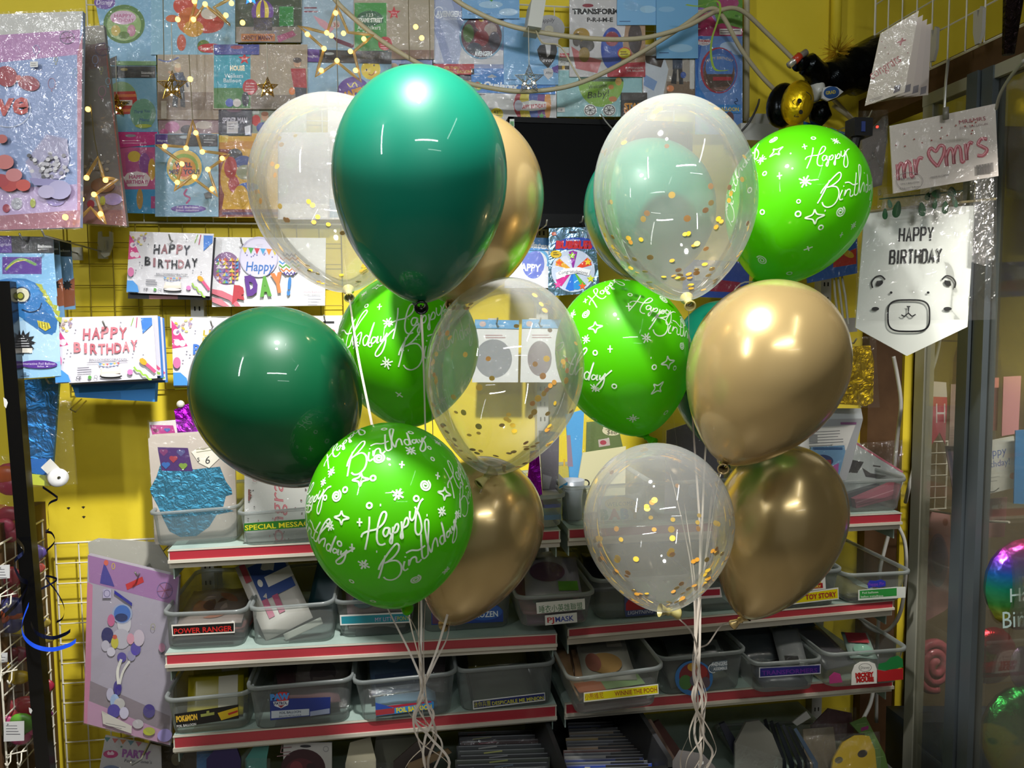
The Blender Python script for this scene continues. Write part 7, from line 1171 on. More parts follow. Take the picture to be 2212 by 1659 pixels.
starlight('star-shaped light low in front of the second large gift bag', [(212, 340), (224, 384), (254, 387), (206, 420), (228, 484), (196, 448), (160, 486), (172, 430), (150, 392), (186, 384)], 1.985, [(187, 384), (228, 389), (203, 420), (217, 462), (176, 430), (190, 236)], [(196, 226), (204, 300), (212, 340)])
starlight('star-shaped light cut off by the top edge over the flame-coloured pack', [(440, -50), (450, -6), (500, -4), (462, 16), (497, 54), (442, 10), (408, 58), (424, 0), (380, -20), (428, -16)], 2.10, [(443, 9), (488, 33), (420, 3), (384, 42), (418, 42), (500, 7)])
for x, y, lb in ((898, 58, 'upper loose bulb over the street-character pack'), (911, 82, 'lower loose bulb over the street-character pack'), (524, 49, 'loose bulb over the striped dome pack'), (411, 171, 'loose bulb over the tan photo pack'), (141, 469, 'loose bulb at the lower edge of the red-lettered gift bag')):
    m = MB(); m.sphere(P(x, y, 1.90 if x < 200 else 2.10), .0065, BULB, 8, 6); m.build('fairy_bulb', label=lb, cat='fairy light bulb', group='loose fairy light bulbs', smooth=True)
for x, lb in ((882, 'left'), (927, 'right'), (352, 'far left')):
    m = MB(); m.tube([P(x, -10, 2.10), P(x+1, 60, 2.10), P(x+2, 130, 2.10)], .0011, C('#6a5f3c', .4), 5); m.build('fairy_light_wire', label='%s thin twisted fairy light wire hanging from the top edge' % lb, cat='wire', group='fairy light wires')
def wirestar(label, cx, cy, r, Y, mat, wire=True):
    rg = random.Random(int(cx)); root = thing('star_ornament', label, 'star ornament', tuple(P(cx, cy+r, Y)), 'small wire stars'); m = MB()
    pts = [(cx+(r if i % 2 == 0 else r*.42)*math.sin(i*math.pi/5), cy-(r if i % 2 == 0 else r*.42)*math.cos(i*math.pi/5)) for i in range(10)]
    for i in range(0, 10, 2):                       # wound wire across each point
        tip, a_, b_ = pts[i], pts[i-1], pts[(i+1) % 10]
        for k in range(7):
            t = k/7; m.tube([P(a_[0]+(tip[0]-a_[0])*t, a_[1]+(tip[1]-a_[1])*t, Y+.004*(-1)**k), P(b_[0]+(tip[0]-b_[0])*(t+.05), b_[1]+(tip[1]-b_[1])*(t+.05), Y-.004*(-1)**k)], .0011, mat, 4)
    for k in range(14): a1, a2 = rg.uniform(0, 6.28), rg.uniform(0, 6.28); m.tube([P(cx+r*.45*math.cos(a1), cy+r*.45*math.sin(a1), Y-.006), P(cx+r*.45*math.cos(a2), cy+r*.45*math.sin(a2), Y+.006)], .0011, mat, 4)
    m.tube([P(*p, Y) for p in pts], .0015, mat, 5, closed=True); m.build('wire_winding', root)
    if wire: m = MB(); m.tube([P(cx-2, cy-r*4, Y), P(cx, cy-r*.9, Y)], .0011, C('#b0ac9c', .4), 5); m.build('lead', root)
    for dx, dy in ((-.3, .25), (.3, .2), (-.05, .55)):
        m = MB(); m.sphere(P(cx+dx*r, cy+dy*r, Y-.008), .0026, glow('pale_bulb', '#fff0c8', 5), 8, 6); m.build('bulb', root)
wirestar('silver wire star in front of the big blue header pack', 1143, 172, 33, 2.08, C('#c8c8c8', .25, .9))
wirestar('gold wire star over the tan photo pack', 372, 186, 34, 2.10, C('#b8963c', .25, .9))
wirestar('gold wire star behind the second large gift bag', 252, 228, 26, 2.225, C('#b8963c', .25, .9))
wirestar('gold wire star over the clubhouse photo pack', 578, 190, 24, 2.10, C('#b8963c', .25, .9))
wirestar('small blue star light at the top edge above the striped dome', 542, -6, 16, 2.10, glow('blue_star', '#2a6aff', 4.0), False)
# ================================================================== right corner
m = MB(); p = P(1610, 0, 2.27); q = P(1612, 262, 2.27); m.tube([V((p.x, 2.27, 2.78)), q], .009, C('#b8b096', .5), 10); m.build('conduit', label='thin white conduit down the yellow wall, right of the foil packs', cat='conduit', smooth=True)
m = MB(); p = P(1806, 40, 2.28); m.tube([V((p.x, 2.28, 2.78)), V((p.x, 2.28, P(1806, 120, 2.28).z))], .016, YEL, 12); m.build('conduit', label='yellow-painted pipe on the wall above the gold tinsel', cat='conduit', smooth=True)
root = thing('junction_box', 'white plastic box with cables on the wall, above the lime balloon', 'junction box', tuple(P(1640, 300, 2.2))); m = MB(); a_, b_ = P(1600, 302, 2.18), P(1682, 268, 2.18); m.box((a_.x, 2.18, a_.z), (b_.x, 2.295, b_.z), C('#b9b9b4', .4)); m.build('box_body', root)
m = MB(); a_, b_ = P(1634, 268, 2.2), P(1662, 246, 2.2); m.box((a_.x, 2.2, a_.z), (b_.x, 2.27, b_.z), C('#c4c4c0', .4)); m.build('plug', root)
m = MB(); m.tube(smoothline([P(1600, 285, 2.17), P(1620, 262, 2.16), P(1636, 230, 2.17), P(1640, 215, 2.2)], 6), .003, C('#3a3a3a', .4), 6); m.build('lead', root, smooth=True)
# graduate figure balloon, hanging at a slant
BF = foil('black_foil', '#0c1012', 0.2, 0.25, 14); YF = foil('yellow_foil', '#ecc81c', 0.35, 0.3, 16)
root = thing('figure_balloon', 'graduate foil balloon hanging head down to the left, yellow face and black gown', 'foil balloon', tuple(P(1720, 290, 2.05)))
def blob(name, px, py, rx, ry, rz, Y, mat, rot=0, d=.6):
    c = P(px, py, Y); k = Y/F; m = MB(); m.sphere(V((0, 0, 0)), 1, mat, 20, 14); a = math.radians(-rot)
    for i, v in enumerate(m.v): x, y, z = v.x*rx*k, v.y*rz*k, v.z*ry*k; m.v[i] = c+V((x*math.cos(a)-z*math.sin(a), y, x*math.sin(a)+z*math.cos(a)))
    return m.build(name, root, smooth=True), c
blob('hair', 1690, 228, 36, 50, 30, 2.06, BF, 10)
FACE, _ = blob('face', 1722, 222, 36, 50, 32, 2.02, YF, 12)
fa = Art(plane(1722, 222, 1.972)); fa.ell(1727, 218, 5, 5.5, '#1c1a10'); fa.ell(1730, 242, 4.5, 5, '#1c1a10'); fa.line([(1741, 198), (1751, 206), (1752, 216)], 1.8, '#2a240c'); fa.line([(1716, 226), (1712, 220), (1718, 214)], 1.6, '#2a240c'); fa.line([(1718, 248), (1716, 252), (1726, 252)], 1.6, '#2a240c'); fa.build('facial_features', FACE)
COLLAR, _ = blob('collar', 1763, 196, 18, 26, 22, 2.05, C('#c4c4bc', .3), 10)
fa = Art(plane(1795, 200, 2.0), [(1778, 190), (1792, 186), (1808, 188), (1822, 198), (1808, 210), (1788, 218), (1776, 212)], '#c9c9c9', .006); fa.ell(1796, 200, 17, 13, '#1f4a84', rot=-10); fa.text('GRAD', 1795, 203, 7, '#b8a83a', width=22, rot=8, bold=.04); fa.build('badge', COLLAR)
m = MB(); m.tube(smoothline([P(1768, 185, 2.08), P(1800, 172, 2.10), P(1850, 152, 2.12), P(1890, 130, 2.14), P(1912, 118, 2.15)], 5), [.03]*3+[.052]*6+[.066]*8+[.06]*4, BF, 20); m.build('gown', root, smooth=True)
m = MB(); m.tube(smoothline([P(1770, 168, 2.06), P(1756, 150, 2.03), P(1740, 136, 2.02), P(1722, 138, 2.01)], 5), [.034]*4+[.03]*6+[.02]*6, BF, 14); m.build('arm', root, smooth=True)
m = MB(); m.tube([P(1765, 232, 2.06), P(1772, 250, 2.05), P(1762, 266, 2.05)], [.03, .03, .018], BF, 14); m.build('leg', root, smooth=True)
m = MB(); m.tube([P(1704, 142, 2.0), P(1722, 126, 2.0), P(1742, 112, 2.0)], .009, C('#c0bcb8', .25, .7), 10); m.tube([P(1716, 132, 1.998), P(1728, 120, 1.998)], .0105, C('#b83a20', .3), 10); m.build('diploma', root, smooth=True)
rg = random.Random(8); m = MB(); c = P(1808, 112, 2.12); TIN = C('#d0a52c', .3, .35)
for i in range(220):
    d = V((rg.gauss(0, 1), rg.gauss(0, 1), rg.gauss(0, 1))).normalized(); L = rg.uniform(.025, .056); s = d.orthogonal().normalized()*.0011; m.strip([c+d*.006, c+d*L], [s, s], TIN)
m.build('tinsel_ball', label='gold tinsel pompom above the graduate balloon', cat='tinsel ornament')
cable('loose beige cable end passing behind the graduate balloon to the lower right', [(1800, 228, 2.2), (1830, 250, 2.2), (1850, 270, 2.15)], .006)
pack('bright blue foil pack tucked behind the top of the lime balloon', [(1736, 262), (1842, 290), (1836, 322), (1740, 320)], 0, '#1a78c4', lambda a: a.line([(1775, 288), (1795, 276), (1832, 292)], 2, '#8ac4ec', 1), Y=2.08, group=None, amp=.004)
root = thing('camera_unit', 'small black electronic unit with a red light, right of the lime balloon top', 'electronic unit', tuple(P(1866, 292, 1.75))); m = MB(); a_, b_ = P(1846, 292, 1.72), P(1886, 254, 1.72); m.box((a_.x, 1.72, a_.z), (b_.x, 1.76, b_.z), C('#141518', .4)); m.tube([P(1860, 290, 1.74), P(1848, 300, 1.74), P(1842, 330, 1.74)], .012, C('#111214', .4), 10); m.build('unit_body', root)
m = MB(); m.box((P(1861, 272, 1.718).x, 1.717, P(1861, 284, 1.718).z), (P(1869, 272, 1.718).x, 1.7195, P(1861, 262, 1.718).z), C('#2f3f7a', .3)); m.build('blue_label', root)
m = MB(); m.sphere(P(1895, 274, 1.74), .003, glow('red_led', '#ff2a20', 6), 8, 6); m.build('indicator_light', root)
standing('clear crumpled bag hanging behind the small black unit', [(1862, 300), (1912, 250), (1916, 300), (1905, 400), (1868, 410)], plane(1890, 330, 1.86), C('#77706c', .3), film=[(1850, 240), (1920, 236), (1916, 420), (1846, 430)], seed=41, name='plastic_bag', cat='plastic bag', thick=.01)
# grid over the cabinet and the packs hung from it
p = PX(2006, 146, 1.385); q = PX(2212, 55, 1.385); zb = (p.z+q.z)/2
wiregrid('wire_grid', 'upper wire grid running to the front above the glass cabinet', (1.385, 1.04, zb), (0, .062, 0), (0, 0, .085), 18, 6, .0022)
GC = 'pale congratulations packs hung in a fan'
for i in range(4):
    d = i*10; q = [(1902+i*6, 72+i*4), (1985+d*.9, 23+i*9), (1954+i*17, 199+i*2), (1868+i*14, 229-i*4)]
    def cg(a, i=i):
        if i == 0: a.text('congrats', 1916, 152, 20, '#a8504c', width=76, rot=33, shear=.1); a.line([(1944, 98), (1950, 82)], 4, '#a8504c', 1); a.line([(1938, 92), (1957, 86)], 3, '#a8504c', 1); a.poly([(1932, 186), (1946, 182), (1944, 196), (1930, 202)], '#5a5054'); a.bars(1878, 216, 1912, 2, 3, '#8a8078', 1, -.3); [a.ell(1905+7*k % 70, 90+13*k % 80, 1.3, 1.3, '#9a5a50', 6) for k in range(9)]
        else: a.poly([(q[2][0]-16, q[2][1]-16), (q[2][0]-3, q[2][1]-20), (q[2][0]-5, q[2][1]-4), (q[2][0]-18, q[2][1])], '#5a5054')
    pack(['front congratulations pack in the fan under the upper grid', 'second congratulations pack in the fan under the upper grid', 'third congratulations pack in the fan under the upper grid', 'rear congratulations pack in the fan under the upper grid'][i], q, 0, ['#cbbfae', '#bfb0a2', '#b8a89c', '#b3a498'][i], cg, Y=1.66+i*.03, yaw=-24, lean=6, group=GC, film=i == 0, name='banner_pack', cat='banner pack')
QM = [(1922, 272), (2150, 224), (2157, 380), (1930, 418)]
def mm(a):
    f = bil(QM)
    LT = {'m': [(0, .0), (.02, 1), (.0, .5), (.2, .02), (.38, .2), (.42, 1), (.42, .5), (.62, .02), (.8, .2), (.85, 1), (1, .95)], 'r': [(0, .0), (.1, 1), (.12, .5), (.45, .02), (.8, .12)], 's': [(.9, .12), (.4, .0), (.1, .25), (.5, .5), (.85, .75), (.5, 1), (.0, .9)]}
    for ch, u0, w in (('m', .05, .15), ('r', .215, .10), ('m', .515, .17), ('r', .70, .09), ('s', .81, .11)):
        pt_ = [f(u0+u*w, .575-.17*(u0+u*w-.1)+v*.235) for u, v in LT[ch]]; a.line(pt_, 7.5, '#b05a62', 4); a.line([(x-.8, y-1.2) for x, y in pt_], 2.2, '#d4949a', 4)
    pt_ = [f(*p) for p in ((.43, .72), (.37, .60), (.35, .50), (.38, .44), (.42, .50), (.46, .43), (.50, .46), (.49, .57), (.43, .72))]; a.line(pt_, 7, '#b05a62', 4); a.line(pt_, 2, '#d4949a', 4)
    a.text('MR&MRS', *f(.78, .19), 8.5, '#a8606a', width=58, rot=9); a.text('FOIL BALLOON', *f(.79, .26), 5, '#b09a9a', width=60, rot=9)
    rg = random.Random(6); [a.ell(*f(rg.uniform(.05, .95), rg.uniform(.1, .4)), 1.8, 1.8, '#a05048', 6) for _ in range(16)]
    x, y = f(.16, .86); a.ring(x, y, 29, 20, 1, '#8a8080'); a.text('46 inch', *f(.14, .83), 6, '#6a6464', width=34, rot=7); a.text('ONLY BALLOON', *f(.16, .90), 4, '#6a6464', width=40, rot=7); a.text('116cm*54cm', *f(.16, .965), 4, '#6a6464', width=42, rot=7)
    x, y = f(.44, .84); a.text('MADE IN CHINA', x+2, y+5, 4, '#6a6464', width=40, rot=9)
    for i in range(18): u = .80+.009*i; a.line([f(u, .80), f(u, .93)], 1.3 if i % 3 else 2, '#55504c', 1)
r_, pl = pack('white and rose wedding banner pack hanging from a long wire hook', QM, 0, '#c9c0b6', mm, Y=1.52, yaw=-6, group=None, name='banner_pack', cat='banner pack', amp=.003)
m = MB(); m.tube([PX(2050, 128, 1.385), P(2048, 132, 1.53), P(2043, 180, 1.52), P(2040, 240, 1.51), P(2044, 256, 1.51)], .003, STEEL, 8); m.tube([P(2043, 232, 1.508), P(2043, 258, 1.508)], .006, C('#6a665c', .4), 8); m.build('display_hook', label='long wire hook holding the wedding banner pack', cat='hook', group='display hooks', smooth=True)
for x, y, lb in ((2020, 100, 'inner'), (2118, 60, 'outer')):
    p = PX(x, y, 1.375); m = MB(); s = .0011
    pts = [p+V((0, -dx*s, -dz*s)) for dx, dz in ((-14, -34), (-4, -38), (0, -20), (6, -42), (14, -36), (13, 10), (4, 34), (-6, 34), (-13, 8))]
    m.prism(pts, V((-.008, 0, 0)), C('#b9b6ae', .4)); m.build('grid_clip', label=lb+' white plastic clip on the upper grid', cat='clip', group='clips on the upper grid')
# leaf garland and bear banner
pl = plane(1970, 600, 1.60, 0, -3); root = thing('bear_banner', 'pale pennant banner with a drawn bear face and black birthday lettering', 'banner', tuple(PP(1958, 768, pl)))
a = Art(pl, [(1868, 456), (2106, 444), (2090, 706), (1959, 769), (1848, 708)], '#dfe3da', .003)
INK = '#17181a'
def cond(t, x0, y0, w, h, gap):                     # tall condensed capitals drawn as strokes
    L = {'H': [[(0, 0), (0, 1)], [(1, 0), (1, 1)], [(0, .5), (1, .5)]], 'A': [[(0, 1), (.5, 0), (1, 1)], [(.22, .68), (.78, .68)]], 'P': [[(0, 1), (0, 0), (.8, .02), (1, .14), (1, .4), (.8, .54), (0, .55)]], 'Y': [[(0, 0), (.5, .5), (1, 0)], [(.5, .5), (.5, 1)]], 'B': [[(0, 0), (0, 1), (.85, .98), (1, .8), (.95, .6), (.8, .5), (0, .5)], [(0, .02), (.8, .02), (.95, .2), (.85, .48)]], 'I': [[(.5, 0), (.5, 1)]], 'R': [[(0, 1), (0, 0), (.8, .02), (1, .16), (.95, .4), (.8, .52), (0, .53)], [(.45, .53), (1, 1)]], 'T': [[(0, .02), (1, .02)], [(.5, 0), (.5, 1)]], 'D': [[(0, 0), (0, 1), (.7, .98), (1, .8), (1, .2), (.7, .02), (0, .02)]]}
    x = x0
    for i, ch in enumerate(t):
        ww = w*.35 if ch == 'I' else w
        for st in L[ch]: a.line([(x+u*ww-v*h*.06, y0+v*h-(x+u*ww-x0)*.035) for u, v in st], 4.2, INK, 1)
        x += ww+gap
cond('HAPPY', 1944, 493, 10, 29, 5.5); cond('BIRTHDAY', 1924, 541, 10, 29, 5.2)
for cx, sg in ((1899, 1), (2048, -1)):
    a.line([(cx-sg*14, 622), (cx-sg*16, 610), (cx-sg*8, 599), (cx+sg*4, 596), (cx+sg*13, 604)], 3.4, INK); a.ell(cx+sg*1, 612, 8.5, 5, INK, rot=-30*sg); a.poly([(cx-sg*6, 615), (cx-sg*5, 607), (cx+sg*8, 605), (cx+sg*4, 612), (cx, 616)], INK)
a.ell(1925, 632, 3, 2.6, INK); a.ell(2005, 632, 3, 2.6, INK); a.ell(1891, 667, 8, 4, INK); a.ell(2047, 667, 9, 4, INK)
sq = [(1963+45*(abs(math.cos(t))**.55)*(1 if math.cos(t) > 0 else -1), 682+34*(abs(math.sin(t))**.55)*(1 if math.sin(t) > 0 else -1)) for t in [k*math.pi/16 for k in range(33)]]
a.line(sq, 3.6, INK, 3); a.poly([(1958, 661), (1967, 661), (1963, 668)], INK); a.line([(1963, 664), (1962, 678)], 2.6, INK, 1); a.line([(1947, 680), (1954, 683), (1962, 677), (1970, 683), (1978, 679)], 2.8, INK)
a.build('pennant', root)
sleeve(root, pl, [(1852, 446), (2108, 436), (2094, 690), (1846, 694)], .006, .0035, BAGF, nu=24, nv=24, seed=51)
m = MB(); m.tube([P(1866, 458, 1.605), P(2150, 430, 1.605)], .003, C('#8f8358', .5), 8); m.build('hanging_rod', root)
GRN = C('#1f4a2a', .4)
root = thing('leaf_garland', 'garland of dark green leaves between the wedding pack and the bear banner', 'leaf garland', tuple(P(1990, 480, 1.57)))
m = MB(); m.tube(smoothline([P(1900, 430, 1.56), P(1950, 425, 1.56), P(2000, 420, 1.56), P(2080, 412, 1.56)], 4), .0015, GRN, 5); m.build('stem', root)
for x, y, w, h, r in ((1938, 452, 14, 34, 12), (1912, 462, 9, 22, 0), (1992, 452, 13, 28, -4), (2020, 440, 8, 22, 8), (2042, 448, 11, 26, 4), (2062, 436, 9, 24, -20), (2024, 418, 16, 18, 30), (2056, 414, 15, 20, -10), (2004, 424, 9, 16, 10), (1922, 440, 8, 18, -14)):
    l = Art(plane(x, y, 1.555, 0, r)); cr, sr = math.cos(math.radians(r)), math.sin(math.radians(r)); pts = []
    for k in range(16): t = k/16*2*math.pi; u, v = w*.62*math.sin(t)*(1-.3*math.cos(t)), -h*.55*math.cos(t); pts.append((x+u*cr-v*sr, y+u*sr+v*cr))
    l.mb.prism([PP(*q_, l.pl) for q_ in pts], -l.pl[1]*.0008, GRN); l.line([(x-h*.4*-sr, y-h*.4), (x, y), (x+h*.4*-sr, y+h*.4)], 1, '#3a6a40', 1); l.build('leaf', root)
CELLO = clear_film('cellophane', milk=.06, edge=.1, gloss=.12, rough=.14, bump=1.0, bscale=60)
root, pl_ = standing('crinkled silver cellophane strip hanging in front of the grey cabinet frame', [(2108, 390), (2146, 360), (2148, 560), (2130, 574), (2100, 566)], plane(2125, 470, 1.58), CELLO, film=[(2096, 350), (2156, 340), (2150, 690), (2090, 692)], seed=53, name='cellophane_strip', cat='cellophane', thick=.004)
sl = standing('crumpled silver cellophane under the wedding banner pack', [(1910, 420), (2000, 412), (2070, 420), (2040, 446), (1960, 456), (1905, 450)], plane(1980, 430, 1.56), CELLO, film=[(1896, 404), (2090, 396), (2088, 462), (1896, 468)], seed=55, name='cellophane_strip', cat='cellophane', thick=.003)
m = MB(); p = PX(2190, -10, 1.3); q = PX(2178, 118, 1.3); m.tube([V((p.x, p.y, 2.7)), p, q], [.02, .02, .012], foil('black_tinsel', '#1c1114', .25, 1.0, 60), 10); m.build('tinsel_strand', label='dark tinsel strand hanging at the upper right edge', cat='tinsel ornament', smooth=True)
cable('thin grey cord slanting across the upper right corner', [(2212, 130, 1.25), (2180, 170, 1.3), (2160, 205, 1.35), (2152, 235, 1.4)], .003, C('#8f8d84', .4))
# glass cabinet
GLASS = clear_film('cabinet_glass', tint='#f2f3ee', milk=0.09, milkcol='#aca89c', edge=0.08, gloss=0.05, rough=0.04)
ALU = C('#5c6468', 0.35, 0.55); ALU2 = C('#a8a798', 0.4, 0.3); GRV = C('#15171a', .6)
ya, yb_, yc, yd = PX(2122, 1100, XR).y, PX(2074, 1100, XR).y, PX(2000, 900, XR).y, PX(1980, 900, XR).y
root = thing('glass_cabinet', 'tall grey-framed glass cabinet along the right side', 'glass cabinet', (1.68, 1.4, 0)); zt = z0_-.01
m = MB(); ym = (ya+yb_)/2
m.box((XR-.016, ya, 0), (XR+.02, ym-.002, zt), ALU); m.box((XR-.024, ym+.002, 0), (XR+.012, yb_, zt), ALU); m.box((XR-.008, ym-.002, 0), (XR+.01, ym+.002, zt), GRV); m.build('door_stile', root)
m = MB(); m.box((XR-.01, yc, 0), (XR+.02, yd, zt), ALU2); m.build('end_post', root)
m = MB(); m.box((XR-.012, .9, zt-.03), (XR+.02, yd, zt), ALU2); m.build('top_rail', root)
m = MB(); m.box((XR-.012, .9, 0), (XR+.02, yd, .08), ALU2); m.build('bottom_rail', root)
for y0, y1, xx in ((.9, ya, XR), (yb_, yc, XR-.006)):
    m = MB(); m.box((xx, y0, .08), (xx+.005, y1, zt-.03), GLASS); m.build('glass_door', root)
m = MB(); m.box((2.12, .9, 0), (2.15, 2.25, zt), rough_paint('cabinet_back', '#6f6448', '#7d7152', 4.0)); m.build('back_panel', root)
m = MB(); m.box((1.60, 2.21, 0), (2.12, 2.235, zt), rough_paint('cabinet_rear', '#5f5238', '#6f6146', 4.0)); m.build('rear_panel', root)
m = MB(); m.box((XR+.01, .9, .0), (2.13, 2.0, .06), C('#2c3a44', .5)); m.build('cabinet_floor', root)
# goods in the cabinet
GCAB = 'goods hanging in the glass cabinet'
def goods(label, q, Y, col, art=None, thick=.004, name='hanging_pack', cat='hanging pack', yaw=-12):
    pl = plane(q[0][0], q[0][1], Y, 0, yaw); b = PP(q[-1][0], q[-1][1], pl); root = thing(name, label, cat, tuple(b), GCAB); a = Art(pl, q, col, thick)
    if art: art(a)
    a.build('pack_card', root); return root
p = P(1995, 1100, 2.12); wiregrid('wire_grid', 'small white wire grid inside the cabinet, left of the grey frame', (p.x, 2.12, p.z), (.036, 0, 0), (0, 0, .034), 2, 6, .0018)
goods('coral pennant with a white letter H inside the cabinet', [(1994, 822), (2044, 826), (2046, 870), (2042, 960), (2030, 934), (2012, 962), (2014, 880)], 1.98, '#b8505c', lambda a: (a.poly([(1994, 822), (2044, 826), (2046, 858), (1998, 856)], '#c4bcb4'), a.text('H', 2032, 914, 44, '#cfc6c2', width=20, bold=-.01)))
goods('tan sleeve pack beside the coral pennant', [(2054, 830), (2082, 830), (2082, 960), (2050, 964)], 2.0, '#a08a80')
goods('left coral sleeve pack behind the right glass door', [(2126, 816), (2158, 816), (2154, 930), (2118, 932)], 1.84, '#c07a6c', lambda a: (a.ell(2140, 870, 5, 9, '#d8aa3c'),))
goods('right pink sleeve pack behind the right glass door', [(2168, 814), (2206, 812), (2200, 936), (2164, 942)], 1.80, '#b87f84')
goods('white banner pack with blue script behind the right glass door', [(2116, 956), (2190, 942), (2200, 1052), (2112, 1072)], 1.76, '#b4b4ac', lambda a: (a.text('happy', 2150, 985, 18, '#4a5a94', width=52, rot=10, shear=.15), a.text('birthday!', 2152, 1008, 14, '#4a5a94', width=62, rot=10, shear=.15), a.bars(2126, 1034, 2165, 2, 8, '#8a8a88', 1.4, -.15), a.line([(2130, 1062), (2146, 1062), (2158, 1054)], 2, '#3a3a3a'), a.ell(2188, 1028, 7, 7, '#b8806a')))
goods('blue pack at the far right edge of the cabinet', [(2194, 930), (2240, 926), (2240, 1090), (2190, 1088)], 1.72, '#2f6fa4')
goods('pink card under the white banner pack in the cabinet', [(2118, 1080), (2176, 1074), (2170, 1160), (2112, 1162)], 1.80, '#b0807a', lambda a: a.ell(2160, 1094, 5, 6, '#8a4a3c'))
goods('purple-grey sleeve pack left of the grey frame, in the cabinet', [(2042, 964), (2068, 960), (2070, 1080), (2062, 1082)], 2.02, '#8a7480', lambda a: a.line([(2050, 970), (2060, 1030), (2062, 1078)], 7, '#4f4a6a'))
goods('tall rounded pink pack in the cabinet, left of the grey frame', [(1992, 1120), (2004, 1108), (2030, 1104), (2052, 1112), (2062, 1300), (2040, 1320), (1982, 1352), (1984, 1200)], 1.95, '#b08480', lambda a: (a.ell(2026, 1210, 22, 58, '#84707e'), a.ell(2028, 1200, 15, 40, '#6d6478'), a.ell(2042, 1128, 6, 8, '#8f5a4c')), thick=.02)
m = MB(); p = P(1990, 1100, 2.0); m.tube([p, P(2030, 1106, 1.9), P(2068, 1112, 1.85), P(2130, 1126, 1.74), P(2180, 1128, 1.66)], .003, C('#b4b0a4', .4), 8); m.build('hanging_rail', label='thin white rail crossing the cabinet above the rainbow balloon', cat='rail')
# spiral lollipop balloon
c = P(2016, 1434, 1.97); SPK = latex('pink_spiral_foil', '#a8555f', .15, .1, .7); m = MB(); pts = []; rs = []
for k in range(66):
    t = k/65; an = t*math.pi*5.2+1.2; r = .009+.055*t; pts.append(c+V((r*math.cos(an)*.92, -.012*(1-t), r*math.sin(an)*1.18))); rs.append(.0132*(1-.25*(1-t))+.001)
m.tube(pts, rs, SPK, 12); root = m.build('spiral_balloon', label='pink spiral lollipop balloon in the cabinet beside the lowest right tub', cat='foil balloon', smooth=True)
# foil balloons behind the right door
def rainbow():
    m, nt, out = nodes('rainbow_foil'); b = nt.nodes.new('ShaderNodeBsdfPrincipled'); b.inputs['Metallic'].default_value = .7; b.inputs['Roughness'].default_value = .25
    tc = N(nt, 'ShaderNodeTexCoord'); sp = N(nt, 'ShaderNodeSeparateXYZ'); nt.links.new(tc.outputs['Generated'], sp.inputs[0]); rp = nt.nodes.new('ShaderNodeValToRGB'); nt.links.new(sp.outputs['Z'], rp.inputs[0])
    cr = rp.color_ramp; cr.elements[0].position = 0; cr.elements[0].color = lin('#b02a2a'); cr.elements[1].position = 1; cr.elements[1].color = lin('#c02a5a')
    for p_, c_ in ((.15, '#a8a02a'), (.32, '#3f8a3a'), (.5, '#1f8a6a'), (.66, '#1f5aa8'), (.8, '#6a2aa8')): e = cr.elements.new(p_); e.color = lin(c_)
    nt.links.new(rp.outputs[0], b.inputs['Base Color']); nz = N(nt, 'ShaderNodeTexNoise', Scale=30.0); nt.links.new(tc.outputs['Object'], nz.inputs['Vector']); bp = N(nt, 'ShaderNodeBump', Strength=.4, Distance=.01); nt.links.new(nz.outputs[0], bp.inputs['Height']); nt.links.new(bp.outputs[0], b.inputs['Normal']); nt.links.new(b.outputs[0], out.inputs[0]); return m
def foilround(name, label, px, py, r, Y, mat, txt=None, ry=None):
    c = P(px, py, Y); R = r/F*Y*1.1; rz = (ry or r)/F*Y*1.1; root = thing(name, label, 'foil balloon', (c.x, c.y, c.z-rz), 'foil balloons in the glass cabinet'); m = MB(); nu, nv = 40, 12; pts = []
    for s in (-1, 1):
        for i in range(nv+1):
            t = i/nv; z = s*.42*R*math.sqrt(max(0, 1-t**2.2))
            for k in range(nu): a = 2*math.pi*k/nu; w = 1+(.012*math.sin(a*18)*t**3); pts.append(c+V((R*t*w*math.cos(a), z, rz*t*w*math.sin(a))))
    n = (nv+1)*nu; fs = []
    for h in (0, n): fs += [[h+i*nu+k, h+i*nu+(k+1) % nu, h+(i+1)*nu+(k+1) % nu, h+(i+1)*nu+k] for i in range(nv) for k in range(nu)]
    m.add(pts, fs, mat); m.build('foil_skin', root, smooth=True)
    if txt:
        a = Art(plane(px, py, Y-.43*R-.003))
        for t, x, y, h, w in txt: a.text(t, x, y, h, '#9fb4b0', width=w, rot=6, shear=.1)
        a.build('print', root)
    return root
foilround('round_foil_balloon', 'round rainbow foil balloon with pale birthday script behind the right glass door', 2212, 1262, 96, 1.62, rainbow(), [('Happy', 2232, 1296, 30, 100), ('Birthday', 2236, 1350, 36, 140)], 106)
foilround('round_foil_balloon', 'red foil balloon below the rainbow one', 2140, 1416, 62, 1.78, foil('red_foil', '#b01f2a', .25, .3, 20), None, 66)
foilround('round_foil_balloon', 'green foil balloon at the bottom right behind the glass', 2206, 1580, 100, 1.70, foil('green_foil', '#1f7a34', .25, .3, 16), None, 110)
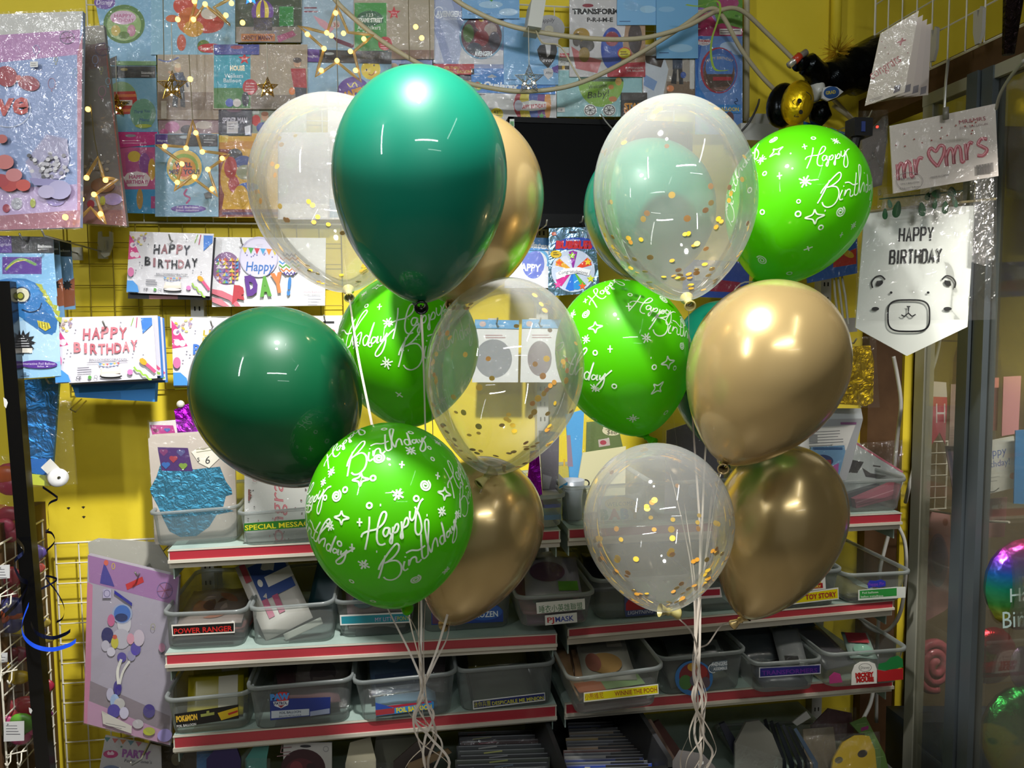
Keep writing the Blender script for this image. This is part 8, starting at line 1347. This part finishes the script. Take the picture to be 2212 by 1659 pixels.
foilround('round_foil_balloon', 'small pale lilac foil balloon at the far right edge, between the red and green ones', 2204, 1440, 26, 1.64, foil('lilac_foil', '#8a6f90', .3, .4, 20), None, 48)
goods('dark navy box on the cabinet floor', [(1960, 1560), (2260, 1560), (2260, 2000), (1950, 2000)], 2.02, '#1c2a38', thick=.1, name='box', cat='box', yaw=0)
# cords at the right of the shelves
WC = C('#b9bab4', .45)
cable('white cord hanging from the bear banner down to the top right shelf', [(1930, 770, 2.1), (1938, 810, 2.1), (1946, 870, 2.1), (1940, 930, 2.1), (1932, 1010, 2.1), (1930, 1060, 2.12)], .0055, WC)
cable('white cord curving from the banner corner to behind the right end tub', [(2034, 700, 1.95), (2022, 770, 2.0), (1996, 850, 2.02), (1986, 920, 2.02), (1976, 1000, 2.02), (1964, 1050, 2.02), (1956, 1085, 2.06)], .0055, WC)
cable('white cord looping below the middle right shelf', [(1926, 1132, 2.15), (1910, 1190, 2.15), (1900, 1240, 2.15), (1898, 1330, 2.15), (1894, 1420, 2.15), (1893, 1560, 2.15)], .0055, WC)
cable('white cord looping round the right end tubs', [(1938, 1132, 2.12), (1954, 1170, 2.1), (1957, 1230, 2.1), (1948, 1310, 2.1), (1930, 1350, 2.1), (1904, 1366, 2.1), (1872, 1352, 2.12), (1858, 1330, 2.14)], .0055, WC)
cable('white cord dropping to the large clear bin', [(1888, 1478, 2.1), (1880, 1520, 2.1), (1862, 1560, 2.1), (1858, 1590, 2.12)], .0055, WC)
for i in range(3):
    x = 1800+i*8; m = MB(); m.tube([P(x, 585, 2.15), P(x+4+i*3, 640, 2.14), P(x+12+i*2, 700, 2.13)], .0035, WC, 7); m.build('balloon_stick', label=['left', 'middle', 'right'][i]+' white stick hanging beside the bear banner', cat='stick', group='white sticks beside the bear banner')
a = Art(plane(1830, 706, 2.16), [(1790, 690), (1850, 686), (1852, 716), (1792, 722)], '#a9a9a4', .01); a.build('wall_socket', label='grey plastic socket plate behind the largest gold balloon', cat='socket')
